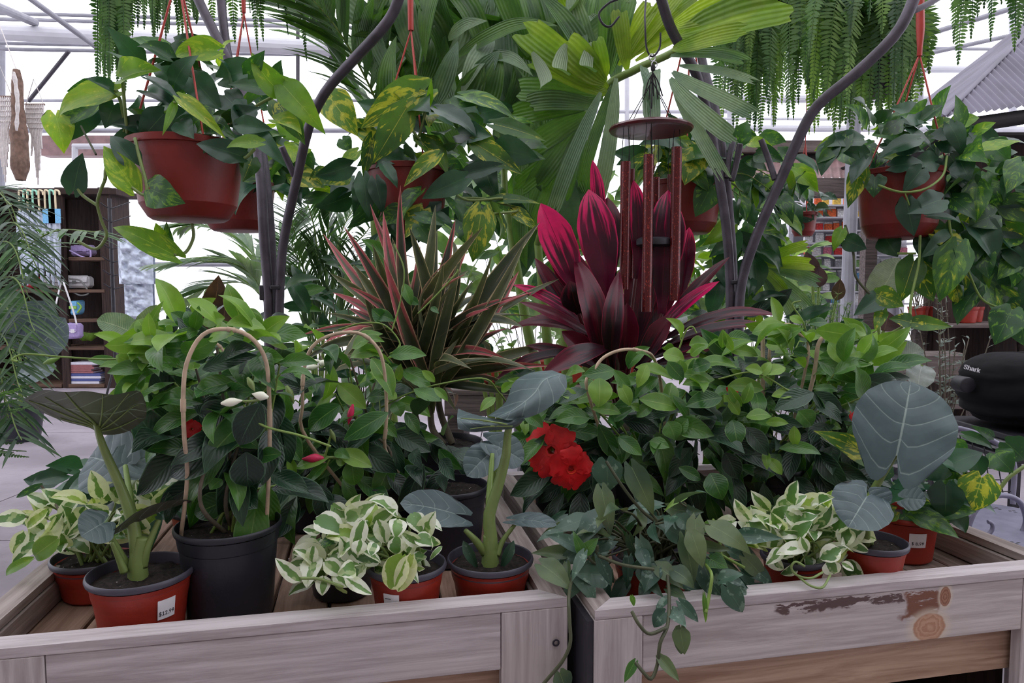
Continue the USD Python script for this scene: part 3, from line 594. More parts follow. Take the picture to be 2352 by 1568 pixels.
for q in ((1058, 960), (1080, 985), (1110, 968)): e = W(*q, Y0 - .065); T.part('leaf_rib', tube(spline([hub, (hub + e) / 2 + V(0, -.01, .004), e], 7), np.linspace(.002, .0007, 7), 6), 'stem_pale', parent=lf)
aloc(T, 8, (1020, 30), (860, 190), 240, Y0 + .1, Y0 + .07, 15, fold=.2); aloc(T, 8, (1040, -20), (1240, 90), 240, Y0 + .1, Y0 + .12, 20)
stalk(T, E3(8, [(1020, 600, Y0 + .01), (1010, 350, Y0 + .04), (1030, 40, Y0 + .09)]), (.008, .004), 'stem_green')
aloc(T, 8, (780, 440), (415, 370), 265, Y0 - .02, Y0 - .06, 30)
stalk(T, E3(8, [(980, 700, Y0), (920, 620, Y0 - .01), (850, 550, Y0 - .02)]), (.008, .004), 'stem_pale')
aloc(T, 8, (1200, 480), (1460, 520), 150, Y0 + .02, Y0 - .02, 45); stalk(T, E3(8, [(1060, 720, Y0), (1100, 620, Y0 + .01), (1190, 500, Y0 + .02)]), (.006, .003), 'stem_pale')
stalk(T, [tp + V(0, 0, -.01), tp + V(0, 0, .02), tp + V(-.002, 0, .05)], (.0165, .0095), 'stem_pale', 'sheath')
for dx in (-.02, .018): P0 = tp + V(dx, -.012, -.004); T.part('sheath', leaf(P0, P0 + V(dx * 1.2, -.004, .05), .02, 'strap', (0, -1, .1), fold=.5), 'cebu')
# right
c, h = at_pot(2003, 1238, 152, .058)
T = Thing('alocasia', 'alocasia with the largest upright round leaf, in a small red pot on the right', 'potted plant', c, group=RB)
pot(T, c, .058, .044, h); Y0 = c[1]
P0, P1 = W(2060, 1042, Y0 - .02), W(2092, 876, Y0 + .03); T.part('leaf', leaf(P0, P1, 218 / FPX * Y0, 'aloc', face(P0, P1, -8), nv=18, nu=13, fold=.14, wave=.03, rng=np.random.default_rng(5)), 'alocasia')
stalk(T, [V(c[0] - .01, c[1], c[2] + h - .01), W(1985, 1190, Y0 + .02), W(2010, 1120, Y0 + .03), W(2058, 1045, Y0 - .01)], (.013, .004), 'stem_pale')
aloc(T, 9, (1275, 325), (1150, 530), 395, Y0 - .05, Y0 - .09, 0, wave=.05); aloc(T, 9, (1300, 330), (1400, 420), 250, Y0 - .045, Y0 - .06, 0)
stalk(T, [V(c[0] - .012, c[1], c[2] + h - .01), W(1990, 1200, Y0 - .03), W(1991, 1142, Y0 - .045)], (.009, .003), 'stem_pale')
aloc(T, 9, (1530, 340), (1670, 350), 200, Y0 + .05, Y0 + .03, 30)

# ---------------------------------------------------------------- black nursery pots
def hoop(T, pts, r=.0033, mat='bamboo'):
    p = spline(pts, 40); hp = T.part('bamboo_hoop', tube(p, r, 9), mat, smooth=60)
    for k in (9, 22, 33): T.part('node', tube(p[k:k + 2], r * 1.25, 9), mat, parent=hp, smooth=60)
    return hp
# ---------------------------------------------------------------- foliage builders
from shapely import Polygon, Point
def inside_points(poly, n, rg, tries=6):
    """n points spread evenly inside a pixel polygon."""
    P = Polygon(poly); x0, y0, x1, y1 = P.bounds; out = []
    import shapely
    while len(out) < n:
        c = np.c_[rg.uniform(x0, x1, 60), rg.uniform(y0, y1, 60)]; c = c[shapely.contains_xy(P, c[:, 0], c[:, 1])]
        if not len(c): continue
        c = c[:tries]
        out.append(c[0] if not out else c[np.argmax(np.min(np.linalg.norm(c[:, None] - np.array(out)[None], axis=2), axis=1))])
    return np.array(out)
def fill(T, poly, Ya, Yb, n, size, ratio, kind, mats, seed, down=.5, out=None, upness=.55, young=None, name='leaf', spread=1., pairs=False, stems=None, stem_mat='stem_green', limit=None, **lk):
    """n leaves spread through the volume that a pixel polygon spans between depths Ya and Yb. Directions run outward from `out` (a pixel) and hang by `down`."""
    rg = np.random.default_rng(seed); pts = inside_points(poly, n, rg); P = np.array(poly); ymin, ymax = P[:, 1].min(), P[:, 1].max(); cx = out[0] if out else P[:, 0].mean(); cy = out[1] if out else ymax
    depth = Ya + (Yb - Ya) * rg.random(n) ** 1.4
    right, up = V(1, 0, 0), V(0, 0, 1)
    ms, ws = zip(*mats) if not isinstance(mats, str) else ((mats,), (1,)); ws = np.array(ws, float) / sum(ws)
    for k, ((x, y), Y) in enumerate(zip(pts, depth)):
        b = W(x, y, Y); t = (y - ymin) / (ymax - ymin + 1e-9); L = rg.uniform(*size)
        o = unit(V((x - cx) / 200., 0, -(y - cy) / 200.) * .8 + V(rg.normal(), -abs(rg.normal()) * .55 - .1, rg.normal() * .5) * spread - V(0, 0, down))
        for s in ((1, -1) if pairs else (1,)):
            d = unit(o * V(s, 1 if s > 0 else .2, 1) + (V(rg.normal(), rg.normal(), rg.normal()) * .25 if s < 0 else 0)) if pairs else o
            hint = unit(up * upness * (1.1 + rg.normal() * .35) + unit(EYE - b) * (1 - upness) * 1.5 + V(rg.normal(), rg.normal(), rg.normal()) * .35)
            if abs(hint @ d) > .9: hint = unit(hint + V(.3, -.5, .4))
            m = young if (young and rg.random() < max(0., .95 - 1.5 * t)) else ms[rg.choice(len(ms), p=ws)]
            Lk = L * (1 if s > 0 else rg.uniform(.75, 1.)); g = leaf(b, b + d * Lk, Lk * ratio * rg.uniform(.8, 1.15), kind, hint, bend=rg.normal() * .06, arch=rg.uniform(.03, .2), fold=rg.uniform(.08, .5), wave=.04, nv=9, nu=5, twist=rg.normal() * .3, rng=rg, curl=rg.uniform(0, .5), **lk)
            T.part(name, g, m)
        if stems and k % stems[1] == 0:
            q = np.asarray(stems[0]); mid = (q + b) / 2 + V(rg.normal() * .02, 0, .03); T.part('stem', tube(spline([q + V(rg.normal() * .012, rg.normal() * .012, 0), mid, b], 9), np.linspace(.003, .0015, 9), 5), stem_mat, smooth=60)
def heroes(T, r, Y, rows, kind='heart', smap=None, petiole=None):
    """Leaves read off a zoom of the photograph: base x, y, tip x, y, width (zoom pixels), material key, roll, depth offset, arch, fold."""
    for k, row in enumerate(rows):
        bx, by, tx, ty, w, m = row[:6]; roll, dY, arch, fold, bend = (list(row[6:]) + [10, 0, .08, .22, 0][len(row) - 6:])[:5]
        rg = np.random.default_rng(k * 7 + r); Yb = Y + dY
        P0, P1 = W(*Z(r, bx, by), Yb), W(*Z(r, tx, ty), Yb - .02 + rg.uniform(-.02, .02))
        ca = max(.45, math.cos(math.radians(min(abs(roll), 180 - abs(roll))))); wd = w * .34438 / FPX * Yb / ca ** .7
        T.part('leaf', leaf(P0, P1, wd, kind, face(P0, P1, roll), bend, arch, fold, .05, 12, 7, rng=rg, curl=rg.uniform(0, .3)), (smap or PM).get(m, m))
        if petiole is not None:
            q = np.asarray(petiole); mid = (P0 * .65 + q * .35) + V(0, 0, .02); T.part('petiole', tube(spline([P0, mid, q], 10), .0022, 5), 'stem_green', smooth=60)
PM = dict(L='pothos_lime', G='pothos_green', D='pothos_dark', Y='pothos_gold')

# ---------------------------------------------------------------- tree-shaped plant stands
def stand(label, poles, stubs, ties=(), foot=None):
    f = foot; T = Thing('plant_stand', label, 'plant stand', f, group='dark steel tree-shaped plant stands')
    for pts, r in poles: T.part('pole', tube(spline([W(*q) for q in pts] , 40), r, 12), 'steel_pole', smooth=60)
    for pts, r in stubs: T.part('branch_stub', tube(spline([W(*q) for q in pts], 6), r, 10), 'steel_pole', smooth=60)
    for q, s in ties:
        c = W(*q); T.part('clamp', boxm(c - V(*s), c + V(*s), .004), 'black_paint')
    T.part('base_plate', lathe([(0, 0), (.06, 0), (.06, .008), (.034, .012), (.03, .03), (0, .03)], (f[0], f[1], 0)), 'steel_pole', smooth=30)
    return T
Ys = 2.06
F = G(630, 1120, 0); F = W(628, 745, Ys); F[2] = 0
lo1 = [(630, 745, Ys), (628, 690, Ys)]
def down(px, Y, zs=(0.01, .3)): p = W(*px, Y); return p
stand('dark steel tree-shaped plant stand behind the left hanging basket', [
    ([(617, 1000, Ys), (618, 745, Ys), (614, 640, Ys), (606, 540, Ys), (598, 400, Ys + .02), (580, 280, Ys + .05), (535, 160, Ys + .08), (490, 70, Ys + .1), (440, -40, Ys + .12), (400, -200, Ys + .12), (390, -400, Ys + .1)], .0145),
    ([(628, 1000, Ys + .04), (628, 745, Ys + .04), (622, 540, Ys + .06), (600, 340, Ys + .1), (545, 200, Ys + .12), (520, 110, Ys + .14), (504, -40, Ys + .16), (490, -200, Ys + .2), (500, -400, Ys + .2)], .0135),
    ([(642, 1000, Ys), (641, 745, Ys), (645, 620, Ys), (654, 540, Ys - .01), (684, 400, Ys - .05), (709, 293, Ys - .1), (745, 215, Ys - .14), (800, 150, Ys - .2), (870, 75, Ys - .28), (905, 25, Ys - .3), (925, -40, Ys - .32), (936, -130, Ys - .34), (925, -260, Ys - .34), (890, -400, Ys - .3)], .0135)],
    [([(647, 337, Ys - .08), (662, 372, Ys - .06), (676, 404, Ys - .05)], .009)], [((605, 672, Ys - .005), (.011, .006, .022)), ((633, 660, Ys - .012), (.014, .008, .006))], F)
F = W(1690, 760, Ys); F[2] = 0
stand('dark steel tree-shaped plant stand behind the wind chime', [
    ([(1677, 1050, Ys), (1677, 760, Ys), (1677, 640, Ys), (1668, 520, Ys), (1650, 400, Ys), (1628, 275, Ys), (1597, 165, Ys - .06), (1562, 105, Ys - .1), (1535, 50, Ys - .14), (1508, -40, Ys - .2), (1470, -160, Ys - .24), (1440, -320, Ys - .26)], .014),
    ([(1684, 1050, Ys + .03), (1684, 760, Ys + .03), (1684, 640, Ys + .03), (1679, 540, Ys + .03), (1666, 396, Ys + .04), (1645, 262, Ys + .06), (1615, 150, Ys + .1), (1600, 60, Ys + .12), (1590, -40, Ys + .14), (1600, -240, Ys + .16), (1640, -420, Ys + .16)], .013),
    ([(1699, 1050, Ys - .02), (1697, 760, Ys - .02), (1704, 647, Ys - .02), (1738, 540, Ys - .04), (1793, 413, Ys - .08), (1838, 310, Ys - .12), (1879, 241, Ys - .15), (1965, 169, Ys - .2), (2051, 86, Ys - .25), (2090, 20, Ys - .26), (2112, -50, Ys - .26), (2128, -150, Ys - .26), (2116, -280, Ys - .24), (2080, -420, Ys - .2)], .0145)],
    [([(1686, 318, Ys + .02), (1675, 360, Ys + .01), (1668, 408, Ys)], .009), ([(1700, 330, Ys - .02), (1690, 380, Ys), (1680, 415, Ys)], .009), ([(1748, 320, Ys - .06), (1765, 365, Ys - .06), (1780, 412, Ys - .075)], .0085),
     ([(2092, 28, Ys - .26), (2130, 10, Ys - .24), (2160, -8, Ys - .22)], .008)], [((1690, 648, Ys - .01), (.016, .012, .006))], F)

# ---------------------------------------------------------------- hanging baskets of pothos
def basket(label, cx, cy, wpx, Y, rt, hub, drop=.175, bot=.7, straps=None, group='red hanging baskets of pothos', strap_px=None, name='hanging_basket', cat='hanging basket', mat='basket_plastic'):
    c = W(cx, cy, Y); rb = rt * bot; z0 = c[2] - drop
    T = Thing(name, label, cat, V(c[0], c[1], z0), group=group); b = V(c[0], c[1], z0)
    body = [(0, 0), (rb * .9, 0), (rb, .006), (rb + (rt - rb) * .45, drop * .19), (rb + (rt - rb) * .475, drop * .2), (rb + (rt - rb) * .8, drop * .72), (rb + (rt - rb) * .83, drop * .735), (rt - .004, drop - .016), (rt - .008, drop - .03), (rb * .9, .012), (0, .012)]
    T.part('basket', lathe(body, b, 48), mat, smooth=35)
    T.part('rim', lathe([(rt - .005, drop - .017), (rt + .003, drop - .016), (rt + .004, drop - .002), (rt, drop), (rt - .008, drop - .002), (rt - .01, drop - .024)], b, 48), mat, smooth=50)
    g = lathe([(rt - .012, drop - .03), (rt * .6, drop - .012), (0, drop - .006)], b, 36); T.part('soil', g, 'soil', smooth=60)
    h = W(*hub)
    for k, a in enumerate(straps or (20, 140, 260)):
        e = b + V(math.cos(math.radians(a)) * (rt - .002), math.sin(math.radians(a)) * (rt - .002), drop - .004); T.part('hanger_strap', tube(spline([e, e * .5 + h * .5 + V(0, 0, -.004), h], 12), .0026, 6), 'hanger_plastic', smooth=60)
    T.part('hanger_hook', tube(spline([h, h + V(0, 0, .12), V(h[0], h[1], max(h[2] + .3, 3.1))], 8), np.linspace(.007, .009, 8) if wpx > 100 else .002, 8), 'hanger_plastic', smooth=60)
    T.c = V(c[0], c[1], c[2]); T.rt = rt
    return T
def vine(T, r, pts, rad=.0028, mat='stem_green', n=26):
    T.part('vine', tube(spline([W(*Z(r, x, y), Y) for x, y, Y in pts], n), rad, 6), mat, smooth=60)
Y = 1.63; T = basket('red hanging basket of long-stalked pothos, biggest and nearest, top left', 430, 330, 246, Y, .124, (408, -60, Y), straps=(75, 190, 310)); top = T.c + V(0, 0, -.01)
heroes(T, 1, Y, [(760, 610, 350, 750, 170, 'L', 45, -.06, .16), (640, 690, 345, 860, 130, 'G', 30, -.02), (370, 770, 430, 1010, 190, 'L', 10, -.05), (600, 700, 430, 950, 210, 'D', 5, 0), (640, 590, 450, 610, 150, 'G', -10, .04), (820, 520, 1060, 460, 190, 'L', 40, -.08, .1, .6), (1130, 350, 860, 255, 120, 'G', 50, .05), (1120, 390, 1480, 295, 150, 'G', 45, .02, .12), (1200, 450, 1340, 560, 220, 'G', 20, .06), (1490, 520, 1780, 430, 190, 'D', 30, .0), (1880, 620, 1680, 345, 170, 'L', 10, -.04, .1, .3, -.18), (1890, 570, 2155, 870, 200, 'L', 5, -.05), (1850, 680, 2030, 950, 190, 'Y', 10, .0), (1800, 600, 1520, 560, 120, 'G', 40, -.02), (1210, 660, 1500, 910, 120, 'L', 15, -.12, .12, .5), (1280, 520, 1480, 740, 200, 'D', 5, -.04), (980, 520, 1195, 670, 80, 'D', 60, -.08), (1090, 760, 930, 940, 200, 'D', 0, -.1), (1165, 690, 1085, 900, 60, 'L', 0, -.12), (1610, 1040, 1300, 950, 160, 'D', 15, -.14), (1735, 950, 1500, 965, 100, 'L', 40, -.15), (1590, 830, 1815, 860, 130, 'D', 15, -.1), (1700, 880, 1900, 1100, 130, 'D', 5, -.1), (1680, 1060, 1620, 1210, 140, 'Y', 0, .02), (1005, 1260, 1215, 1350, 235, 'G', -5, -.15), (885, 1250, 690, 970, 200, 'L', 5, -.14), (900, 1090, 730, 890, 160, 'D', 10, -.13), (490, 1270, 550, 1020, 160, 'D', 15, -.08), (1160, 1700, 735, 1490, 170, 'L', 15, -.05), (1080, 1600, 1040, 1490, 90, 'L', 0, 0), (1120, 1660, 1110, 1480, 80, 'G', 0, .02), (1230, 560, 1000, 420, 190, 'D', 25, .08), (1500, 640, 1640, 780, 190, 'D', 10, -.02), (760, 700, 700, 850, 150, 'D', 5, -.05), (1650, 700, 1560, 860, 170, 'D', 5, -.06), (1200, 820, 1290, 920, 150, 'D', 5, -.1)])
for pts in ([(820, 540, Y - .08), (830, 700, Y - .08), (850, 890, Y - .06)], [(770, 600, Y - .06), (810, 700, Y - .05), (830, 880, Y - .05)], [(1165, 680, Y - .12), (1120, 800, Y - .08), (1090, 900, Y - .05)], [(1880, 620, Y - .04), (1720, 700, Y - .04), (1500, 860, Y - .05)], [(1700, 990, Y - .15), (1640, 1050, Y - .14), (1560, 1080, Y - .1)], [(640, 1030, Y - .1), (560, 880, Y - .06), (540, 840, Y - .05)], [(880, 1250, Y - .14), (960, 1300, Y - .14), (980, 1240, Y - .14), (930, 1050, Y - .13), (900, 920, Y - .12)], [(700, 1200, Y - .1), (660, 1300, Y - .09), (650, 1370, Y - .08), (680, 1480, Y - .07), (710, 1570, Y - .06), (640, 1660, Y - .05), (520, 1610, Y - .05)], [(520, 1260, Y - .08), (560, 1310, Y - .08), (650, 1370, Y - .08)], [(1280, 1490, Y - .02), (1290, 1580, Y - .02), (1240, 1680, Y - .03), (1160, 1700, Y - .05)], [(700, 1200, Y - .1), (720, 1100, Y - .1), (860, 950, Y - .1)]):
    vine(T, 1, pts, .0036 if pts[0][0] != 640 else .0024, 'stem_pale' if pts[0][0] != 640 else 'stem_dark')
fill(T, [(235, 240), (330, 130), (500, 110), (640, 190), (660, 300), (560, 330), (300, 330)], Y - .06, Y + .16, 46, (.06, .1), .72, 'heart', (('pothos_dark', 3), ('pothos_green', 2), ('pothos_lime', .6)), 11, down=.3, out=(430, 330), upness=.5)
fill(T, [(300, 270), (560, 250), (560, 320), (320, 325)], Y - .1, Y + .02, 16, (.05, .08), .72, 'heart', (('pothos_dark', 3), ('pothos_green', 1)), 12, down=.5, out=(430, 300))
Y = 2.5; T = basket('red hanging basket of pothos half hidden behind the nearest basket and stand poles', 545, 420, 170, Y, .13, (560, 30, Y), .17)
fill(T, [(520, 330), (600, 300), (700, 320), (720, 420), (640, 440), (560, 420)], Y - .15, Y + .12, 34, (.09, .14), .72, 'heart', (('pothos_dark', 2), ('pothos_green', 2), ('pothos_gold', 1), ('pothos_lime', .6)), 13, out=(560, 400))
heroes(T, 1, Y, [(1990, 900, 1830, 700, 200, 'L', 10, -.1), (2010, 1010, 2060, 1230, 150, 'G', 5, -.1), (1900, 1030, 1940, 1170, 140, 'D', 5, -.1), (1870, 1170, 2090, 1330, 190, 'D', 0, -.05), (2050, 1330, 2250, 1310, 90, 'G', 30, -.1), (2180, 1150, 2050, 1250, 140, 'Y', 0, -.12), (2110, 1270, 2240, 1280, 90, 'L', 20, -.1)])
Y = 2.1; T = basket('red hanging basket of yellow marbled pothos above the pink cordyline', 937, 386, 186, Y, .122, (944, 70, Y), .19, straps=(65, 180, 300)); T.part('hanger_strap', tube(spline([W(944, 70, Y), W(941, -60, Y)], 4), .009, 6), 'hanger_plastic')
heroes(T, 2, Y, [(580, 600, 150, 850, 270, 'Y', 15, -.12, .14), (450, 730, 235, 1090, 225, 'Y', 0, -.18), (-60, 640, 130, 900, 230, 'Y', 5, -.05), (230, 920, 170, 1180, 115, 'Y', 0, -.1), (130, 1010, 0, 1140, 90, 'L', 30, -.12), (170, 1180, 205, 1450, 140, 'D', 0, -.15), (660, 1040, 440, 1240, 130, 'Y', 20, -.2, .1, .5), (300, 1100, 400, 1250, 95, 'D', 40, -.2), (670, 730, 940, 890, 130, 'D', 55, -.12), (840, 640, 1190, 780, 110, 'G', 45, -.02, .14), (880, 890, 1080, 1000, 170, 'Y', 5, -.1), (1050, 830, 1390, 940, 120, 'Y', 35, -.08), (920, 960, 1230, 1160, 150, 'Y', 15, -.14), (850, 1160, 1140, 1095, 115, 'D', 20, -.16), (840, 1190, 560, 1320, 170, 'D', 10, -.2), (960, 1400, 900, 1745, 230, 'Y', 0, -.2), (1170, 1400, 1330, 1530, 95, 'Y', 20, -.15), (1030, 1330, 1350, 1350, 75, 'Y', 40, -.14), (530, 1440, 720, 1500, 90, 'G', 30, -.22), (540, 1500, 640, 1640, 150, 'G', 0, -.2), (740, 690, 940, 700, 100, 'G', 40, 0), (610, 690, 625, 520, 45, 'L', 0, -.15), (60, 1180, -60, 1230, 110, 'Y', 20, -.1), (30, 930, 90, 1010, 110, 'G', 0, -.08), (250, 1200, 300, 1420, 130, 'D', 0, -.16)])
for pts in ([(600, 640, Y - .14), (570, 800, Y - .13), (520, 980, Y - .1)], [(450, 790, Y - .16), (520, 900, Y - .14), (560, 950, Y - .1)], [(1100, 1320, Y - .15), (850, 1330, Y - .16), (700, 1200, Y - .15)], [(1000, 1430, Y - .2), (1200, 1400, Y - .15), (1000, 1330, Y - .14), (820, 1320, Y - .14)]): vine(T, 2, pts, .004, 'stem_pale')
fill(T, [(850, 300), (900, 230), (1060, 240), (1180, 290), (1190, 370), (1060, 400), (900, 380)], Y - .12, Y + .14, 44, (.08, .13), .72, 'heart', (('pothos_dark', 2), ('pothos_green', 2), ('pothos_gold', 1.5)), 15, out=(940, 380))
fill(T, [(790, 370), (880, 420), (1050, 420), (1180, 420), (1200, 480), (1050, 520), (900, 520), (800, 470)], Y - .16, Y + .1, 30, (.07, .12), .72, 'heart', (('pothos_dark', 3), ('pothos_green', 2), ('pothos_gold', .8)), 16, down=.8, out=(970, 350))
Y = 2.12; T = basket('red hanging basket of heart-leaved pothos below the corrugated tin roof', 2068, 394, 186, Y, .123, (2112, 125, Y), .2, straps=(85, 195, 325)); T.part('hanger_strap', tube(spline([W(2112, 125, Y), W(2114, 60, Y), W(2112, -50, Y)], 9), [.006, .012, .01], 6), 'hanger_plastic', smooth=60)
heroes(T, 3, Y, [(1620, 800, 1440, 715, 150, 'D', 45, -.05), (1640, 810, 1785, 700, 120, 'G', 40, -.05, .1, .5), (1520, 870, 1310, 900, 170, 'G', 30, -.06), (1610, 930, 1345, 1050, 120, 'D', 35, -.12), (1230, 930, 960, 980, 130, 'D', 40, -.08, .15), (1040, 960, 970, 1170, 150, 'D', 20, -.08), (1080, 940, 930, 1000, 100, 'L', 20, -.02), (1240, 1120, 1150, 1380, 140, 'Y', 0, -.1), (1330, 1180, 1320, 1310, 150, 'G', 0, -.12), (1640, 1130, 1520, 1275, 150, 'D', -5, -.16), (1770, 1330, 1550, 1420, 180, 'D', 15, -.17), (1540, 1340, 1590, 1575, 160, 'D', -5, -.16), (1690, 1440, 1910, 1470, 60, 'D', 55, -.15), (1770, 940, 1955, 1000, 150, 'D', 25, -.08), (1830, 1040, 1920, 1160, 140, 'D', 5, -.1), (1740, 860, 1850, 790, 130, 'Y', 20, -.02), (1860, 830, 2030, 775, 110, 'L', 30, 0), (1880, 800, 1945, 705, 60, 'L', 10, .02), (2000, 880, 2135, 815, 80, 'L', 30, 0), (2090, 960, 2230, 1080, 170, 'G', 20, -.05), (2010, 1230, 2000, 1475, 180, 'G', 0, -.1), (2100, 1060, 2230, 1090, 110, 'G', 20, 0), (2160, 1160, 2330, 1130, 150, 'G', 30, -.04), (2310, 1080, 2210, 1280, 190, 'G', 0, -.1), (1900, 1080, 1960, 1200, 160, 'D', 0, -.12), (1730, 1080, 1570, 1090, 150, 'D', 20, -.12), (1480, 980, 1640, 1000, 120, 'D', 20, -.1), (1270, 1030, 1110, 1010, 120, 'D', 25, -.05), (2130, 1430, 1960, 1500, 200, 'G', 5, -.08), (2260, 1450, 2150, 1380, 170, 'D', 0, -.05)])
o6 = 1510  # zoom 6 starts 520 px lower than zoom 3
heroes(T, 6, Y, [(1130, 90, 1275, 150, 130, 'D', 0, -.12), (1110, 20, 1050, 160, 90, 'L', 10, -.12), (1400, 80, 1480, 200, 170, 'D', 0, .0), (1380, 470, 1190, 590, 150, 'D', 10, -.15), (1340, 450, 1520, 530, 160, 'Y', 5, -.15), (1590, 230, 1500, 500, 190, 'Y', 0, -.08), (1600, 260, 1720, 500, 190, 'Y', 0, -.06), (1880, 130, 1760, 495, 240, 'G', 0, -.14), (1700, 60, 1690, 260, 210, 'D', 0, -.06), (1850, 60, 1640, 200, 150, 'D', 10, -.1), (1570, 640, 1435, 610, 110, 'Y', 20, -.18), (1575, 640, 1845, 670, 110, 'Y', 20, -.18), (1380, 560, 1330, 700, 90, 'Y', 0, -.15), (2240, 560, 2130, 785, 230, 'G', 0, -.15), (2300, 600, 2330, 800, 200, 'G', 0, -.1), (2040, 150, 2090, 350, 150, 'G', 0, -.08), (2130, 100, 2100, 330, 190, 'D', 0, -.05), (2280, 200, 2150, 350, 150, 'G', 0, -.08), (1980, 60, 1900, 330, 200, 'G', 0, -.06), (2240, 40, 2080, 160, 200, 'G', 10, -.06), (1960, 380, 1880, 480, 130, 'D', 10, -.04), (2280, 430, 2180, 530, 120, 'G', 20, -.06)])
for pts in ([(1630, 60, Y - .1), (1620, 250, Y - .12), (1570, 480, Y - .15), (1565, 640, Y - .18)], [(1570, 640, Y - .18), (1400, 720, Y - .18), (1200, 750, Y - .2), (1060, 740, Y - .22)], [(1130, -10, Y - .1), (1185, 180, Y - .12), (1200, 330, Y - .14), (1290, 450, Y - .15)], [(1480, 180, Y - .1), (1600, 180, Y - .1)], [(1950, 300, Y - .08), (2040, 480, Y - .1), (2170, 545, Y - .12), (2250, 560, Y - .14)], [(2190, 80, Y - .05), (2340, 200, Y - .05)], [(1820, -60, Y - .1), (1840, 60, Y - .1), (1900, 150, Y - .12)]): vine(T, 6, pts, .0036, 'stem_green' if pts[0][0] > 1200 else 'stem_dark')
vine(T, 3, [(1810, 1040, Y - .1), (1780, 1170, Y - .15), (1660, 1260, Y - .17), (1500, 1280, Y - .17), (1350, 1235, Y - .15)], .0034, 'stem_green'); vine(T, 3, [(1530, 1290, Y - .17), (1560, 1370, Y - .17)], .002)
fill(T, [(1920, 320), (2000, 270), (2150, 250), (2280, 320), (2300, 400), (2160, 390), (1980, 385)], Y - .12, Y + .16, 48, (.07, .115), .72, 'heart', (('pothos_dark', 3), ('pothos_green', 3), ('pothos_lime', .5)), 17, out=(2070, 390))
fill(T, [(2180, 380), (2330, 350), (2420, 450), (2420, 680), (2200, 680), (2140, 560)], Y - .1, Y + .2, 62, (.08, .13), .74, 'heart', (('pothos_dark', 3), ('pothos_green', 3), ('pothos_gold', .6)), 18, down=.9, out=(2200, 350))
Y = 2.3; T = basket('red hanging basket of pothos behind the wind chime tubes', 1570, 420, 176, Y, .126, (1585, 40, Y), .165)
heroes(T, 3, Y, [(130, 1020, 60, 1230, 220, 'Y', 0, -.16), (240, 1240, 130, 1445, 190, 'G', 0, -.18), (420, 950, 480, 805, 140, 'G', 10, -.05), (350, 930, 370, 1050, 90, 'D', 10, -.05), (30, 930, 110, 980, 80, 'L', 20, -.1)])
fill(T, [(1480, 330), (1560, 310), (1640, 330), (1650, 400), (1560, 420), (1470, 410)], Y - .14, Y + .12, 34, (.09, .14), .72, 'heart', (('pothos_dark', 2), ('pothos_green', 2), ('pothos_gold', 1)), 19, out=(1560, 400))
fill(T, [(1640, 340), (1720, 290), (1850, 370), (1830, 480), (1760, 560), (1700, 690), (1640, 640), (1690, 470)], Y - .02, Y + .5, 74, (.07, .13), .74, 'heart', (('pothos_dark', 2), ('pothos_green', 3), ('pothos_lime', .8)), 20, down=.8, out=(1700, 350), stems=((W(1650, 400, Y)), 6))
Y = 3.3; T = basket('small red hanging basket of a silvery patterned plant, farther back', 1846, 488, 58, Y, .06, (1850, 330, Y), .11, name='small_hanging_basket', cat='hanging basket', group=None)
fill(T, [(1800, 450), (1850, 420), (1895, 450), (1890, 510), (1810, 510)], Y - .06, Y + .06, 30, (.05, .09), .6, 'ellip', (('cebu', 3), ('olive_grey', 1)), 21, out=(1846, 480), upness=.6)

# ---------------------------------------------------------------- wind chime and hooks
Yc = 1.75
c = W(1495, 296, Yc); T = Thing('wind_chime', 'dark red speckled wind chime with a round wooden top and black cords', 'wind chime', c)
rd = 94 / FPX * Yc; T.part('top_disc', lathe([(0, -.008), (rd * .8, -.0085), (rd * .97, -.006), (rd, -.001), (rd * .97, .004), (rd * .75, .0105), (0, .014)], c, 56), 'lacquer', smooth=50)
ringc = W(1498, 185, Yc)
for a in range(6): e = c + V(math.cos(a * 1.047 + .3) * rd * .62, math.sin(a * 1.047 + .3) * rd * .62, .01); T.part('cord', tube(spline([e, ringc], 3), .0009, 5), 'string')
T.part('cord_knot', lathe([(0, -.006), (.005, -.004), (.006, .004), (.003, .012), (0, .013)], W(1500, 158, Yc)), 'string', smooth=60)
for k in range(5): q = W(1500, 168, Yc); T.part('cord_tail', tube(spline([q, q + V((k - 2) * .006, 0, -.02), q + V((k - 2) * .011 + .002, .0, -.055 - .008 * (k % 2))], 6), .0016, 5), 'string')
T.part('cord', tube(spline([W(1500, 158, Yc), ringc, c], 5), .0018, 6), 'string')
for q, rr in (((1498, 132), .0085), ((1503, 148), .0075)):
    m = trimesh.creation.torus(rr, .0014, 24, 8); m.apply_transform(trimesh.transformations.rotation_matrix(math.pi / 2, (1, .3, 0))); m.apply_translation(W(*q, Yc)); T.part('ring', m, 'bright_ring', smooth=60)
for (x, ya, yb, wpx, dY) in ((1436, 371, 665, 23, -.04), (1488, 355, 716, 23, -.085), (1552, 338, 690, 24, -.03), (1449, 388, 640, 17, .05), (1506, 407, 600, 17, .085), (1540, 400, 620, 17, .05)):
    a, b_ = W(x, ya, Yc + dY), W(x - 1, yb, Yc + dY); a[0] = b_[0] = (a[0] + b_[0]) / 2; r = wpx / 2 / FPX * (Yc + dY); L = a[2] - b_[2]
    t = T.part('tube', lathe([(r * .8, 0), (r, .0005), (r, L - .0005), (r * .8, L), (r * .78, L - .02)], V(a[0], a[1], b_[2]), 24), 'chime_red', smooth=40)
    for s in (-1, 1): T.part('cord', tube([V(a[0] + s * r * .8, a[1], a[2] - .004), V(a[0] + s * r * .45, a[1], c[2] - .004)], .0008, 5), 'string', parent=t)
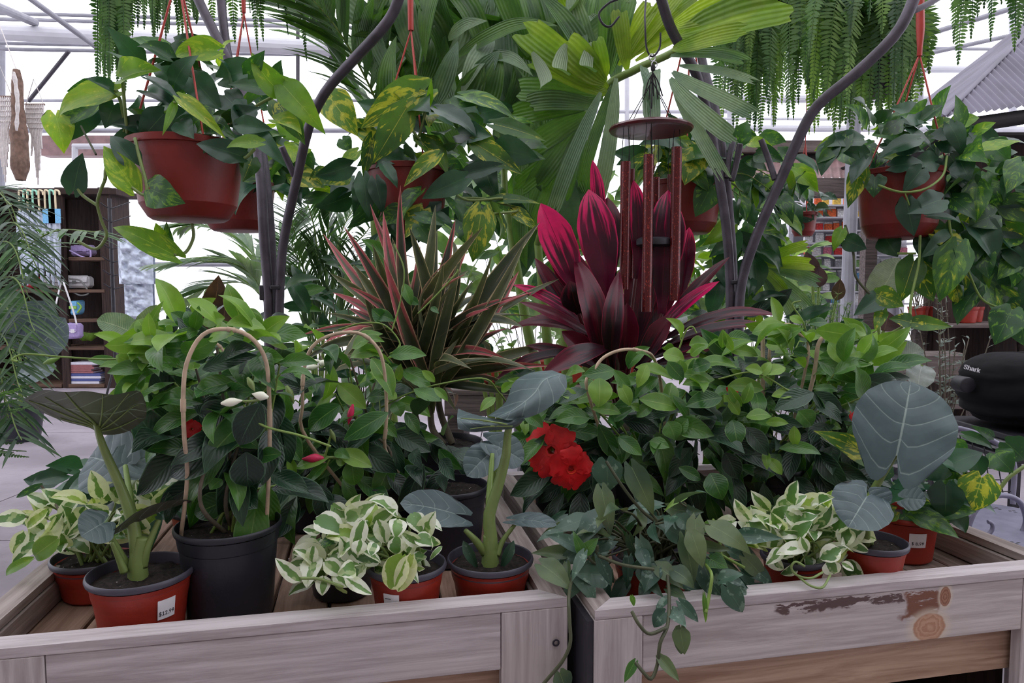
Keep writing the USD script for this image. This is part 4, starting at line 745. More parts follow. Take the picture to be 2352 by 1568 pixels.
s = W(1502, 556, Yc); T.part('striker', lathe([(0, -.011), (.036, -.011), (.043, -.007), (.044, 0), (.043, .007), (.036, .011), (0, .011)], s, 40), 'black_paint', smooth=50); T.part('cord', tube([s, c], .0012, 5), 'string')
T.part('sail_cord', tube([s, s - V(0, 0, .22)], .0009, 5), 'string')
hk = [(1524, -40, Ys - .205), (1508, -62, Ys - .225), (1490, -44, Ys - .25), (1482, 20, Yc + .02), (1482, 60, Yc), (1485, 110, Yc), (1498, 130, Yc), (1515, 110, Yc), (1517, 75, Yc)]
solo('hanging_hook', tube(spline([W(*q) for q in hk], 30), .0024, 8), 'wire_steel', 'thin steel hook that carries the dark red wind chime', 'hook', 'steel S hooks', smooth=60)
hk = [(1470, -175, 1.81), (1455, -190, 1.79), (1442, -160, 1.77), (1436, -60, 1.72), (1425, -8, 1.7), (1400, 6, 1.7), (1376, 30, 1.7), (1384, 54, 1.7), (1402, 61, 1.7), (1422, 38, 1.7)]
solo('hanging_hook', tube(spline([W(*q) for q in hk], 30), .0028, 8), 'wire_steel', 'empty curled steel hook hanging in front of the big palm', 'hook', 'steel S hooks', smooth=60)
# ---------------------------------------------------------------- plants standing in the benches
FZ = FLOORZ + .0012
def vpot(label, c, rt, rb, h, group=None, name='mandevilla', mat='black_plastic', cat='potted plant', rim=None):
    T = Thing(name, label, cat, V(c[0], c[1], FZ), group=group); p = pot(T, V(c[0], c[1], FZ), rt, rb, h, mat, rim or ('black_plastic' if mat == 'black_plastic' else 'rim_plastic')); T.p = p; T.top = V(c[0], c[1], FZ + h - .012); return T
def vleaf(T, r, rows, kind='ellip'):
    """Single leaves read off a zoom: base, tip, width, material, roll, depth, arch, fold."""
    for k, (bx, by, tx, ty, w, m, roll, Y, *e) in enumerate(rows):
        arch, fold = (e + [.1, .22])[:2] if len(e) < 2 else e[:2]; rg = np.random.default_rng(k + int(bx))
        P0, P1 = W(*Z(r, bx, by), Y), W(*Z(r, tx, ty), Y + rg.uniform(-.03, .01)); ca = max(.5, math.cos(math.radians(min(abs(roll), 180 - abs(roll)))))
        T.part('leaf', leaf(P0, P1, w * .34438 / FPX * Y / ca ** .6, kind, face(P0, P1, roll), rg.normal() * .04, arch, fold, .03, 12, 7, rng=rg, curl=rg.uniform(0, .4)), MM.get(m, m))
MM = dict(y='mandevilla_young', m='mandevilla_mid', d='mandevilla_dark', Yg='pothos_gold', Gg='pothos_green', Gd='pothos_dark')
def bud(T, r, x0, y0, x1, y1, w, Y, mat, name='flower_bud'):
    a, b = W(*Z(r, x0, y0), Y), W(*Z(r, x1, y1), Y); R = w * .34438 / FPX * Y / 2
    T.part(name, tube(spline([a, b], 9), R * np.array([.3, .55, .8, 1, .98, .85, .6, .35, .08]), 10), mat, smooth=60)
def flower(T, x, y, R, Y, tilt=(0, -1, .25), rot=0.):
    """A five-petalled trumpet flower of radius R pixels."""
    c = W(x, y, Y); rr = R / FPX * Y; n = unit(tilt); a = unit(np.cross(n, V(0, 0, 1))); b = np.cross(n, a); fl = None
    fl = T.part('flower_throat', tube(spline([c - n * rr * .7, c - n * rr * .25, c + n * .002], 8), np.array([.1, .14, .2, .26, .3, .34, .36, .4]) * rr * .6, 12, cap=False), 'petal_orange', smooth=60)
    for k in range(5):
        t = rot + k * 2 * math.pi / 5; d = a * math.cos(t) + b * math.sin(t); s = -a * math.sin(t) + b * math.cos(t)
        T.part('petal', leaf(c + d * rr * .14, c + d * rr * 1.0 + s * rr * .12 - n * rr * .1, rr * 1.12, 'fish', n, bend=.06, arch=.16, fold=.08, wave=.07, nv=8, nu=9, ragged=.03, rng=np.random.default_rng(k)), 'petal_red', parent=fl)
def tendril(T, pts, r=.0018, mat='stem_green'): T.part('tendril', tube(spline([W(*q) for q in pts], 40), r, 6), mat, smooth=60)
RM = 'mandevilla vines on bamboo hoops in black pots'

# mandevilla, front left
c, h = at_pot(525, 1198, 232, .0825); T = vpot('mandevilla with white buds and a bamboo hoop, in the big black pot at front left', c, .0825, .066, h, RM); Y = c[1]; TP = T.top
hoop(T, [TP + V(-.067, -.03, -.02), W(430, 1100, Y - .07), W(423, 1000, Y - .09), W(421, 900, Y - .1), W(430, 830, Y - .1), W(462, 772, Y - .09), W(510, 755, Y - .08), W(570, 770, Y - .07), W(608, 820, Y - .06), W(618, 900, Y - .05), W(619, 1050, Y - .03), TP + V(.06, .0, -.02)])
rg = np.random.default_rng(2)
for k in range(4): stalk(T, [TP + V(rg.normal() * .015, rg.normal() * .015, -.01), TP + V(rg.normal() * .03, rg.normal() * .03, .08), W(rg.uniform(420, 620), rg.uniform(760, 960), Y + rg.uniform(-.03, .06))], (.004, .002), 'stem_brown')
vleaf(T, 7, [(1520, 0, 1105, 190, 230, 'd', 15, Y - .06), (1640, 30, 1655, 275, 240, 'd', 0, Y - .06), (1540, 330, 1285, 440, 190, 'm', 15, Y), (1600, 310, 1700, 390, 190, 'd', 0, Y - .01), (1420, 60, 1240, 300, 150, 'd', 0, Y + .04), (1400, 130, 1350, 280, 140, 'd', 0, Y), (1480, 210, 1400, 280, 90, 'm', 30, Y - .05), (1720, 60, 1880, 40, 110, 'm', 20, Y - .03)])
vleaf(T, 4, [(1740, 1180, 1590, 1465, 220, 'd', 5, Y - .07), (1540, 1180, 1330, 1330, 190, 'd', 15, Y - .05), (1300, 1180, 1560, 1250, 170, 'd', 15, Y - .03), (1200, 1440, 1080, 1560, 170, 'd', 10, Y), (1560, 1090, 1840, 1110, 110, 'm', 20, Y), (1690, 900, 1870, 870, 150, 'm', 30, Y), (1350, 950, 1700, 850, 130, 'd', 30, Y - .02), (1500, 610, 1340, 640, 110, 'y', 25, Y), (1690, 1010, 1440, 990, 130, 'm', 25, Y + .02), (1720, 730, 2040, 720, 150, 'm', 30, Y + .03, .08), (1500, 720, 1700, 790, 100, 'm', 20, Y), (1330, 690, 1130, 760, 90, 'm', 30, Y), (1730, 720, 1640, 560, 120, 'y', 10, Y), (1740, 720, 1910, 600, 120, 'y', 20, Y + .01), (1730, 740, 1560, 600, 90, 'm', 40, Y), (1300, 680, 1240, 560, 100, 'm', 10, Y), (1290, 690, 1320, 540, 90, 'm', 10, Y), (1280, 690, 1140, 570, 110, 'm', 15, Y + .03), (980, 720, 920, 620, 110, 'y', 10, Y + .03), (990, 720, 1050, 630, 90, 'y', 10, Y + .03), (980, 720, 1080, 500, 60, 'y', 20, Y + .03), (920, 870, 1080, 840, 110, 'y', 10, Y), (830, 830, 780, 740, 80, 'y', 0, Y), (860, 900, 770, 860, 80, 'y', 0, Y), (820, 930, 770, 1010, 60, 'y', 0, Y), (840, 900, 980, 950, 80, 'y', 35, Y), (920, 860, 860, 790, 90, 'm', 5, Y), (1060, 1100, 1000, 1080, 60, 'y', 20, Y)])
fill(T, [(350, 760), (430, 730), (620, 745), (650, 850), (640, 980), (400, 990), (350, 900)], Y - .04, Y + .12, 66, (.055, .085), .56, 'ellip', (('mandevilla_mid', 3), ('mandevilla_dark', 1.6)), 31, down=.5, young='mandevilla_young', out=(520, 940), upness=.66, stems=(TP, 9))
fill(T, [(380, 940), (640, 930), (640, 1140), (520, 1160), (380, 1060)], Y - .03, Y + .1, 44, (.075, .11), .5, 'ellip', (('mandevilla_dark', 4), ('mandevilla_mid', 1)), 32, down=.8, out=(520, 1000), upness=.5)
fill(T, [(280, 800), (360, 770), (400, 860), (330, 900), (280, 850)], Y - .02, Y + .1, 18, (.04, .07), .5, 'ellip', (('mandevilla_young', 2), ('mandevilla_mid', 1)), 33, down=.2, out=(380, 850), upness=.5)
for a in ((1475, 1180, 1620, 1160, 60), (1790, 1140, 1680, 1115, 62)): bud(T, 4, *a, Y - .09, 'bud_white')
bud(T, 4, 1650, 1005, 1700, 1100, 44, Y - .09, 'stem_pale'); vine(T, 4, [(1620, 1165, Y - .09), (1710, 1160, Y - .09), (1790, 1140, Y - .09)], .002, 'stem_pale', 10)
flower(T, 440, 985, 21, Y - .03, (.3, -1, .1)); tendril(T, [(330, 800, Y), (270, 824, Y), (150, 820, Y - .02), (60, 813, Y - .03), (28, 825, Y - .04), (40, 830, Y - .04)])
bud(T, 4, 290, 915, 400, 875, 40, Y - .03, 'mandevilla_young', 'young_leaf'); tendril(T, [(560, 930, Y - .05), (600, 975, Y - .08), (690, 1000, Y - .1), (760, 1025, Y - .1)])
tag_on(T, V(c[0], c[1], FZ), .0825, .066, h, (444, 1305), (.02, .03), None, T.p, z=.07, th=math.radians(208), extra=((.001, .003, -.008), (.005, .007, -.008)))

# mandevilla behind it and in the middle
T = vpot('mandevilla with pink buds and young glossy leaves on the middle bamboo hoop', (-.27, 1.40), .0825, .066, .15, RM); Y = 1.4; TP = T.top
hoop(T, [TP + V(-.05, -.03, -.02), W(700, 1000, Y - .1), W(695, 930, Y - .12), W(698, 850, Y - .12), W(718, 795, Y - .12), W(765, 768, Y - .11), W(825, 765, Y - .1), W(868, 800, Y - .1), W(884, 860, Y - .09), W(888, 960, Y - .08), W(887, 1040, Y - .06), TP + V(.06, .03, -.02)])
for k in range(5): stalk(T, [TP + V(rg.normal() * .015, rg.normal() * .015, -.01), TP + V(rg.normal() * .03, rg.normal() * .03, .08), W(rg.uniform(700, 900), rg.uniform(780, 980), Y + rg.uniform(-.05, .06))], (.004, .002), 'stem_brown')
Yf = Y - .13
vleaf(T, 5, [(335, 1240, 35, 1420, 150, 'm', 20, Yf, .12), (0, 1045, 190, 1215, 140, 'y', 15, Y - .05), (300, 830, 70, 850, 110, 'y', 35, Y), (345, 855, 585, 850, 110, 'm', 30, Y), (430, 960, 605, 1030, 110, 'm', 20, Y), (390, 1110, 310, 1140, 90, 'y', 20, Y), (560, 960, 650, 1040, 60, 'y', 10, Y - .03), (640, 1075, 735, 1160, 60, 'y', 15, Y - .05), (230, 590, 370, 620, 90, 'm', 20, Y + .05), (310, 620, 230, 550, 100, 'm', 10, Y + .05), (440, 380, 490, 520, 80, 'm', 10, Y + .05), (470, 470, 540, 520, 60, 'm', 10, Y + .05), (620, 540, 670, 575, 40, 'm', 10, Y + .05), (380, 1170, 420, 1260, 110, 'm', 10, Y), (200, 1140, 330, 1130, 100, 'm', 25, Y), (370, 1370, 620, 1500, 150, 'd', 15, Y), (450, 1240, 540, 1380, 90, 'm', 10, Y), (410, 1030, 420, 920, 60, 'y', 0, Y), (120, 1060, 220, 1000, 90, 'm', 20, Y)])
vleaf(T, 4, [(1900, 1335, 1895, 1100, 115, 'm', 0, Yf), (1865, 1365, 2010, 1562, 150, 'm', 10, Yf), (2270, 1190, 2045, 1360, 160, 'm', 20, Yf), (1880, 1110, 1770, 1300, 90, 'y', 30, Yf), (2110, 1200, 2000, 1340, 130, 'd', 10, Y - .06), (2240, 1560, 2323, 1540, 110, 'y', 20, Yf), (1830, 1340, 1980, 1370, 120, 'm', 25, Y - .05), (2150, 1340, 2290, 1480, 130, 'd', 10, Y - .04)])
vleaf(T, 8, [(0, 25, 230, 130, 130, 'y', 25, Yf), (95, 80, 115, 255, 150, 'm', 5, Yf), (420, 180, 545, 155, 80, 'm', 10, Y), (340, 160, 440, 210, 70, 'y', 20, Y), (330, 10, 385, 110, 90, 'm', 0, Y), (150, 170, 240, 340, 90, 'm', 10, Y), (230, 20, 360, 140, 110, 'm', 10, Y)])
vleaf(T, 7, [(2180, 100, 2040, 245, 70, 'm', 30, Yf), (1930, 60, 1965, 200, 70, 'y', 0, Yf), (2200, 60, 1960, 130, 100, 'y', 40, Yf), (2230, 30, 2323, 60, 80, 'm', 20, Yf)])
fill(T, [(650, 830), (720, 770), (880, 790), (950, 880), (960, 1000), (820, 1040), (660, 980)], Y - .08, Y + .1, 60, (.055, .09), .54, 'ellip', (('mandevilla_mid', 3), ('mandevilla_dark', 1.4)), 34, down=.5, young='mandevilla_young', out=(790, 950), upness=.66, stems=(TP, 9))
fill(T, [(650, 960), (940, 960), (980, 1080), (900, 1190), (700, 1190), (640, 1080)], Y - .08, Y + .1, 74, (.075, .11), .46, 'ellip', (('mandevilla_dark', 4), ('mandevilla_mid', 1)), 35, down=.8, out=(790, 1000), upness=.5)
bud(T, 4, 2165, 1545, 2012, 1550, 66, Yf, 'bud_pink'); bud(T, 5, 100, 1185, 70, 1320, 44, Y - .1, 'bud_pink'); vine(T, 4, [(2165, 1545, Yf), (2215, 1540, Yf), (2260, 1545, Yf)], .003, 'stem_pale', 8)
for a in ((2040, 945, 2135, 930, 46), (2180, 915, 2120, 905, 46), (2070, 900, 2140, 895, 30)): bud(T, 4, *a, Y, 'bud_white')
for a in ((1910, 1060, 1960, 1180, 50), (2200, 1350, 2240, 1440, 34)): bud(T, 4, *a, Yf, 'stem_pale')
tendril(T, [(757, 1055, Yf), (735, 1090, Yf), (689, 1104, Yf), (620, 1118, Yf - .02), (551, 1130, Yf - .03), (490, 1150, Yf - .04), (436, 1168, Yf - .05)], .0026)
tendril(T, [(760, 1000, Yf), (740, 1060, Yf), (700, 1100, Yf)], .0024); tendril(T, [(876, 935, Y), (935, 905, Y), (1010, 882, Y), (1110, 869, Y), (1145, 900, Y + .03), (1165, 925, Y + .05)], .002); tendril(T, [(776, 757, Y), (830, 742, Y), (880, 745, Y), (912, 775, Y), (918, 800, Y), (895, 812, Y)])
tendril(T, [(900, 760, Y + .03), (920, 690, Y + .04), (928, 620, Y + .04), (905, 560, Y + .05)], .0016); tendril(T, [(960, 720, Y), (1000, 680, Y), (1046, 630, Y), (1052, 618, Y)], .0018)
# third and fourth vines, deeper on the left bench
T = vpot('mandevilla with a low inner bamboo hoop, behind the front left black pot', (-.455, 1.56), .0825, .066, .15, RM); Y = 1.56; TP = T.top
hoop(T, [TP + V(-.06, 0, -.02), W(440, 900, Y), W(452, 830, Y), W(478, 790, Y), W(505, 795, Y), W(528, 840, Y), W(540, 900, Y), TP + V(.05, 0, -.02)])
fill(T, [(330, 760), (420, 720), (600, 730), (700, 800), (690, 960), (560, 1000), (380, 960)], Y - .08, Y + .12, 74, (.06, .095), .54, 'ellip', (('mandevilla_mid', 3), ('mandevilla_dark', 2)), 36, down=.5, young='mandevilla_young', out=(530, 920), upness=.66, stems=(TP, 10))
fill(T, [(390, 950), (700, 950), (690, 1180), (640, 1200), (420, 1120)], Y - .06, Y + .06, 50, (.08, .12), .48, 'ellip', (('mandevilla_dark', 4), ('mandevilla_mid', .5)), 37, down=.8, out=(560, 1000))
# bushy mandevillas on the right bench
T = vpot('broad bushy mandevilla on a bamboo hoop, filling the middle of the right bench', (.30, 1.50), .0825, .066, .15, RM); Y = 1.5; TP = T.top
hoop(T, [TP + V(-.07, -.02, -.02), W(1350, 900, Y - .14), W(1360, 860, Y - .14), W(1385, 822, Y - .13), W(1430, 803, Y - .12), W(1475, 806, Y - .1), W(1503, 825, Y - .06), W(1520, 900, Y + .02), TP + V(.05, .04, -.02)])
Yf = Y - .16
vleaf(T, 5, [(1680, 1275, 1465, 1280, 125, 'm', 25, Yf), (1695, 1215, 1895, 1235, 95, 'y', 35, Yf), (1745, 1010, 1740, 1200, 170, 'y', 10, Yf), (1230, 1240, 1370, 1340, 100, 'm', 25, Yf), (2010, 1150, 2270, 1205, 130, 'y', 35, Yf), (2200, 1300, 2250, 1420, 140, 'm', 5, Yf), (1740, 1320, 1860, 1560, 130, 'm', 10, Yf + .03), (1470, 1100, 1610, 1150, 80, 'y', 30, Yf), (1050, 1140, 950, 1225, 70, 'y', 20, Yf), (1090, 1100, 1170, 1040, 60, 'y', 20, Yf), (1840, 955, 1960, 1090, 90, 'm', 20, Yf), (1880, 1050, 1950, 1190, 100, 'y', 10, Yf), (2060, 920, 2000, 1070, 90, 'y', 0, Yf), (1950, 1190, 2030, 1215, 60, 'y', 20, Yf), (2100, 1180, 1990, 1270, 90, 'm', 20, Yf), (1280, 1190, 1440, 1150, 140, 'm', 20, Yf), (1870, 1400, 2030, 1520, 110, 'm', 15, Yf), (2080, 1430, 2210, 1470, 90, 'm', 20, Yf), (2170, 850, 2310, 880, 110, 'y', 30, Yf + .04), (2200, 900, 2310, 1020, 110, 'm', 10, Yf), (1900, 1290, 2160, 1360, 160, 'd', 20, Yf + .05)])
vleaf(T, 6, [(310, 1140, 70, 1185, 130, 'm', 25, Yf), (920, 1110, 660, 1220, 140, 'd', 20, Yf), (470, 1270, 640, 1250, 90, 'bud_white' if 0 else 'y', 40, Yf - .02, .14), (380, 1290, 410, 1460, 140, 'm', 5, Yf), (640, 1130, 812, 1115, 80, 'y', 35, Yf), (600, 790, 745, 800, 110, 'y', 35, Y), (230, 1040, 50, 1040, 90, 'y', 30, Yf), (320, 1120, 430, 1260, 90, 'y', 10, Yf), (590, 980, 735, 935, 90, 'y', 30, Yf), (580, 970, 470, 940, 80, 'y', 30, Yf), (90, 790, 220, 780, 110, 'y', 30, Yf), (100, 860, 190, 790, 80, 'y', 30, Yf), (310, 810, 310, 690, 60, 'y', 0, Yf), (380, 830, 320, 700, 60, 'y', 0, Yf), (450, 1180, 500, 1040, 80, 'y', 0, Yf), (440, 1200, 350, 1060, 70, 'y', 0, Yf), (330, 760, 500, 750, 110, 'm', 30, Y), (600, 1310, 750, 1310, 70, 'y', 20, Yf), (470, 1340, 620, 1520, 130, 'd', 10, Yf), (0, 1360, 80, 1280, 110, 'm', 10, Yf), (30, 890, 40, 990, 90, 'y', 0, Yf), (820, 1230, 910, 1330, 150, 'm', 10, Yf + .05), (790, 1330, 800, 1470, 80, 'y', 0, Yf), (690, 1480, 980, 1500, 90, 'm', 25, Yf), (560, 1010, 640, 900, 70, 'y', 0, Yf), (230, 910, 110, 950, 110, 'm', 30, Yf)])
vleaf(T, 9, [(230, 170, 310, 340, 170, 'm', 5, Yf), (20, 130, 180, 210, 90, 'm', 20, Yf), (620, 70, 710, 180, 80, 'y', 10, Yf), (600, 10, 610, 145, 60, 'y', 0, Yf), (330, 30, 420, 210, 140, 'd', 5, Yf + .03), (590, 120, 560, 230, 110, 'd', 10, Yf + .03)])
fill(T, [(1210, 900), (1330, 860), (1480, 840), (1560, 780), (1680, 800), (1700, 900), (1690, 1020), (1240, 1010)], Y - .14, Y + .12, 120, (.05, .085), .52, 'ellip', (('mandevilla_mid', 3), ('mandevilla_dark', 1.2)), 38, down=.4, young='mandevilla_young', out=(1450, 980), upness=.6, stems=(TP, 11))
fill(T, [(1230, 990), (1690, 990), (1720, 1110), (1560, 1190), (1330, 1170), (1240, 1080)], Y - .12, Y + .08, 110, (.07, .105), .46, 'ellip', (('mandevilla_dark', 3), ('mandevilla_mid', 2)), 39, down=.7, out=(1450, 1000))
flower(T, 1683, 895, 14, Yf + .05)
fill(T, [(1480, 840), (1700, 830), (1710, 1010), (1460, 1010)], Y + .1, Y + .24, 56, (.07, .11), .5, 'ellip', (('mandevilla_dark', 3), ('mandevilla_mid', 2)), 67, down=.5, out=(1580, 900))
tendril(T, [(1650, 870, Yf), (1730, 855, Yf), (1800, 890, Yf), (1850, 930, Yf)]); tendril(T, [(1560, 800, Yf), (1575, 760, Yf), (1590, 750, Yf), (1600, 765, Yf)])
T = vpot('mandevilla bearing two large red open flowers, in a black pot against the bench divider', (.125, 1.66), .0825, .066, .15, RM); Y = 1.6; TP = T.top
fill(T, [(1190, 900), (1300, 860), (1340, 960), (1320, 1060), (1210, 1000)], Y - .1, Y + .06, 40, (.055, .085), .5, 'ellip', (('mandevilla_mid', 3), ('mandevilla_dark', 1.5)), 66, down=.4, young='mandevilla_young', out=(1260, 980), stems=(TP, 7))
flower(T, 1266, 1034, 60, 1.36, (-.1, -1, .2), .3); flower(T, 1312, 1076, 50, 1.34, (.2, -1, -.1), .9)
for q in ((1266, 1034, 1.37), (1312, 1076, 1.35)): stalk(T, [TP, W(q[0] + 10, q[1] - 60, 1.5), W(*q)], (.003, .002), 'stem_green')
T.part('plant_label', boxm(W(1230, 1010, 1.42), W(1254, 985, 1.422)), 'bamboo')
T = vpot('upright mandevilla with twisted bamboo tops, right of the red flowered one', (.56, 1.52), .0825, .066, .15, RM); Y = 1.52; TP = T.top
hoop(T, [TP + V(-.05, -.03, -.02), W(1765, 900, Y), W(1768, 800, Y), W(1790, 755, Y), W(1812, 745, Y), W(1835, 765, Y), W(1855, 820, Y), TP + V(.05, .04, -.02)])
stalk(T, [TP + V(-.02, -.03, -.02), W(1748, 1150, Y - .06), W(1752, 900, Y - .06), W(1752, 760, Y - .05)], .0045, 'bamboo', 'cane'); stalk(T, [TP + V(.03, -.03, -.02), W(1865, 880, Y), W(1880, 790, Y), W(1905, 765, Y)], .0045, 'bamboo', 'cane')
vleaf(T, 6, [(1110, 910, 1325, 900, 100, 'y', 35, Y - .05), (1060, 740, 1225, 750, 70, 'y', 35, Y), (1100, 680, 1285, 710, 90, 'y', 30, Y), (820, 740, 905, 750, 60, 'm', 20, Y), (900, 1110, 1120, 1240, 130, 'd', 15, Y - .1), (1010, 640, 890, 640, 70, 'm', 25, Y), (760, 600, 850, 640, 60, 'y', 20, Y), (920, 1080, 1090, 1090, 60, 'm', 30, Y - .1), (980, 1330, 1110, 1340, 70, 'y', 30, Y - .1), (1200, 1340, 1310, 1370, 70, 'y', 20, Y - .1), (960, 860, 1060, 900, 90, 'm', 20, Y), (1060, 790, 1120, 900, 110, 'm', 10, Y), (610, 750, 740, 720, 90, 'm', 30, Y), (780, 830, 890, 850, 90, 'm', 10, Y), (1010, 970, 1110, 1030, 120, 'm', 10, Y - .05), (700, 880, 690, 970, 110, 'm', 0, Y)])
fill(T, [(1660, 800), (1760, 740), (1900, 760), (1990, 790), (2010, 880), (1960, 980), (1700, 980)], Y - .1, Y + .12, 100, (.055, .09), .52, 'ellip', (('mandevilla_mid', 3), ('mandevilla_dark', 1.6)), 40, down=.4, young='mandevilla_young', out=(1830, 960), upness=.6, stems=(TP, 10))
fill(T, [(1680, 960), (1980, 960), (1980, 1090), (1900, 1150), (1720, 1130)], Y - .1, Y + .1, 76, (.07, .11), .46, 'ellip', (('mandevilla_dark', 4), ('mandevilla_mid', 1.2)), 41, down=.7, out=(1820, 1000))
flower(T, 1975, 960, 26, Y - .1, (.4, -1, .6)); bud(T, 6, 1290, 1370, 1200, 1340, 44, Y - .12, 'bud_pink'); tendril(T, [(1860, 800, Y), (1845, 740, Y), (1820, 700, Y), (1840, 690, Y)])

# ---------------------------------------------------------------- cordylines
T = vpot('slender cordyline with narrow cream and pink edged leaves, in a wide black pot', (-.165, 1.66), .094, .074, .175, 'cordyline plants', 'cordyline'); Y = 1.66; TP = T.top
st = [[TP, W(992, 980, Y), W(988, 900, Y), W(978, 800, Y)], [TP + V(-.03, 0, 0), W(955, 960, Y + .02), W(950, 850, Y + .02), W(930, 760, Y + .02)], [TP + V(.02, .01, 0), W(1008, 930, Y + .03), W(1015, 830, Y + .03), W(1020, 760, Y + .03)]]
for s in st: stalk(T, s, (.009, .006), 'stem_brown', 'cane')
rg = np.random.default_rng(7)
tips = [(742, 536, 'p'), (920, 425, 'p'), (850, 468, 'p'), (1046, 503, 'p'), (1086, 533, 'p'), (1196, 560, 'p'), (1192, 622, 'p'), (1165, 660, 'p'), (768, 655, 'p'), (800, 700, 'p'), (990, 640, 'p'), (1285, 640, 'g'), (1270, 790, 'g'), (1225, 700, 'g'), (700, 745, 'p'), (880, 485, 'p'), (965, 565, 'p'), (1005, 525, 'g'), (810, 605, 'g'), (855, 560, 'g'), (1130, 585, 'g'), (1210, 545, 'g'), (1130, 870, 'g'), (1200, 850, 'g'), (1160, 740, 'p'), (900, 545, 'g'), (940, 520, 'g'), (1060, 580, 'g'), (1020, 600, 'g'), (760, 700, 'g'), (880, 590, 'p'), (830, 660, 'g'), (1090, 640, 'g'), (970, 700, 'g'), (925, 660, 'g'), (1240, 510, 'g'), (790, 520, 'p'), (1110, 520, 'g'), (1110, 700, 'p'), (840, 745, 'g'), (1050, 940, 'g'), (760, 830, 'g'), (880, 640, 'g'), (1000, 470, 'g')]
for k, (x, y, m) in enumerate(tips):
    s = st[k % 3]; b = spline(s, 20)[int(rg.uniform(12, 19))]; Yt = Y + rg.uniform(-.16, .12); tp = W(x, y, Yt); L = np.linalg.norm(tp - b)
    hint = unit(V(0, 0, .6) + unit(EYE - b) * .7 + V(rg.normal() * .3, 0, 0)) if abs(unit(tp - b)[2]) < .75 else unit(EYE - b + V(rg.normal() * .6, 0, .1))
    T.part('leaf', leaf(b, tp, rg.uniform(.03, .043), 'thin', hint, rg.normal() * .05, rg.uniform(.02, .14), rg.uniform(.3, .8), .05, 14, 5, twist=rg.normal() * .7, rng=rg, curl=rg.uniform(0, .3) if y > 640 else 0), 'cordyline_pink' if m == 'p' else 'cordyline_green')
for k in range(64):
    s = st[k % 3]; b = spline(s, 20)[int(rg.uniform(8, 19))]; a = rg.uniform(0, 6.28); el = rg.uniform(-.2, 1.2); tp = b + V(math.cos(a) * math.cos(el), math.sin(a) * math.cos(el) * .8, math.sin(el)) * rg.uniform(.2, .32)
    T.part('leaf', leaf(b, tp, rg.uniform(.03, .042), 'thin', unit(V(0, -.3, 1) + unit(EYE - b) * .6 + V(rg.normal(), rg.normal(), rg.normal()) * .3), rg.normal() * .05, rg.uniform(.05, .2), rg.uniform(.3, .7), .05, 12, 5, twist=rg.normal() * .6, rng=rg, curl=rg.uniform(0, .5)), rg.choice(['cordyline_green', 'cordyline_green', 'cordyline_pink']))
T = vpot('broad-leaved cordyline in hot pink and near black purple, behind the wind chime', (.32, 1.74), .094, .074, .175, 'cordyline plants', 'cordyline'); Y = 1.76; TP = T.top
cane = [TP, W(1425, 960, Y), W(1420, 880, Y), W(1425, 760, Y)]; stalk(T, cane, (.014, .011), 'stem_brown', 'cane'); cs = spline(cane, 20)
cl = [  # base, tip, width, material, dY, roll, arch, fold
    (1335, 690, 1243, 466, 84, 'h', -.05, 8, .05, .3), (1398, 690, 1352, 435, 92, 'h', -.07, 0, .05, .3), (1385, 560, 1362, 366, 34, 'h', .0, 10, .04, .4), (1460, 640, 1455, 412, 46, 'h', .02, 0, .03, .3), (1410, 640, 1395, 450, 80, 'k', .05, 0, .03, .2), (1520, 720, 1540, 432, 88, 'h', .0, -10, .03, .25), (1560, 700, 1582, 520, 50, 'h', .05, 10, .05, .4),
    (1385, 850, 1343, 612, 88, 'k', -.14, 10, .12, .5), (1408, 850, 1420, 655, 76, 'k', -.16, 0, .1, .6), (1390, 800, 1182, 648, 44, 'h', -.02, 50, .16, .4), (1390, 790, 1195, 690, 40, 'k', -.08, 40, .14, .3), (1400, 820, 1128, 868, 52, 'k', -.05, 50, .24, .4), (1400, 800, 1252, 850, 66, 'k', -.2, 20, .28, .2), (1390, 790, 1170, 740, 60, 'k', .04, 50, .14, .4),
    (1480, 800, 1672, 584, 46, 'k', -.03, 30, .05, .4), (1480, 800, 1652, 645, 40, 'h', -.06, 40, .07, .4), (1480, 810, 1788, 712, 46, 'k', -.05, 45, .22, .35), (1480, 820, 1776, 745, 44, 'k', -.08, 45, .26, .4), (1480, 830, 1645, 775, 60, 'k', -.1, 40, .1, .3), (1450, 820, 1490, 560, 96, 'k', .06, 0, .04, .2), (1400, 820, 1300, 560, 90, 'k', .08, 0, .05, .2), (1440, 830, 1560, 600, 80, 'k', .06, 0, .05, .2), (1390, 830, 1230, 590, 60, 'k', .06, 20, .08, .3), (1430, 850, 1440, 700, 80, 'k', -.1, 0, .06, .4), (1460, 850, 1540, 720, 70, 'k', -.08, 20, .08, .4), (1380, 850, 1290, 760, 70, 'k', -.08, 20, .1, .4), (1400, 860, 1210, 790, 56, 'k', -.02, 40, .16, .4), (1470, 850, 1700, 800, 56, 'k', -.02, 40, .16, .4), (1330, 720, 1310, 650, 80, 'k', -.1, 0, .1, .3), (1380, 740, 1260, 560, 70, 'k', 0, 10, .05, .3)]
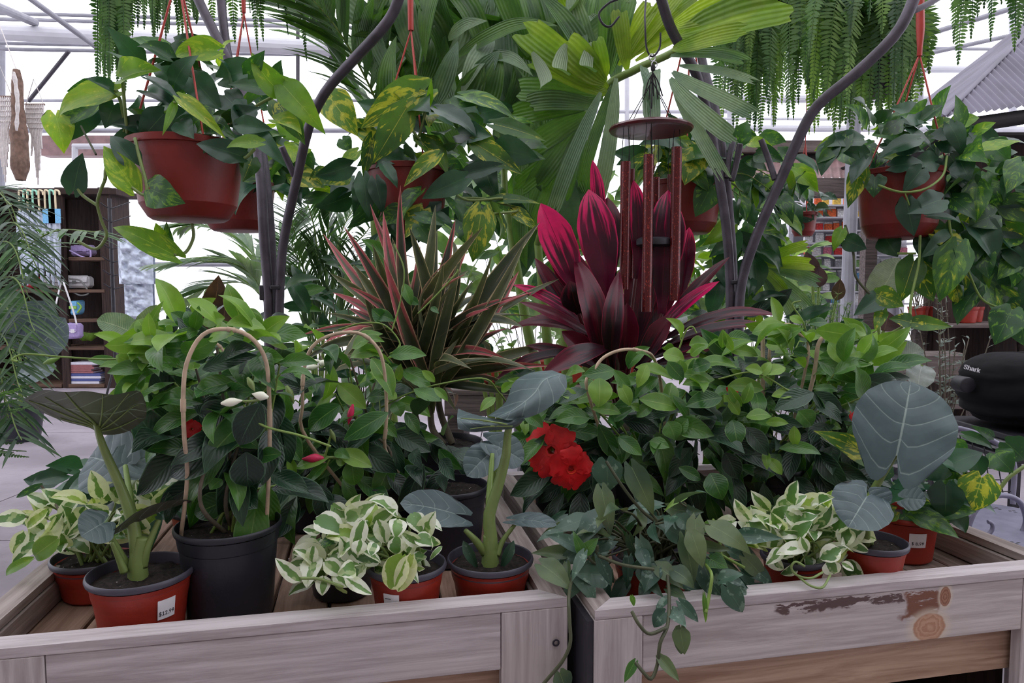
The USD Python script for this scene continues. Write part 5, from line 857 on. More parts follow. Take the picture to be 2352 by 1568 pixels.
for k, (bx, by, tx, ty, w, m, dY, roll, arch, fold) in enumerate(cl):
    P0, P1 = W(bx, by, Y + dY * .5), W(tx, ty, Y + dY); rgk = np.random.default_rng(k)
    lf = leaf(P0, P1, w * (1. if m == 'h' else .8) / FPX * (Y + dY), 'strap', face(P0, P1, roll), rgk.normal() * .04, arch, fold, .06, 16, 7, rng=rgk, curl=.9 if k in (7, 8) else rgk.uniform(0, .25), twist=rgk.normal() * .15)
    p = T.part('leaf', lf, 'cordyline_hot' if m == 'h' else 'cordyline_dark'); a = P0; T.part('petiole', tube(spline([P0, (P0 + cs[8]) / 2 + V(0, 0, -.01), cs[int(6 + k % 10)]], 8), np.linspace(.005, .006, 8), 6), 'cordyline_dark' if 0 else 'lacquer', smooth=60)

# ---------------------------------------------------------------- variegated low pothos in front
RN = 'cream and green variegated pothos in red pots'
def njoy(label, cx, cy, w, rt, regions, seed, tag=None, hero=(), n=60, sz=(.03, .055)):
    c, h = at_pot(cx, cy, w, rt)
    if h < .075: h = .072; c = W(cx, cy, 1.195)
    T = vpot(label, c, rt, rt * .76, h, RN, 'variegated_pothos', 'red_plastic'); Y = c[1]
    for k, (poly, nn, out) in enumerate(regions):
        fill(T, poly, Y - rt * .95, Y + rt * .9, nn, sz, .66, 'ovate', (('njoy', 5), ('njoy_lime', 1)), seed + k, down=-.15, out=out, upness=.25, stems=(T.top, 3), stem_mat='stem_pale')
    for row in hero: vleaf(T, row[0], [row[1:]], 'ovate')
    return T, c, h
T, c, h = njoy('cream and green variegated pothos spilling left over the bench, behind the tallest alocasia', 222, 1272, 176, .071, [([(50, 1190), (120, 1150), (260, 1130), (380, 1125), (390, 1170), (300, 1240), (180, 1260), (70, 1260)], 62, (220, 1260))], 51)
Y = c[1]; vleaf(T, 7, [(160, 560, 90, 715, 110, 'njoy', 0, Y - .07), (380, 610, 200, 740, 150, 'mandevilla_young', 15, Y - .09), (215, 740, 5, 850, 75, 'pothos_lime', 30, Y - .1), (275, 245, 100, 335, 50, 'pothos_green', 10, Y), (510, 520, 440, 600, 110, 'njoy', 20, Y - .06), (310, 420, 170, 540, 90, 'njoy_lime', 30, Y - .06), (360, 490, 380, 610, 110, 'njoy_lime', 0, Y - .06), (560, 400, 490, 500, 110, 'njoy', 0, Y), (620, 340, 640, 430, 90, 'njoy_lime', 0, Y)], 'ovate')
stalk(T, E3(7, [(440, 690, Y - .05), (370, 620, Y - .05), (390, 420, Y - .02), (340, 350, Y), (275, 250, Y)]), .002, 'stem_brown')
T = vpot('dark green pothos in a brown pot at the back left of the bench', (-.62, 1.38), .066, .05, .1, None, 'pothos', 'terracotta'); 
fill(T, [(130, 1100), (250, 1040), (400, 1060), (420, 1180), (300, 1180), (180, 1170)], 1.3, 1.44, 40, (.05, .08), .68, 'heart', (('pothos_dark', 3), ('cebu', 1)), 53, down=.4, out=(300, 1150))
vleaf(T, 7, [(700, 210, 420, 290, 150, 'cebu', 40, 1.27), (560, 190, 380, 440, 120, 'pothos_dark', 20, 1.3), (540, 370, 400, 370, 90, 'pothos_dark', 20, 1.25)], 'heart')
T, c, h = njoy('cream and green variegated pothos in the red pot with a printed paper label, centre front', 934, 1290, 180, .063, [([(770, 1190), (850, 1160), (960, 1190), (1010, 1270), (960, 1300), (850, 1310), (780, 1270)], 48, (880, 1300)), ([(690, 1280), (760, 1230), (800, 1300), (770, 1360), (720, 1340)], 16, (800, 1280))], 55)
Y = c[1]; tag_on(T, V(c[0], c[1], FZ), .063, .0479, h, (895, 1370), (.026, .04), None, T.p, z=.046, th=math.radians(-107), extra=((-.008, .002, -.006), (-.008, .003, -.011), (-.008, .001, -.016), (-.01, .0, .012)))
vleaf(T, 8, [(430, 720, 330, 960, 190, 'njoy_lime', 10, Y - .1), (490, 720, 400, 970, 150, 'njoy_lime', -5, Y - .1), (110, 800, 10, 840, 130, 'njoy', 0, Y - .1), (60, 870, 230, 975, 100, 'njoy', 20, Y - .1), (150, 620, 130, 715, 110, 'njoy', 0, Y - .09), (170, 490, 100, 700, 120, 'njoy', 0, Y - .08), (270, 490, 320, 640, 120, 'njoy', 0, Y - .06), (400, 480, 390, 590, 130, 'njoy', 10, Y - .06), (390, 600, 390, 710, 130, 'njoy', 0, Y - .09), (500, 440, 560, 560, 130, 'njoy', 10, Y - .04), (520, 600, 640, 640, 110, 'njoy', 30, Y - .06), (230, 380, 200, 520, 200, 'njoy_lime', 10, Y - .02), (370, 380, 310, 500, 70, 'njoy', 0, Y - .02), (250, 640, 220, 720, 90, 'njoy', 0, Y - .09), (690, 660, 610, 745, 40, 'njoy', 20, Y - .04), (0, 400, 70, 560, 140, 'njoy', 0, Y), (160, 680, 300, 760, 50, 'njoy', 30, Y - .09)], 'ovate')
vleaf(T, 7, [(2110, 480, 2290, 560, 170, 'njoy', 25, Y - .05), (2000, 880, 1840, 740, 110, 'njoy', 0, Y - .1), (2090, 660, 2070, 800, 90, 'njoy', 0, Y - .06), (2170, 760, 2280, 850, 120, 'njoy', 0, Y - .08), (2160, 860, 2150, 980, 110, 'njoy', 0, Y - .08), (2240, 830, 2320, 930, 110, 'njoy', 0, Y - .08), (2130, 560, 2020, 545, 80, 'njoy', 20, Y - .04), (2220, 380, 2320, 470, 110, 'njoy', 0, Y)], 'ovate')
stalk(T, E3(7, [(2000, 870, Y - .1), (2130, 875, Y - .09), (2290, 930, Y - .09)]), .0024, 'stem_pale')
T = vpot('black pot half hidden under the trailing end of the centre variegated pothos', (-.30, 1.2), .062, .05, .07, None, 'small_potted_pothos')
fill(T, [(700, 1240), (800, 1230), (820, 1300), (720, 1310)], 1.12, 1.2, 14, (.04, .06), .62, 'heart', (('njoy', 3), ('pothos_green', 1)), 57, down=.4, out=(760, 1300))
T, c, h = njoy('cream and green variegated pothos beside the small alocasia pot on the right bench', 1822, 1292, 118, .055, [([(1680, 1190), (1760, 1160), (1900, 1150), (1955, 1220), (1940, 1300), (1850, 1310), (1760, 1290), (1690, 1230)], 84, (1820, 1310))], 58, sz=(.03, .058))
Y = c[1]; vleaf(T, 9, [(500, 400, 500, 550, 130, 'njoy', 0, Y), (560, 590, 390, 600, 120, 'njoy', 15, Y - .06), (740, 430, 860, 520, 130, 'njoy', 20, Y - .04), (990, 400, 940, 480, 150, 'njoy', 0, Y), (1040, 390, 1110, 590, 140, 'njoy', 0, Y), (1140, 540, 1120, 660, 130, 'njoy', 0, Y - .05), (1090, 680, 960, 740, 130, 'njoy', 10, Y - .09), (1110, 770, 1190, 820, 60, 'njoy', 20, Y - .09), (1020, 760, 1060, 850, 130, 'njoy', 0, Y - .09), (850, 660, 680, 700, 100, 'njoy', 20, Y - .07), (700, 680, 610, 770, 90, 'njoy', 0, Y - .07), (840, 600, 880, 700, 80, 'njoy', 0, Y - .08), (720, 420, 640, 420, 90, 'njoy', 20, Y)], 'ovate')
stalk(T, E3(9, [(980, 830, Y - .1), (900, 870, Y - .11), (810, 850, Y - .1), (770, 800, Y - .1), (800, 760, Y - .1), (860, 790, Y - .1)]), .002, 'stem_pale'); stalk(T, E3(9, [(1030, 850, Y - .1), (980, 930, Y - .12), (900, 920, Y - .12), (820, 860, Y - .1)]), .002, 'stem_pale')

# ---------------------------------------------------------------- trailing silvery pothos at the divider
T = vpot('dark trailing silver-flecked pothos hanging over the front board, beside the bench divider', (.245, 1.19), .07, .055, .075, None, 'trailing_pothos', 'red_plastic'); Y = 1.16; TP = T.top
fill(T, [(1290, 1180), (1400, 1160), (1560, 1150), (1700, 1230), (1720, 1330), (1600, 1340), (1420, 1330), (1300, 1320)], Y - .08, Y + .1, 76, (.04, .075), .5, 'heart', (('cebu', 4), ('philodendron', 1.3)), 60, down=.5, out=(1480, 1250), upness=.5, stems=(TP, 2), stem_mat='stem_dark')
vleaf(T, 8, [(1360, 780, 1560, 950, 170, 'philodendron', 20, Y - .1), (1760, 280, 1820, 585, 150, 'philodendron', 0, Y - .06), (1960, 130, 2110, 450, 170, 'philodendron', 5, Y - .02), (1920, 150, 2000, 320, 90, 'philodendron', 10, Y - .02), (1790, 90, 1790, 300, 220, 'cebu', 0, Y + .04), (1700, 600, 1570, 590, 200, 'cebu', 20, Y - .04), (1640, 720, 1570, 560, 80, 'mandevilla_mid', 0, Y - .09), (1640, 700, 1740, 600, 90, 'mandevilla_mid', 0, Y - .09), (1640, 700, 1560, 890, 80, 'cebu', 10, Y - .1), (1740, 730, 1830, 930, 90, 'cebu', 10, Y - .1), (1790, 850, 1580, 830, 190, 'cebu', 15, Y - .08), (1480, 560, 1330, 620, 60, 'cebu', 30, Y - .04), (2130, 790, 2310, 930, 130, 'philodendron', 20, Y - .1), (2120, 800, 2040, 960, 140, 'cebu', 20, Y - .1), (2200, 940, 2323, 1010, 90, 'philodendron', 30, Y - .12), (1960, 990, 1975, 1060, 40, 'mandevilla_young', 0, Y - .16), (2180, 1100, 2100, 1200, 110, 'cebu', 20, Y - .16), (2230, 1080, 2323, 1190, 110, 'cebu', 20, Y - .16), (2150, 1400, 2280, 1560, 90, 'philodendron', 20, Y - .2), (1980, 1430, 1910, 1568, 70, 'mandevilla_mid', 0, Y - .2), (2290, 1210, 2290, 1390, 110, 'philodendron', 0, Y - .18), (2200, 1000, 2110, 1110, 60, 'cebu', 30, Y - .14), (1480, 1500, 1530, 1640, 150, 'philodendron', 20, Y - .14), (2323, 320, 2180, 410, 50, 'mandevilla_young', 20, Y - .03), (2240, 480, 2323, 540, 120, 'cebu', 30, Y - .06)], 'heart')
vleaf(T, 9, [(60, 600, 120, 920, 140, 'philodendron', 10, Y - .1), (110, 580, 180, 800, 150, 'philodendron', 0, Y - .11), (460, 730, 600, 890, 130, 'philodendron', 10, Y - .05), (230, 740, 350, 800, 130, 'mandevilla_mid', 25, Y - .08), (300, 880, 450, 840, 110, 'cebu', 40, Y - .12), (340, 930, 455, 1110, 150, 'cebu', 0, Y - .14), (20, 470, 120, 570, 120, 'cebu', 20, Y - .06), (240, 510, 180, 560, 80, 'mandevilla_young', 20, Y), (30, 1030, 160, 1165, 90, 'cebu', 10, Y - .16), (30, 1210, 60, 1380, 130, 'philodendron', 0, Y - .18), (420, 940, 480, 980, 60, 'cebu', 20, Y - .12), (190, 990, 200, 1180, 36, 'mandevilla_young', 0, Y - .16), (360, 690, 460, 750, 80, 'cebu', 30, Y - .04), (-10, 820, 120, 930, 130, 'philodendron', 10, Y - .12)], 'heart')
for r, pts in ((8, [(1560, 870, Y - .1), (1540, 1000, Y - .17), (1545, 1150, Y - .19), (1550, 1300, Y - .2), (1500, 1420, Y - .2), (1400, 1540, Y - .2), (1350, 1600, Y - .2)]), (8, [(2200, 850, Y - .12), (2210, 1010, Y - .15), (2200, 1180, Y - .18), (2150, 1300, Y - .2), (2130, 1450, Y - .2), (2090, 1540, Y - .21), (2040, 1500, Y - .21), (1985, 1430, Y - .2)]), (8, [(2110, 810, Y - .12), (1900, 780, Y - .12), (1740, 720, Y - .1)]), (8, [(1640, 700, Y - .09), (1720, 770, Y - .08), (1730, 650, Y - .08)]), (8, [(1790, 90, Y), (1900, 260, Y - .02), (2020, 410, Y - .03), (2140, 510, Y - .03)]), (8, [(1960, 150, Y), (2000, 300, Y - .02), (2130, 490, Y - .03)]), (9, [(250, 480, Y), (290, 580, Y - .04), (300, 700, Y - .05), (330, 730, Y - .05), (460, 800, Y - .06)]), (9, [(200, 780, Y - .1), (240, 850, Y - .14), (220, 1000, Y - .15), (200, 1100, Y - .16)]), (8, [(1960, 1090, Y - .19), (2010, 1180, Y - .2), (2080, 1240, Y - .2), (2190, 1200, Y - .19)])):
    T.part('vine', tube(spline([W(*Z(r, x, y), YY) for x, y, YY in pts], 26), .0026, 6), 'stem_dark' if r == 8 else 'stem_green', smooth=60)
T.part('price_tag', boxm(W(1733, 1338, 1.2), W(1772, 1313, 1.2005)), 'paper_white')

# ---------------------------------------------------------------- golden pothos at the right end
c, h = V(.845, 1.43, FZ), .1; T = vpot('golden marbled pothos in the red pot tagged $ 8.99, right end of the bench', (.785, 1.37), .067, .053, .092, None, 'golden_pothos', 'red_plastic', rim='red_plastic'); Y = 1.37
tag_on(T, V(.785, 1.37, FZ), .067, .053, .092, (2128, 1240), (.032, .028), '$ 8.99', T.p, z=.052, th=math.radians(-94))
vleaf(T, 6, [(1320, 1540, 965, 1370, 190, 'Yg', 10, Y - .1), (1840, 1440, 1940, 1560, 140, 'Gg', 10, Y), (1930, 1390, 2130, 1480, 80, 'Gg', 30, Y), (2110, 1400, 1980, 1330, 70, 'Gg', 10, Y), (2200, 1440, 2330, 1560, 200, 'Gg', 10, Y + .02)], 'heart')
vleaf(T, 9, [(2040, 200, 1960, 430, 260, 'Yg', 0, Y - .08), (2130, 40, 2250, 160, 200, 'Gg', 10, Y), (1800, 250, 1790, 470, 230, 'Gd', 0, Y - .09), (1900, 120, 1800, 210, 130, 'Gg', 0, Y - .04), (1990, 60, 2040, 190, 150, 'Gd', 0, Y), (1560, 280, 1680, 330, 130, 'Gd', 20, Y - .04), (1420, 130, 1340, 230, 120, 'Gg', 0, Y), (1900, 30, 1950, 120, 120, 'Gd', 10, Y)], 'heart')
stalk(T, E3(9, [(2150, 290, Y + .05), (2220, 200, Y + .05), (2330, 120, Y + .05)]), .004, 'stem_pale')
fill(T, [(2020, 1120), (2100, 1060), (2200, 1060), (2230, 1150), (2180, 1200), (2060, 1190)], Y - .06, Y + .1, 30, (.05, .08), .7, 'heart', (('pothos_dark', 3), ('pothos_green', 2), ('pothos_gold', .6)), 62, down=.5, out=(2120, 1190))
# further pots standing at the back of the benches
T = vpot('bushy dark-leaved mandevilla at the back right corner of the right bench', (.80, 1.66), .0825, .066, .15, RM); Y = 1.66
fill(T, [(1880, 800), (2000, 780), (2040, 900), (2010, 1120), (1880, 1140)], Y - .08, Y + .1, 70, (.07, .11), .46, 'ellip', (('mandevilla_dark', 3), ('mandevilla_mid', 2)), 64, down=.4, young='mandevilla_young', out=(1940, 1100), stems=(T.top, 9))
T = vpot('dark-leaved mandevilla beside the left bench divider, under the pink cordyline', (-.13, 1.36), .0825, .066, .15, RM); Y = 1.36
fill(T, [(860, 1000), (960, 960), (1040, 1000), (1050, 1090), (960, 1120), (860, 1100)], Y - .02, Y + .16, 26, (.06, .09), .46, 'ellip', (('mandevilla_dark', 4), ('mandevilla_mid', 1)), 65, down=.6, out=(960, 1000))
# ---------------------------------------------------------------- palms
def frond(T, pts, n, L, w, mat, droop=.4, rach='stem_green', rr=(.006, .002), kind='blade', seed=0, start=.12, ang=.75, nu=3, up=.3):
    """A pinnate frond: its rachis is the part, every leaflet a sub-part."""
    rg = np.random.default_rng(seed); p = spline(pts, 40); f = T.part('frond', tube(p, np.linspace(rr[0], rr[1], 40), 6), rach, smooth=60)
    for k in range(n):
        t = start + (1 - start) * (k + .5) / n; i = min(38, int(t * 39)); tan = unit(p[i + 1] - p[i]); hz = unit(np.cross(tan, V(0, 0, 1)) + 1e-6)
        for s in (-1, 1):
            Lk = L * (1 - .55 * abs(t - .45) ** 1.3 * 2) * rg.uniform(.85, 1.1); d = unit(tan * ang + hz * s + V(0, 0, up - droop * rg.uniform(.5, 1.3)))
            b = p[i] + (p[i + 1] - p[i]) * rg.random(); hint = unit(V(0, -.3, 1) + V(rg.normal(), rg.normal(), 0) * .2)
            T.part('leaflet', leaf(b, b + d * Lk - V(0, 0, droop * Lk * .35), w * rg.uniform(.8, 1.1), kind, hint, rg.normal() * .03, .12, .25, 0, 5, nu, rng=rg), mat, parent=f)
def strap(T, parent, b, t, w, mat, Yb, Yt, roll=0, arch=.08, fold=.15, bend=0., kind='fish', curl=.2, seed=0, twist=0.):
    P0, P1 = W(*b, Yb), W(*t, Yt); rg = np.random.default_rng(seed)
    T.part('leaflet', leaf(P0, P1, w / FPX * Yb, kind, face(P0, P1, roll), bend, arch, fold, .02, 14, 7, rng=rg, curl=curl, twist=twist), mat, parent=parent)
Yp = 2.55; base = V(W(1300, 700, 3.0)[0], 2.9, 0)
T = Thing('palm', 'tall fishtail palm with huge broad ragged leaflets filling the top middle', 'palm', base)
T.part('pot', lathe([(0, 0), (.17, 0), (.21, .36), (.2, .36), (.19, .33), (0, .33)], base), 'black_plastic', smooth=35)
for k, (dx, px) in enumerate(((-.05, (1235, 560, 2.8)), (.04, (1300, 520, 2.7)), (.1, (1385, 500, 2.75)), (0, (1160, 450, 2.9)))):
    T.part('cane', tube(spline([base + V(dx, 0, .3), base * .4 + W(*px) * .6, W(*px)], 14), np.linspace(.028, .016, 14), 9), 'stem_green', smooth=60)
r1 = T.part('frond', tube(spline([W(1235, 560, 2.8), W(1290, 380, 2.5), W(1380, 215, 2.25), W(1460, 160, 2.1), W(1545, 120, 2.0), W(1620, 60, 1.96), W(1740, -10, 1.95)], 40), np.linspace(.016, .007, 40), 8), 'stem_green', smooth=60)
A = 'palm_lime'; B = 'palm_broad'; Gc = 'palm_glaucous'
for k, (b, t, w, m, dY, roll, arch, bend) in enumerate([
    ((1560, 80), (1800, 2), 92, A, -.02, 30, .1, .05), ((1545, 60), (1790, -40), 70, A, .0, 20, .05, 0), ((1545, 112), (1698, 64), 44, A, -.05, 30, .1, .08), ((1540, 128), (1706, 126), 30, B, -.05, 40, .06, 0), ((1560, 150), (1724, 170), 22, Gc, -.05, 40, .1, .1), ((1545, 165), (1728, 252), 34, Gc, -.08, 20, .12, .1), ((1540, 180), (1672, 306), 38, Gc, -.1, 0, .1, .06), ((1545, 190), (1658, 386), 30, Gc, -.1, 10, .05, .05), ((1510, 160), (1494, 256), 38, Gc, -.1, 20, .15, 0), ((1480, 155), (1512, 258), 26, Gc, -.08, 40, .2, .2),
    ((1380, 212), (1268, 484), 36, Gc, -.12, 5, .03, .02), ((1415, 180), (1372, 470), 38, Gc, -.1, 10, .04, -.03), ((1420, 170), (1330, 420), 30, B, -.02, 20, .04, 0),
    ((1395, 205), (1204, 62), 74, A, -.05, 10, .05, -.06), ((1390, 190), (1300, 100), 72, A, -.08, 5, .1, -.05), ((1385, 180), (1360, 96), 60, A, -.08, -20, .2, .1), ((1392, 215), (1222, 120), 62, A, -.02, 20, .06, -.02), ((1385, 225), (1190, 200), 58, B, .02, 20, .1, -.05), ((1370, 235), (1184, 260), 54, B, .03, 10, .08, 0), ((1350, 262), (1214, 340), 56, B, .05, 0, .06, .03), ((1340, 280), (1232, 420), 52, B, .06, 0, .05, .02), ((1330, 300), (1290, 450), 46, B, .05, 0, .05, 0), ((1372, 245), (1220, 230), 50, B, -.02, 30, .1, 0), ((1310, 340), (1190, 430), 48, B, .1, 10, .08, 0), ((1300, 360), (1232, 520), 46, B, .1, 0, .05, 0),
    ((1420, 150), (1500, 0), 46, A, .02, 20, .05, 0), ((1430, 140), (1560, -30), 46, A, 0, 20, .05, .05), ((1440, 140), (1600, -20), 40, A, .02, 30, .05, 0), ((1450, 130), (1640, 10), 36, A, -.02, 30, .05, 0), ((1400, 170), (1440, -10), 50, B, .05, 10, .05, 0), ((1395, 165), (1400, -20), 52, B, .06, 0, .05, 0), ((1440, 160), (1420, 20), 40, A, .0, 0, .05, 0), ((1460, 140), (1690, 20), 32, A, -.04, 40, .05, 0)]):
    strap(T, r1, b, t, w, m, (1.98 if k < 12 else 2.2) + dY * .5, (1.82 if k < 10 else 2.0 if k < 12 else 2.2) + dY * .5 - .05, roll, arch, .2, bend, seed=k)
for (b, t, w, m) in (((1222, 120), (1262, 210), 34, Gc), ((1360, 97), (1346, 172), 36, Gc), ((1300, 101), (1284, 178), 40, Gc)): strap(T, r1, b, t, w, m, 2.12, 2.06, 160, .2, .1, 0, seed=9, curl=.5)
r2 = T.part('frond', tube(spline([W(1160, 450, 2.9), W(1150, 250, 2.9), W(1120, 80, 2.85), W(1080, -60, 2.8)], 30), np.linspace(.014, .007, 30), 8), 'stem_green', smooth=60)
rg = np.random.default_rng(70)
for k, (x, y) in enumerate(inside_points([(1180, 300), (1340, 300), (1340, 560), (1200, 560)], 26, rg)):
    a = rg.normal() * .35 - .2; L = rg.uniform(170, 250); Yk = rg.uniform(2.7, 3.2); strap(T, r2, (x - math.sin(a) * L * .5, y - L * .5), (x + math.sin(a) * L * .5, y + L * .5), rg.uniform(36, 54), rg.choice([B, B, 'palm_deep']), Yk, Yk, rg.normal() * 30, .06, .3, rg.normal() * .08, 'blade', .3, k)
pts = inside_points([(850, -30), (1420, -30), (1400, 120), (1240, 230), (1220, 320), (1000, 260), (860, 200)], 92, rg)
for k, (x, y) in enumerate(pts):
    a = rg.normal() * .42 + (x - 1120) / 900; L = rg.uniform(150, 260); up = rg.random() < .72; s = -1 if up else 1
    b = (x - math.sin(a) * L * .5, y - s * math.cos(a) * L * .5); t = (x + math.sin(a) * L * .5, y + s * math.cos(a) * L * .5)
    Yk = rg.uniform(2.62, 3.25); strap(T, r2, b, t, rg.uniform(40, 62), rg.choice([B, B, Gc, Gc, 'palm_broad', A], p=[.25, .2, .25, .15, .1, .05]), Yk, Yk - rg.uniform(-.1, .2), rg.normal() * 35, rg.uniform(.02, .18), rg.uniform(.1, .5), rg.normal() * .08, rg.choice(['fish', 'blade']), rg.uniform(0, .8), k, rg.normal() * .4)
for k, (b, t, w, m, roll) in enumerate([((1105, 130), (1218, 150), 40, Gc, 50), ((1030, 90), (1105, 40), 34, Gc, 40), ((1060, 250), (1108, 150), 60, B, 0), ((1080, 210), (1140, 120), 50, Gc, 10), ((1110, 270), (1150, 125), 52, B, 0), ((1050, 130), (1270, 30), 40, B, 40), ((1000, 240), (1050, 100), 44, Gc, 0), ((1130, 90), (1060, 200), 46, Gc, 20)]): strap(T, r2, b, t, w, m, 2.6, 2.5, roll, .14, .2, 0, 'blade', .4, k)
T = Thing('palm', 'feathery palm with long dark green leaflets hanging above the middle basket, left of centre', 'palm', V(-.55, 3.3, 0)); 
T.part('pot', lathe([(0, 0), (.16, 0), (.2, .34), (.19, .34), (.18, .31), (0, .31)], V(-.55, 3.3, 0)), 'black_plastic', smooth=35)
T.part('cane', tube(spline([V(-.55, 3.3, .3), W(860, 500, 3.2), W(880, 330, 3.1)], 12), .02, 8), 'stem_green', smooth=60)
for k, pts in enumerate(([(900, 330, 3.1), (850, 200, 2.95), (770, 60, 2.8), (680, -40, 2.7)], [(900, 330, 3.1), (900, 150, 3.0), (860, 0, 2.9), (820, -80, 2.8)], [(880, 330, 3.1), (800, 180, 3.1), (720, 60, 3.0), (650, 0, 2.9)])):
    frond(T, [W(*q) for q in pts], 15, .42, .05, 'palm_broad', .35, seed=80 + k, nu=5, kind='blade', ang=1.1, up=.25)
# areca at the left edge
T = Thing('palm', 'feathery dark palm leaning in from the left edge, over the shelf and floor', 'palm', V(-3.3, 3.2, 0)); B0 = V(-3.3, 3.2, 0)
T.part('pot', lathe([(0, 0), (.15, 0), (.19, .32), (.18, .32), (.17, .29), (0, .29)], B0), 'black_plastic', smooth=35)
for k, (t, m, Yt) in enumerate([((232, 530), (70, 560), 2.9), ((60, 560), (-20, 470), 3.0), ((90, 620), (0, 520), 2.9), ((70, 690), (-10, 560), 2.8), ((60, 640), (-10, 540), 3.0), ((80, 760), (0, 640), 2.7), ((60, 830), (-20, 700), 2.7), ((50, 900), (-30, 760), 2.6), ((40, 520), (-40, 440), 3.1), ((20, 960), (-40, 820), 2.6), ((30, 470), (-60, 450), 3.1), ((50, 1010), (-40, 880), 2.5)]):
    P = [B0 + V(.02 * (k % 3 - 1), 0, .28), (B0 + V(0, 0, .3)) * .55 + W(*m, Yt) * .45, W(*m, Yt), W(*t, Yt - .15)]; frond(T, P, 17, .26, .017, 'palm_deep' if k % 3 else 'palm_fine', .5, seed=90 + k, start=.4, ang=1.0)
# pale frond and palms behind the left stand
T = Thing('palm', 'grey green feathery palm spreading against the bright white wall, behind the left stand', 'palm', V(-1.62, 4.2, 0)); B0 = V(-1.62, 4.2, 0)
T.part('pot', lathe([(0, 0), (.15, 0), (.19, .32), (.18, .32), (.17, .29), (0, .29)], B0), 'black_plastic', smooth=35)
for k, P in enumerate(([(615, 800, 4.2), (610, 690, 4.1), (560, 615, 4.0), (470, 600, 3.9), (375, 610, 3.8)], [(615, 800, 4.2), (620, 680, 4.1), (570, 570, 4.1), (480, 520, 4.1), (420, 520, 4.1)], [(615, 800, 4.2), (610, 700, 4.2), (560, 650, 4.2), (480, 660, 4.2), (420, 690, 4.2)], [(615, 800, 4.2), (640, 660, 4.3), (660, 560, 4.4), (700, 500, 4.4)])):
    frond(T, [B0 + V(0, 0, .28)] + [W(*q) for q in P], 20, .36, .038, 'palm_glaucous' if k < 3 else 'palm_fine', .35, seed=110 + k, start=.45, ang=1.0)
T = Thing('palm', 'bushy mid green palm between the left stand and the pink cordyline', 'palm', V(-.95, 3.4, 0)); B0 = V(-.95, 3.4, 0)
T.part('pot', lathe([(0, 0), (.15, 0), (.19, .32), (.18, .32), (.17, .29), (0, .29)], B0), 'black_plastic', smooth=35)
for k, (t, m) in enumerate([((660, 480), (700, 640)), ((700, 440), (730, 600)), ((760, 430), (750, 600)), ((820, 460), (770, 600)), ((850, 520), (780, 640)), ((670, 560), (710, 680)), ((690, 640), (720, 720)), ((830, 600), (780, 700)), ((880, 560), (800, 660)), ((640, 600), (700, 720)), ((720, 560), (740, 680))]):
    frond(T, [B0 + V(0, 0, .28), W(*m, 3.4), W(*t, 3.2 + .1 * (k % 4))], 18, .3, .017, 'palm_fine' if k % 2 else 'palm_deep', .45, seed=120 + k, start=.35, ang=1.1)
T = Thing('palm', 'lime green fan of broad leaflets behind the right stand pole', 'palm', V(.98, 2.75, 0)); B0 = V(.98, 2.75, 0)
T.part('pot', lathe([(0, 0), (.13, 0), (.16, .3), (.15, .3), (.14, .27), (0, .27)], B0), 'black_plastic', smooth=35)
c1 = T.part('frond', tube(spline([B0 + V(0, 0, .26), W(1745, 760, 2.7), W(1735, 605, 2.65)], 12), .008, 8), 'stem_green', smooth=60)
for k, (t, w, m) in enumerate([((1866, 606), 34, A), ((1880, 645), 34, Gc), ((1802, 665), 26, A), ((1862, 702), 30, Gc), ((1830, 735), 30, Gc), ((1790, 720), 24, Gc), ((1720, 745), 30, A), ((1745, 740), 22, A), ((1850, 560), 26, A), ((1800, 545), 26, A)]): strap(T, c1, (1737 + k % 3, 605 + k % 4), t, w, m, 2.65, 2.55, 20, .12, .4, .03, seed=k)

# ---------------------------------------------------------------- hanging ferns
def fern_frond(T, pts, w, mat, pitch, seed):
    rg = np.random.default_rng(seed); p = spline(pts, 160); cum = np.r_[0, np.cumsum(np.linalg.norm(np.diff(p, axis=0), axis=1))]; p = np.stack([np.interp(np.linspace(0, cum[-1], 40), cum, p[:, k]) for k in range(3)], 1); L = np.linalg.norm(np.diff(p, axis=0), axis=1).sum(); n = max(6, int(L / pitch)); f = []
    i = np.clip(np.linspace(.06, .985, n) * 39, 0, 38.99); k = i.astype(int); b = p[k] + (p[k + 1] - p[k]) * (i - k)[:, None]; tan = p[k + 1] - p[k]; tan /= np.linalg.norm(tan, axis=1, keepdims=True)
    view = EYE - b; hz = np.cross(tan, view / np.linalg.norm(view, axis=1, keepdims=True)); hz += rg.normal(size=(1, 3)) * .35; hz /= np.linalg.norm(hz, axis=1, keepdims=True); env = np.minimum(1, (1 - np.linspace(0, 1, n)) * 2.2 + .1)
    vs = []
    for s in (-1, 1):
        Lk = (w * env * rg.uniform(.8, 1.1, n))[:, None]; d = hz * s + tan * .35 + rg.normal(size=(n, 3)) * .12; d /= np.linalg.norm(d, axis=1, keepdims=True); e = tan * pitch * .42
        dr = V(0, 0, -1) * Lk * .12
        vs.append(np.stack([b - e * .3, b + d * Lk * .35 - e, b + d * Lk * .75 - e * .8 + dr * .5, b + d * Lk + dr, b + d * Lk * .75 + e * .7 + dr * .5, b + d * Lk * .35 + e, b + e * .3], 1))
    v = np.concatenate(vs).reshape(-1, 3); m = len(v) // 7; q = np.arange(m)[:, None] * 7
    fc = np.vstack([q + [0, 1, 5], q + [0, 5, 6], q + [1, 2, 4], q + [1, 4, 5], q + [2, 3, 4]])
    r = tube(p[::3], .0016, 4); d = join(dict(v=v, f=fc), r); T.part('frond', d, mat)
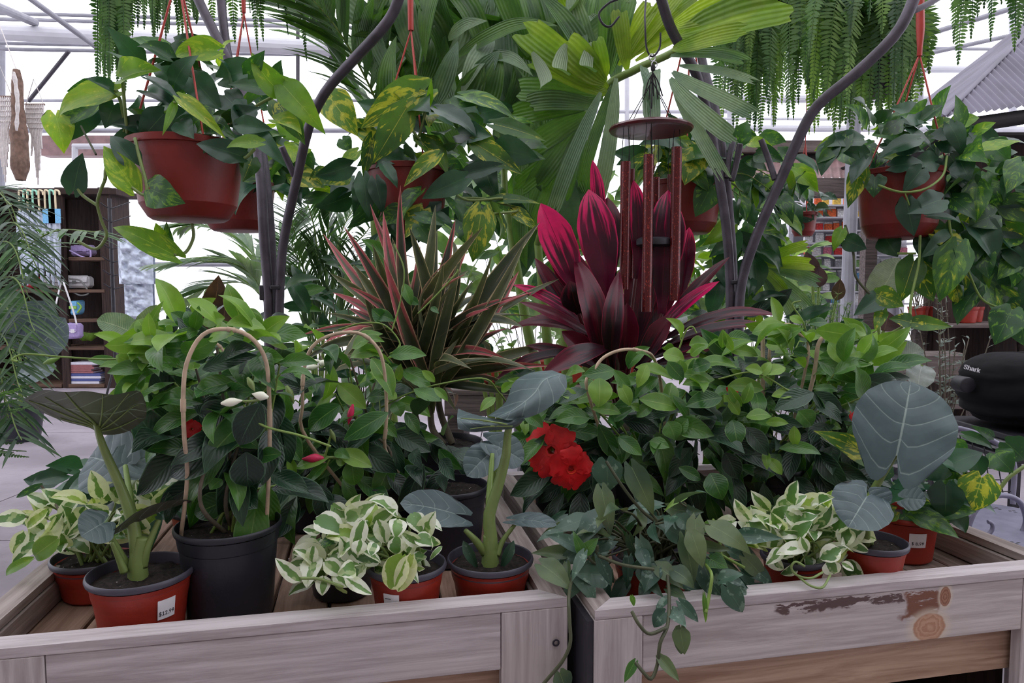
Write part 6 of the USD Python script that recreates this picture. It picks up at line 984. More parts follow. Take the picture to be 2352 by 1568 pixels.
def fern(label, c, Y, fr, w, mats, pitch, seed, pot=None):
    b = W(*c, Y); T = Thing('hanging_fern', label, 'fern', b - V(0, 0, .16), group='boston ferns in hanging pots')
    T.part('pot', lathe([(0, 0), (.085, 0), (.1, .02), (.13, .15), (.135, .16), (.12, .16), (.11, .12), (0, .12)], b - V(0, 0, .16), 32), 'black_plastic', smooth=40)
    for a in (30, 150, 270): T.part('hanger_wire', tube([b + V(math.cos(math.radians(a)) * .13, math.sin(math.radians(a)) * .13, 0), b + V(0, 0, .45)], .0015, 5), 'wire_steel')
    T.part('hanger_hook', tube(spline([b + V(0, 0, .44), b + V(0, 0, .6), V(b[0], b[1], 3.4)], 8), .003, 6), 'wire_steel')
    rg = np.random.default_rng(seed)
    for k, (x, y, dy) in enumerate(fr):
        e = W(x, y, Y + dy); o = b + V((e[0] - b[0]) * .35, (e[1] - b[1]) * .35, .04 + rg.uniform(0, .08)); mid = V(e[0] + (o[0] - e[0]) * .22, e[1] + (o[1] - e[1]) * .2, max(o[2] + .02, e[2] + (o[2] - e[2]) * .75))
        fern_frond(T, [b + V(0, 0, -.02), o, mid, e], w * rg.uniform(.8, 1.15), mats[int(rg.random() * len(mats))], pitch, seed * 100 + k)
rg = np.random.default_rng(5)
fr = [(rg.uniform(222, 292), rg.uniform(120, 215), rg.uniform(-.2, .2)) for k in range(26)] + [(rg.uniform(290, 480), rg.uniform(30, 95), rg.uniform(-.2, .2)) for k in range(34)] + [(592, 116, 0), (600, 60, .1), (560, 70, -.1), (575, 30, .1), (540, 100, .1), (662, 80, .0), (705, 140, .1), (640, 20, -.1), (520, 60, 0), (235, 60, -.2), (250, 195, -.2), (230, 170, -.1), (490, 90, .2), (605, 95, .05)]
fern('boston fern hanging above the left basket, its fronds against the white roof', (430, -150), 2.9, fr, .042, ['fern', 'fern', 'fern'], .0125, 31)
fr = [(rg.uniform(1640, 1880), rg.uniform(110, 335) - abs(k % 5 - 2) * 10, rg.uniform(-.3, .25)) for k in range(76)] + [(1745, 330, 0), (1780, 290, 0), (1735, 270, -.1), (1820, 250, 0), (1700, 200, -.1), (1850, 190, .1)]
fern('boston fern with the longest hanging strands, right of the big palm', (1770, 5), 3.2, fr, .05, ['fern', 'fern', 'fern_lime'], .014, 32)
fr = [(1990 + 135 * math.cos(a) * rg.uniform(.7, 1.1), 150 + 150 * math.sin(a) * rg.uniform(.6, 1.1) + 20, rg.uniform(-.35, .2)) for a in np.linspace(0, 6.28 * 3, 112)] + [(1915, 310, 0), (1935, 280, 0), (1905, 250, -.1), (1980, 300, -.1), (2085, 240, 0), (2060, 270, 0), (1900, 60, 0), (1930, 20, 0), (2100, 60, 0)]
fern('bushy bright boston fern in a black pot behind the right stand arm', (2005, 120), 2.75, fr, .05, ['fern_lime', 'fern', 'fern'], .014, 33)
fr = [(2200, 150, 0), (2230, 90, .1), (2210, 60, .1), (2245, 40, 0), (2190, 100, .1), (2330, 120, 0), (2340, 90, .1), (2352, 60, 0), (2320, 40, .1), (2275, 95, .3), (2380, 130, 0), (2260, 20, .1), (2300, 10, .1)]
fern('boston fern mostly above the frame, a few fronds hanging before the tin roof', (2275, -120), 2.8, fr, .046, ['fern'], .014, 34)
T = Thing('hanging_fern', 'ferny plant trailing over the floor at the lower left edge', 'fern', V(-2.35, 2.6, 0)); b = V(-2.35, 2.6, .3)
T.part('pot', lathe([(0, 0), (.1, 0), (.13, .25), (.12, .25), (.11, .22), (0, .22)], V(-2.35, 2.6, 0)), 'black_plastic', smooth=35)
for k in range(34):
    e = W(rg.uniform(-60, 75), rg.uniform(820, 1060), rg.uniform(2.3, 2.7)); fern_frond(T, [b - V(0, 0, .06), (b + e) / 2 + V(0, 0, .1), e], .03, 'fern' if k % 2 else 'palm_deep', .013, 900 + k)

# ---------------------------------------------------------------- left background: shelf with its goods
Ysh = 8.1
def bx(x0, y0, x1, y1, Ya, Yb): a, b_ = W(x0, y1, Ya), W(x1, y0, Ya); return boxm(V(a[0], Ya, a[2]), V(b_[0], Yb, b_[2]), .004)
T = Thing('shelf_unit', 'dark brown open wooden shelf unit stacked with bags and books, by the left wall', 'shelf', V(W(120, 895, Ysh)[0], Ysh, 0))
zt = W(100, 430, Ysh)[2]
def up(x0, x1, Ya, Yb, top=None): a, b_ = W(x0, 800, Ya), W(x1, 800, Ya); return boxm(V(a[0], Ya, 0), V(b_[0], Yb, top or zt), .004)
for x0, x1, ya, yb in ((-60, -40, 0, .42), (140, 158, 0, .05), (140, 158, .37, .42), (238, 264, 0, .42)): T.part('upright', up(x0, x1, Ysh + ya, Ysh + yb), 'dark_wood')
T.part('back_panel', up(-60, 262, Ysh + .42, Ysh + .44), 'dark_wood'); T.part('top_board', bx(-60, 432, 266, 446, Ysh - .03, Ysh + .44), 'dark_wood')
for y in (594, 668, 736, 800, 886): T.part('shelf_board', bx(157, y - 4, 239, y + 4, Ysh - .01, Ysh + .41), 'shelf_wood')
for y in (668, 800, 886): T.part('shelf_board', bx(-41, y - 4, 141, y + 4, Ysh - .01, Ysh + .41), 'shelf_wood')
def umb(x, mat, label, tagged=False):
    p = W(x, 452, Ysh - .12); T = Thing('folded_umbrella', label, 'umbrella', p - V(0, 0, 1.0), group='wrapped umbrellas hanging on the shelf edge')
    h = spline([p + V(.035, 0, .02), p + V(.03, 0, .06), p + V(.0, 0, .075), p + V(-.015, 0, .05), p + V(-.015, 0, -.15)], 20); T.part('handle', tube(h, .011, 8), mat, smooth=60)
    b = p + V(-.015, 0, -.15); n = 14; a = np.linspace(0, 2 * np.pi, 25)[:-1]; z = np.linspace(0, .85, n); r = np.interp(z, [0, .06, .2, .6, .8, .85], [.012, .03, .036, .026, .012, .006]); rr = r[:, None] * (1 + .22 * np.cos(a * 6 + z[:, None] * 5)[:, :])
    v = np.stack([b[0] + rr * np.cos(a), b[1] + rr * np.sin(a), np.broadcast_to((b[2] - z)[:, None], rr.shape)], -1); v = np.concatenate([v, v[:, :1]], 1); T.part('wrapped_canopy', grid(v), 'umbrella_film')
    if tagged: q = p + V(.0, -.05, -.2); T.part('swing_tag', boxm(q - V(.07, .002, .1), q + V(.07, .002, .06), .001), 'tag_blue')
for k, (x, m, c, tg) in enumerate(((47, 'umbrella_cream', 'leftmost cream handled', False), (57, 'umbrella_mint', 'pale mint handled second from the left', False), (66, 'umbrella_cream', 'cream handled third from the left', False), (78, 'umbrella_mint', 'bright mint handled fourth from the left', False), (92, 'umbrella_cream', 'wide cream handled fifth from the left', False), (106, 'umbrella_cream', 'slim cream handled sixth from the left', False), (117, 'umbrella_mint', 'mint handled blue tagged', True), (130, 'umbrella_cream', 'rightmost cream handled', True))):
    umb(x, m, f'{c} umbrella in clear film on the shelf edge', tg)
def bag(name, label, x0, y0, x1, y1, Y, mat, trimm, cat='bag', strap_pts=None, dep=.14, back=.09):
    a, b_ = W(x0, y1, Y), W(x1, y0, Y); lo, hi = V(a[0], Y, a[2]), V(b_[0], Y + dep, b_[2]); T = Thing(name, label, cat, V((lo[0] + hi[0]) / 2, Y + dep / 2, lo[2]))
    m = boxm(lo, hi, .05); m = m.subdivide().subdivide(); v = np.array(m.vertices); v += (meshkit.noise(v * 14, 3)[:, None] - .5) * .02; T.part('body', (v, m.faces), mat, smooth=60)
    h = hi[2] - lo[2]; T.part('flap', boxm(V(lo[0] + .01, Y - .012, lo[2] + h * .45), V(hi[0] - .01, Y + .01, hi[2] - .01), .008), mat, smooth=40); T.part('trim', boxm(V(lo[0] + .02, Y - .015, lo[2] + h * .43), V(hi[0] - .02, Y - .008, lo[2] + h * .48), .003), trimm)
    for s in (.25, .72): xx = lo[0] + (hi[0] - lo[0]) * s; T.part('buckle', boxm(V(xx - .02, Y - .02, lo[2] + h * .38), V(xx + .025, Y - .01, lo[2] + h * .62), .004), trimm)
    if strap_pts: T.part('strap', tube(spline([W(x, y, Y - .09 + (.23 if back < .09 and k == 1 else 0)) for k, (x, y) in enumerate(strap_pts)], 20), .01, 6), trimm, smooth=60)
bag('shoulder_bag', 'white satchel bag with grey straps on the middle shelf', 92, 633, 202, 661.5, Ysh + .1, 'bag_white', 'bag_trim', back=.15, strap_pts=[(160, 640), (185, 645), (203, 672), (185, 678), (168, 670)])
bag('shoulder_bag', 'purple bag with a looped strap on the top right shelf', 162, 562, 208, 587.5, Ysh + .1, 'lavender', 'lavender', back=.14, strap_pts=[(160, 575), (190, 590), (208, 590), (206, 565)])
bag('shoulder_bag', 'small red and white bag at the left end of the middle shelf', 44, 637, 84, 661.5, Ysh + .08, 'bag_red', 'bag_white', strap_pts=[(50, 640), (64, 630), (78, 640)])
bag('hanging_pouch', 'lavender pouch hanging from a purple ribbon on the shelf post', 141, 742, 178, 778, Ysh - .15, 'lavender', 'bag_white', 'pouch', [(128, 700), (142, 645), (150, 660), (170, 720), (176, 745)], back=.085)
bag('cup', 'turquoise mug gift with a green tag, behind the purple ribbon', 160, 690, 178, 722, Ysh + .02, 'tag_blue', 'leaf_bowl', 'mug', [(178, 695), (186, 705), (178, 718)])
c = W(203, 776, Ysh + .16); T = Thing('leaf_bowl', 'green leaf shaped bowl holding brown sticks, on the shelf above the books', 'bowl', c)
g = lathe([(0, -.03), (.06, -.025), (.105, .02), (.125, .07), (.118, .07), (.1, .025), (.05, -.01), (0, -.015)], c, 30); v = np.array(g.vertices); v[:, 2] += .012 * np.sin(np.arctan2(v[:, 1] - c[1], v[:, 0] - c[0]) * 3); T.part('bowl', (v, g.faces), 'leaf_bowl', smooth=50)
for k in range(4): T.part('stick', tube([c + V(-.06 + .03 * k, -.05, .08), c + V(.0 + .02 * k, .02, .0)], .016, 6), 'twig')
def slabs(name, label, x0, x1, y, hpx, mat, Y, group, cat='book'):
    a, b_ = W(x0, y, Y), W(x1, y - hpx, Y); T = Thing(name, label, cat, V((a[0] + b_[0]) / 2, Y + .1, a[2]), group=group); T.part('pages', boxm(V(a[0] + .006, Y + .004, a[2] + .004), V(b_[0] - .004, Y + .19, b_[2] - .004)), 'book_white'); T.part('cover', boxm(V(a[0], Y, b_[2] - .005), V(b_[0], Y + .2, b_[2])), mat); T.part('cover', boxm(V(a[0], Y, a[2]), V(b_[0], Y + .2, a[2] + .005)), mat); T.part('spine', boxm(V(a[0], Y - .003, a[2]), V(b_[0], Y + .001, b_[2])), mat)
yb = 881
for k, (hp, m, nm, xe) in enumerate(((6, 'book_white', 'white bottom', 228), (6, 'book_blue', 'blue', 230), (6, 'book_white', 'second white', 232), (6, 'book_blue', 'upper blue', 230), (5, 'book_red', 'lowest dusty red', 214), (5, 'book_red', 'second dusty red', 210), (5, 'book_red', 'third dusty red', 216), (5, 'book_red', 'fourth dusty red', 212), (6, 'book_white', 'topmost white', 226))):
    slabs('book', f'{nm} book of the stack on the lowest shelf', 163, xe, yb, hp - .5, m, Ysh + .02, 'books stacked on the lowest shelf'); yb -= hp
# macrame and driftwood
def macrame(label, x, y, w, h, Y, seed):
    c = W(x, y, Y); s = Y / FPX; rg = np.random.default_rng(seed); T = Thing('macrame_hanging', label, 'wall hanging', c - V(0, 0, h * s), group='cream knotted macrame hangings')
    T.part('dowel', tube([c + V(-w * s * .55, 0, 0), c + V(w * s * .55, 0, 0)], .008, 8), 'driftwood', smooth=60)
    nn = 11; xs = np.linspace(-.5, .5, nn) * w * s
    for k in range(nn):
        L = h * s * (1 - .45 * abs(k - 5) / 5); e = [c + V(xs[k] * (1 - .0), -.004, 0), c + V(xs[k] * .9, -.006, -L * .4), c + V(xs[k] * .5 + rg.normal() * .004, 0, -L * .7), c + V(xs[k] * .55 + rg.normal() * .006, 0, -L)]; T.part('cord', tube(spline(e, 12), .006, 6), 'cotton', smooth=60)
    for r in range(5):
        for k in range(nn - 1): q = c + V((xs[k] + xs[k + 1]) / 2, -.008, -h * s * (.05 + .06 * r)); T.part('knot', lathe([(0, -.009), (.008, -.004), (.008, .004), (0, .009)], q, 8), 'cotton', smooth=60)
    T.part('hanging_cord', tube(spline([c + V(-w * s * .5, 0, 0), c + V(0, 0, w * s * 1.4), c + V(w * s * .5, 0, 0)], 3), .003, 5), 'cotton')
macrame('cream macrame hanging cut by the left edge, left of the driftwood', 2, 222, 50, 190, 5.6, 1); macrame('cream macrame hanging on the right side of the driftwood', 80, 240, 40, 178, 5.7, 2)
c0, c1 = W(38, 160, 5.6), W(48, 414, 5.6); T = Thing('driftwood', 'brown driftwood piece hanging upright between the macrame', 'driftwood', c1)
n = 30; zz = np.linspace(0, 1, n); a = np.linspace(0, 2 * np.pi, 22); ctr = c0 + (c1 - c0) * zz[:, None]; rad = .72 * np.interp(zz, [0, .1, .4, .7, .9, 1], [.03, .05, .06, .085, .08, .05])
rr = rad[:, None] * (1 + .5 * (meshkit.noise(np.stack([np.cos(a)[None] * 3 + 0 * zz[:, None], np.sin(a)[None] * 3 + 0 * zz[:, None], zz[:, None] * 7 + 0 * a[None]], -1), 4) - .5)); rr[:, -1] = rr[:, 0]
T.part('trunk', grid(np.stack([ctr[:, 0, None] + rr * np.cos(a), ctr[:, 1, None] + rr * np.sin(a), ctr[:, 2, None] + 0 * rr], -1)), 'driftwood'); T.part('cord', tube(spline([c0, W(34, 150, 5.6), W(0, 60, 5.8), W(-20, 20, 5.9)], 10), .004, 5), 'cotton'); T.part('ornament', tube(spline([W(32, 165, 5.5), W(40, 230, 5.5), W(38, 300, 5.5)], 16), .018 * np.array([.4, 1, .6, 1, .6, 1, .5, .9, .4]), 8), 'cotton', smooth=60)
# clear wrapped goods on a wire stand
T0 = Thing('wire_stand', 'tall black wire display stand beside the shelf unit', 'display stand', V(W(268, 900, 7.4)[0], 7.4, 0)); b = V(W(268, 900, 7.4)[0], 7.4, 0)
for k in range(3): T0.part('leg', tube([b + V(.12 * math.cos(2.1 * k), .12 * math.sin(2.1 * k), 0), b + V(0, 0, .4)], .012, 6), 'wire_steel')
T0.part('post', tube([b + V(0, 0, .35), b + V(0, 0, 2.1)], .02, 8), 'black_paint', smooth=60)
for k in range(7): z = 1.15 + .14 * k; T0.part('prong', tube(spline([b + V(0, 0, z), b + V(.12, -.06, z + .02), b + V(.26, -.08, z + .06)], 6), .006, 5), 'wire_steel'); T0.part('prong', tube(spline([b + V(0, 0, z), b + V(-.06, -.06, z + .06)], 4), .006, 5), 'wire_steel')
for k, (x0, y0, x1, y1, lb) in enumerate(((276, 548, 352, 652, 'upper crinkled clear bag of pale blue goods on the wire stand'), (290, 640, 352, 736, 'lower crinkled clear bag of pale blue goods on the wire stand'))):
    a, b_ = W(x0, y1, 7.2 + .05 * k), W(x1, y0, 7.2 + .05 * k); gx, gz = np.meshgrid(np.linspace(a[0], b_[0], 26), np.linspace(b_[2], a[2], 34)); q = np.stack([gx, np.full_like(gx, a[1]), gz], -1); nz = meshkit.fbm(q * 16, 4, k); edge = np.minimum(1, np.minimum(np.linspace(0, 1, 26), np.linspace(1, 0, 26)) * 5)[None]
    f1, f2 = q.copy(), q.copy(); f1[..., 1] -= .02 + edge * (.05 + .16 * (nz - .4)); f2[..., 1] += .02 + edge * .05
    solo('clear_bag', join(grid(f1), grid(f2[:, ::-1])), 'umbrella_film', lb, 'plastic bag', 'clear bags on the wire stand')
# paper bag, papers, big leaves near the shelf foot
c = G(338, 948, .001) + V(0, 0, .2); T = Thing('paper_bag', 'crumpled brown paper bag on the floor behind the white-budded mandevilla', 'bag', c - V(0, 0, .2)); m = boxm(c - V(.13, .1, .2), c + V(.12, .1, .22), .02).subdivide().subdivide().subdivide(); v = np.array(m.vertices); v += (meshkit.noise(v * 18, 3)[:, None] - .5) * .04; T.part('body', (v, m.faces), 'paper_bag', smooth=50); T.part('folded_top', boxm(c + V(-.12, -.11, .16), c + V(.11, -.06, .25), .01), 'paper_bag')
solo('flyer', boxm(c + V(-.1, -.125, -.199), c + V(.16, -.118, .06)), 'book_white', 'white printed paper leaning on the brown paper bag', 'paper')
c = W(352, 838, 4.9); solo('crate', boxm(V(c[0] - .17, 4.75, 0), V(c[0] + .17, 5.05, c[2] - .121), .004), 'dark_wood', 'dark wooden box under the terracotta bowl behind the left mandevilla', 'box'); T = Thing('planter', 'terracotta bowl planter behind the left mandevilla', 'planter', c - V(0, 0, .12)); T.part('pot', lathe([(0, 0), (.1, 0), (.17, .14), (.18, .16), (.16, .16), (.1, .03), (0, .03)], c - V(0, 0, .12)), 'terracotta', smooth=35); T.part('soil', lathe([(.15, .12), (0, .13)], c - V(0, 0, .12)), 'soil')
def bigleaf(name, label, Yb, rows, kind='banana', stem=None, pot=True):
    x, y = rows[0][0], rows[0][1]; g0 = W(x, y, Yb); T = Thing(name, label, 'plant', V(g0[0], Yb, 0)); b = V(g0[0], Yb, 0)
    if pot: T.part('pot', lathe([(0, 0), (.12, 0), (.16, .28), (.15, .28), (.14, .25), (0, .25)], b), 'black_plastic', smooth=35)
    for k, (bx_, by, tx, ty, w, m, roll) in enumerate(rows):
        P0, P1 = W(bx_, by, Yb), W(tx, ty, Yb - .1); T.part('leaf', leaf(P0, P1, w / FPX * Yb, kind, face(P0, P1, roll), .05, .1, .2, .08, 16, 9, rng=np.random.default_rng(k)), m); T.part('stem', tube(spline([P0, (P0 + b + V(0, 0, .2)) / 2 + V(.02, 0, .1), b + V(0, 0, .24)], 10), .009, 6), 'stem_green', smooth=60)
bigleaf('banana_plant', 'banana plant with a wide ribbed leaf in front of the shelf foot', 3.6, [(325, 775, 222, 735, 66, 'banana_green', 30), (300, 800, 360, 700, 50, 'banana_green', 10)])
bigleaf('rubber_plant', 'brown-leaved rubber plant standing against the bright wall', 3.9, [(478, 760, 502, 632, 62, 'rubber_brown', 0), (505, 770, 520, 660, 60, 'rubber_brown', 0), (455, 780, 470, 690, 50, 'rubber_brown', 10)], 'ellip')
bigleaf('banana_plant', 'banana plant with big dark blue green leaves below the left palm', 5.2, [(40, 800, 105, 690, 110, 'alocasia', 0), (60, 820, 150, 730, 90, 'alocasia', 10), (20, 780, 10, 660, 90, 'palm_deep', 0), (40, 860, 130, 840, 60, 'alocasia', 20)])

# ---------------------------------------------------------------- middle background
bigleaf('leafy_plant', 'dark leafy plant in the gap between the two cordylines', 2.5, [(1120, 830, 1090, 780, 50, 'pothos_dark', 10), (1140, 850, 1200, 800, 60, 'pothos_green', 10), (1110, 880, 1050, 840, 60, 'pothos_dark', 10), (1150, 880, 1230, 850, 50, 'pothos_dark', 20)], 'ellip')
c = G(1270, 1060, 0) * 0 + V(W(1270, 700, 3.7)[0], 3.7, 0); T = Thing('low_bench', 'grey slatted timber bench behind the cordylines', 'bench', c)
for k in range(5): T.part('slat', boxm(c + V(-.55, -.3 + .13 * k, .6), c + V(.6, -.2 + .13 * k, .63), .004), 'grey_timber')
for sx in (-.5, .5): T.part('leg', boxm(c + V(sx - .04, -.25, 0), c + V(sx + .04, .25, .598), .004), 'grey_timber')
T.part('apron', boxm(c + V(-.55, -.3, .5), c + V(.6, -.275, .598), .003), 'grey_timber')
rg = np.random.default_rng(8)
for k in range(3):
    b = c + V(-.33 + .34 * k, -.02, .632); T = Thing('window_box', f'{("left", "middle", "right")[k]} red planter box of small cream leaved seedlings on the grey timber bench', 'planter box', b, group='red planter boxes')
    T.part('box', boxm(b + V(-.15, -.08, 0), b + V(.15, .08, .13), .012), 'red_plastic', smooth=35); T.part('soil', boxm(b + V(-.14, -.07, .12), b + V(.14, .07, .135)), 'soil')
    for j in range(22):
        q = b + V(rg.uniform(-.13, .13), rg.uniform(-.06, .06), .14 + rg.uniform(0, .12)); d = unit(V(rg.normal(), rg.normal(), .5)); T.part('leaf', leaf(q, q + d * .06, .035, 'ellip', unit(V(0, -.6, 1)), nv=5, nu=3), 'njoy' if j % 2 else 'herb')
def shrub(name, label, poly, Ya, Yb, n, size, ratio, mats, seed, kind='ellip', group=None, potr=.14):
    P = np.array(poly); x = P[:, 0].mean(); Y = (Ya + Yb) / 2; b = V(W(x, P[:, 1].max(), Y)[0], Y, 0); T = Thing(name, label, 'plant', b, group=group); zb = max(.25, W(x, P[:, 1].max(), Y)[2] - .15)
    T.part('pot', lathe([(0, 0), (potr * .8, 0), (potr, .25), (potr * .93, .25), (potr * .88, .22), (0, .22)], b), 'black_plastic', smooth=35); fill(T, poly, Ya, Yb, n, size, ratio, kind, mats, seed, down=.3, stems=(b + V(0, 0, .22), 8), stem_mat='stem_brown'); return T
shrub('leafy_plant', 'loose green foliage plant with small leaves, left of the right stand pole', [(1560, 500), (1680, 480), (1700, 600), (1690, 740), (1580, 740)], 2.7, 3.1, 66, (.08, .13), .5, (('pothos_green', 2), ('herb', 2), ('pothos_lime', 1)), 201)
shrub('leafy_plant', 'mixed dark foliage plant behind the pink cordyline', [(700, 640), (900, 600), (960, 760), (940, 920), (720, 880)], 2.4, 2.9, 90, (.1, .16), .42, (('mandevilla_mid', 2), ('pothos_dark', 2), ('palm_deep', 1)), 202)
shrub('leafy_plant', 'dark foliage plant behind the middle of the right bench', [(1540, 720), (1720, 700), (1860, 740), (1940, 780), (1900, 900), (1560, 880)], 2.3, 2.7, 80, (.1, .15), .42, (('mandevilla_mid', 2), ('pothos_dark', 2), ('mandevilla_dark', 1)), 203)
shrub('leafy_plant', 'dark foliage plant behind the left bench, below the stand', [(400, 760), (640, 760), (680, 900), (500, 960), (400, 900)], 2.3, 2.7, 60, (.1, .15), .42, (('mandevilla_mid', 2), ('pothos_dark', 2), ('mandevilla_dark', 1)), 204)
b = V(W(1900, 760, 3.3)[0], 3.3, 0); T = Thing('rosemary_bush', 'fine-needled rosemary bush behind the right mandevillas', 'herb', b); T.part('pot', lathe([(0, 0), (.14, 0), (.18, .3), (.17, .3), (.16, .27), (0, .27)], b), 'black_plastic', smooth=35); rg = np.random.default_rng(12)
for k in range(60):
    e = W(rg.uniform(1800, 1960), rg.uniform(655, 760), rg.uniform(3.1, 3.5)); s = b + V(rg.normal() * .08, rg.normal() * .06, .27); p = spline([s, (s + e) / 2 + V(0, 0, .02), e], 26); vs = []; fs = []
    nn = 70; t = rg.uniform(.35, 1, nn); o = p[(t * 25).astype(int)]; d = np.c_[rg.normal(size=nn), rg.normal(size=nn), rg.uniform(.2, 1., nn)]; d /= np.linalg.norm(d, axis=1, keepdims=True); sd = np.cross(d, rg.normal(size=(nn, 3))); sd /= np.linalg.norm(sd, axis=1, keepdims=True)
    v = np.stack([o - sd * .0015, o + sd * .0015, o + d * .035], 1).reshape(-1, 3); f = np.arange(3 * nn).reshape(-1, 3); T.part('sprig', join(dict(v=v, f=f), tube(p[::4], .002, 4)), 'herb' if k % 2 else 'palm_fine')

shrub('leafy_plant', 'pale foliage far behind, in the gap between palm canes and cordyline', [(1020, 470), (1200, 400), (1440, 450), (1440, 720), (1040, 740)], 4.2, 4.9, 230, (.14, .26), .45, (('herb', 3), ('palm_glaucous', 2), ('pothos_green', 1)), 205)
shrub('leafy_plant', 'pale foliage far behind the right stand poles, below the shelter', [(1560, 560), (1860, 560), (1900, 720), (1560, 740)], 4.4, 5.2, 140, (.1, .18), .45, (('herb', 3), ('palm_fine', 2), ('pothos_lime', 1)), 206)
# ---------------------------------------------------------------- right background
def rack():
    Yr = 7.0; x0, x1 = W(1840, 500, Yr)[0], W(2110, 500, Yr)[0]; T = Thing('display_rack', 'white shelved display rack full of small packets, behind the right stand', 'display rack', V((x0 + x1) / 2, Yr, 0))
    T.part('back_panel', boxm(V(x0, Yr + .3, 0), V(x1, Yr + .32, W(0, 440, Yr)[2])), 'white_shelf')
    for x in (x0, (x0 + x1) / 2, x1): T.part('upright', boxm(V(x - .025, Yr + .24, 0), V(x + .025, Yr + .3, W(0, 440, Yr)[2])), 'white_shelf')
    cols = ['packet_orange', 'packet_red', 'packet_yellow', 'packet_pink', 'packet_green', 'packet_white', 'packet_blue', 'packet_grey']; rg = np.random.default_rng(3)
    tiers = [(470, ['orange', 'red', 'yellow', 'orange']), (498, ['orange', 'yellow', 'white', 'orange']), (528, ['red', 'orange', 'orange', 'red']), (557, ['orange', 'white', 'red', 'white']), (585, ['red', 'pink', 'red', 'white']), (613, ['green', 'green', 'white', 'grey']), (641, ['blue', 'white', 'green', 'grey']), (668, ['white', 'grey', 'green', 'white']), (696, ['white', 'grey', 'blue', 'white'])]
    for y, cs in tiers:
        z = W(0, y, Yr)[2]; T.part('shelf', boxm(V(x0, Yr - .02, z - .015), V(x1, Yr + .3, z)), 'white_shelf')
    OR = 'first second third fourth fifth sixth seventh eighth ninth tenth eleventh twelfth thirteenth fourteenth fifteenth'.split()
    for i, (y, cs) in enumerate(tiers):
        cnt = 0; z = W(0, y, Yr)[2]; x = x0 + .06
        while x < x1 - .1:
            wd, ht = rg.uniform(.05, .085), rg.uniform(.06, .085); c = cs[int(rg.integers(len(cs)))]
            if rg.random() < .85:
                q = V(x + wd / 2, Yr + .02 + rg.uniform(0, .06), z + .001); t = Thing('seed_packet', f'small {c} packet, {OR[cnt]} from the left on the {OR[i]} shelf down of the white rack', 'packet', q, group='small packets on the white display rack'); cnt += 1
                t.part('packet', boxm(q - V(wd / 2, .02, 0), q + V(wd / 2, .02, ht), .004), 'packet_' + c); t.part('flap', boxm(q + V(-wd / 2, -.006, ht), q + V(wd / 2, .006, ht + .018), .002), 'packet_white')
            x += wd + rg.uniform(.01, .05)
rack()
c = V(W(1850, 400, 6.2)[0], 6.2, 0); T = Thing('timber_shelter', 'rough timber lean-to with a rusty corrugated roof, behind the right stand', 'shelter', c)
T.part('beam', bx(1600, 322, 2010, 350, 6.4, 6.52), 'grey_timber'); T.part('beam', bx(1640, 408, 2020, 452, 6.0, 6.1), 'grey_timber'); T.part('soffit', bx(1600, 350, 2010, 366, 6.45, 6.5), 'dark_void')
def sheet(A_, B_, C_, D_, amp, pitch): # corrugated between eave A-B and top D-C
    L = np.linalg.norm(B_ - A_); k = int(L / pitch * 6); u = np.linspace(0, 1, k)[None, :, None]; v_ = np.linspace(0, 1, 6)[:, None, None]; p = (A_ * (1 - u) + B_ * u) * (1 - v_) + (D_ * (1 - u) + C_ * u) * v_; nn = unit(np.cross(B_ - A_, D_ - A_)); return grid(p + nn * amp * np.sin(u * L / pitch * 2 * np.pi))
T.part('roof_sheet', sheet(W(1640, 410, 6.0), W(2020, 410, 6.0), W(2010, 366, 6.45), W(1640, 366, 6.45), .01, .07), 'rust_roof')
for x in (1650, 2000): a = W(x, 430, 6.05); T.part('post', boxm(V(a[0] - .05, 6.0, 0), V(a[0] + .05, 6.1, a[2])), 'grey_timber')
# little hut with hipped tin roof at the right edge
C0, C2, C3, AP = W(2165, 268, 4.6), W(2085, 262, 6.9), W(2640, 205, 5.3), W(2475, -40, 6.2)
T = Thing('tin_roof_hut', 'hut with a hipped corrugated tin roof at the right edge', 'hut', V(C0[0] + .8, 5.4, 0))
def trisheet(A_, B_, P_, pitch=.072, amp=.011):
    ex = unit(B_ - A_); L = np.linalg.norm(B_ - A_); h = P_ - A_; px_ = h @ ex; vy = h - ex * px_; H = np.linalg.norm(vy); ey = vy / H; nn = np.cross(ex, ey); nx, ny = int(L / pitch * 8), 60
    X = np.linspace(0, L, nx); U = np.zeros((ny, nx, 3)); top = np.where(X < px_, X / max(px_, 1e-6), (L - X) / max(L - px_, 1e-6)) * H
    for j in range(ny): U[j] = A_ + ex * X[:, None] + ey * (top * j / (ny - 1))[:, None] + nn * (amp * np.sin(X / pitch * 2 * np.pi))[:, None]
    return grid(U)
T.part('roof_sheet', trisheet(C0, C3, AP), 'tin_roof'); T.part('roof_sheet', trisheet(C2, C0, AP), 'tin_roof'); T.part('hip_cap', tube([C0, AP], .02, 4), 'tin_roof')
zc = C0[2] - .03
for q in (C0 + V(.22, .25, 0), C3 + V(-.2, .3, 0), C2 + V(.22, -.2, 0)): T.part('post', boxm(V(q[0] - .05, q[1] - .05, 0), V(q[0] + .05, q[1] + .05, zc)), 'dark_wood')
T.part('wall_panel', boxm(V(C0[0] + .3, 5.2, 0), V(C3[0] - .2, 5.24, zc)), 'dark_wood'); T.part('fascia', tube([C0 + V(.06, .08, -.06), C3 + V(-.05, .08, -.06)], .05, 4), 'dark_void'); T.part('ceiling_board', boxm(V(C0[0] + .12, C0[1] + .3, zc - .02), V(C3[0], 6.4, zc)), 'dark_void')  # near-black fascia and ceiling: shade under the roof put into their colour
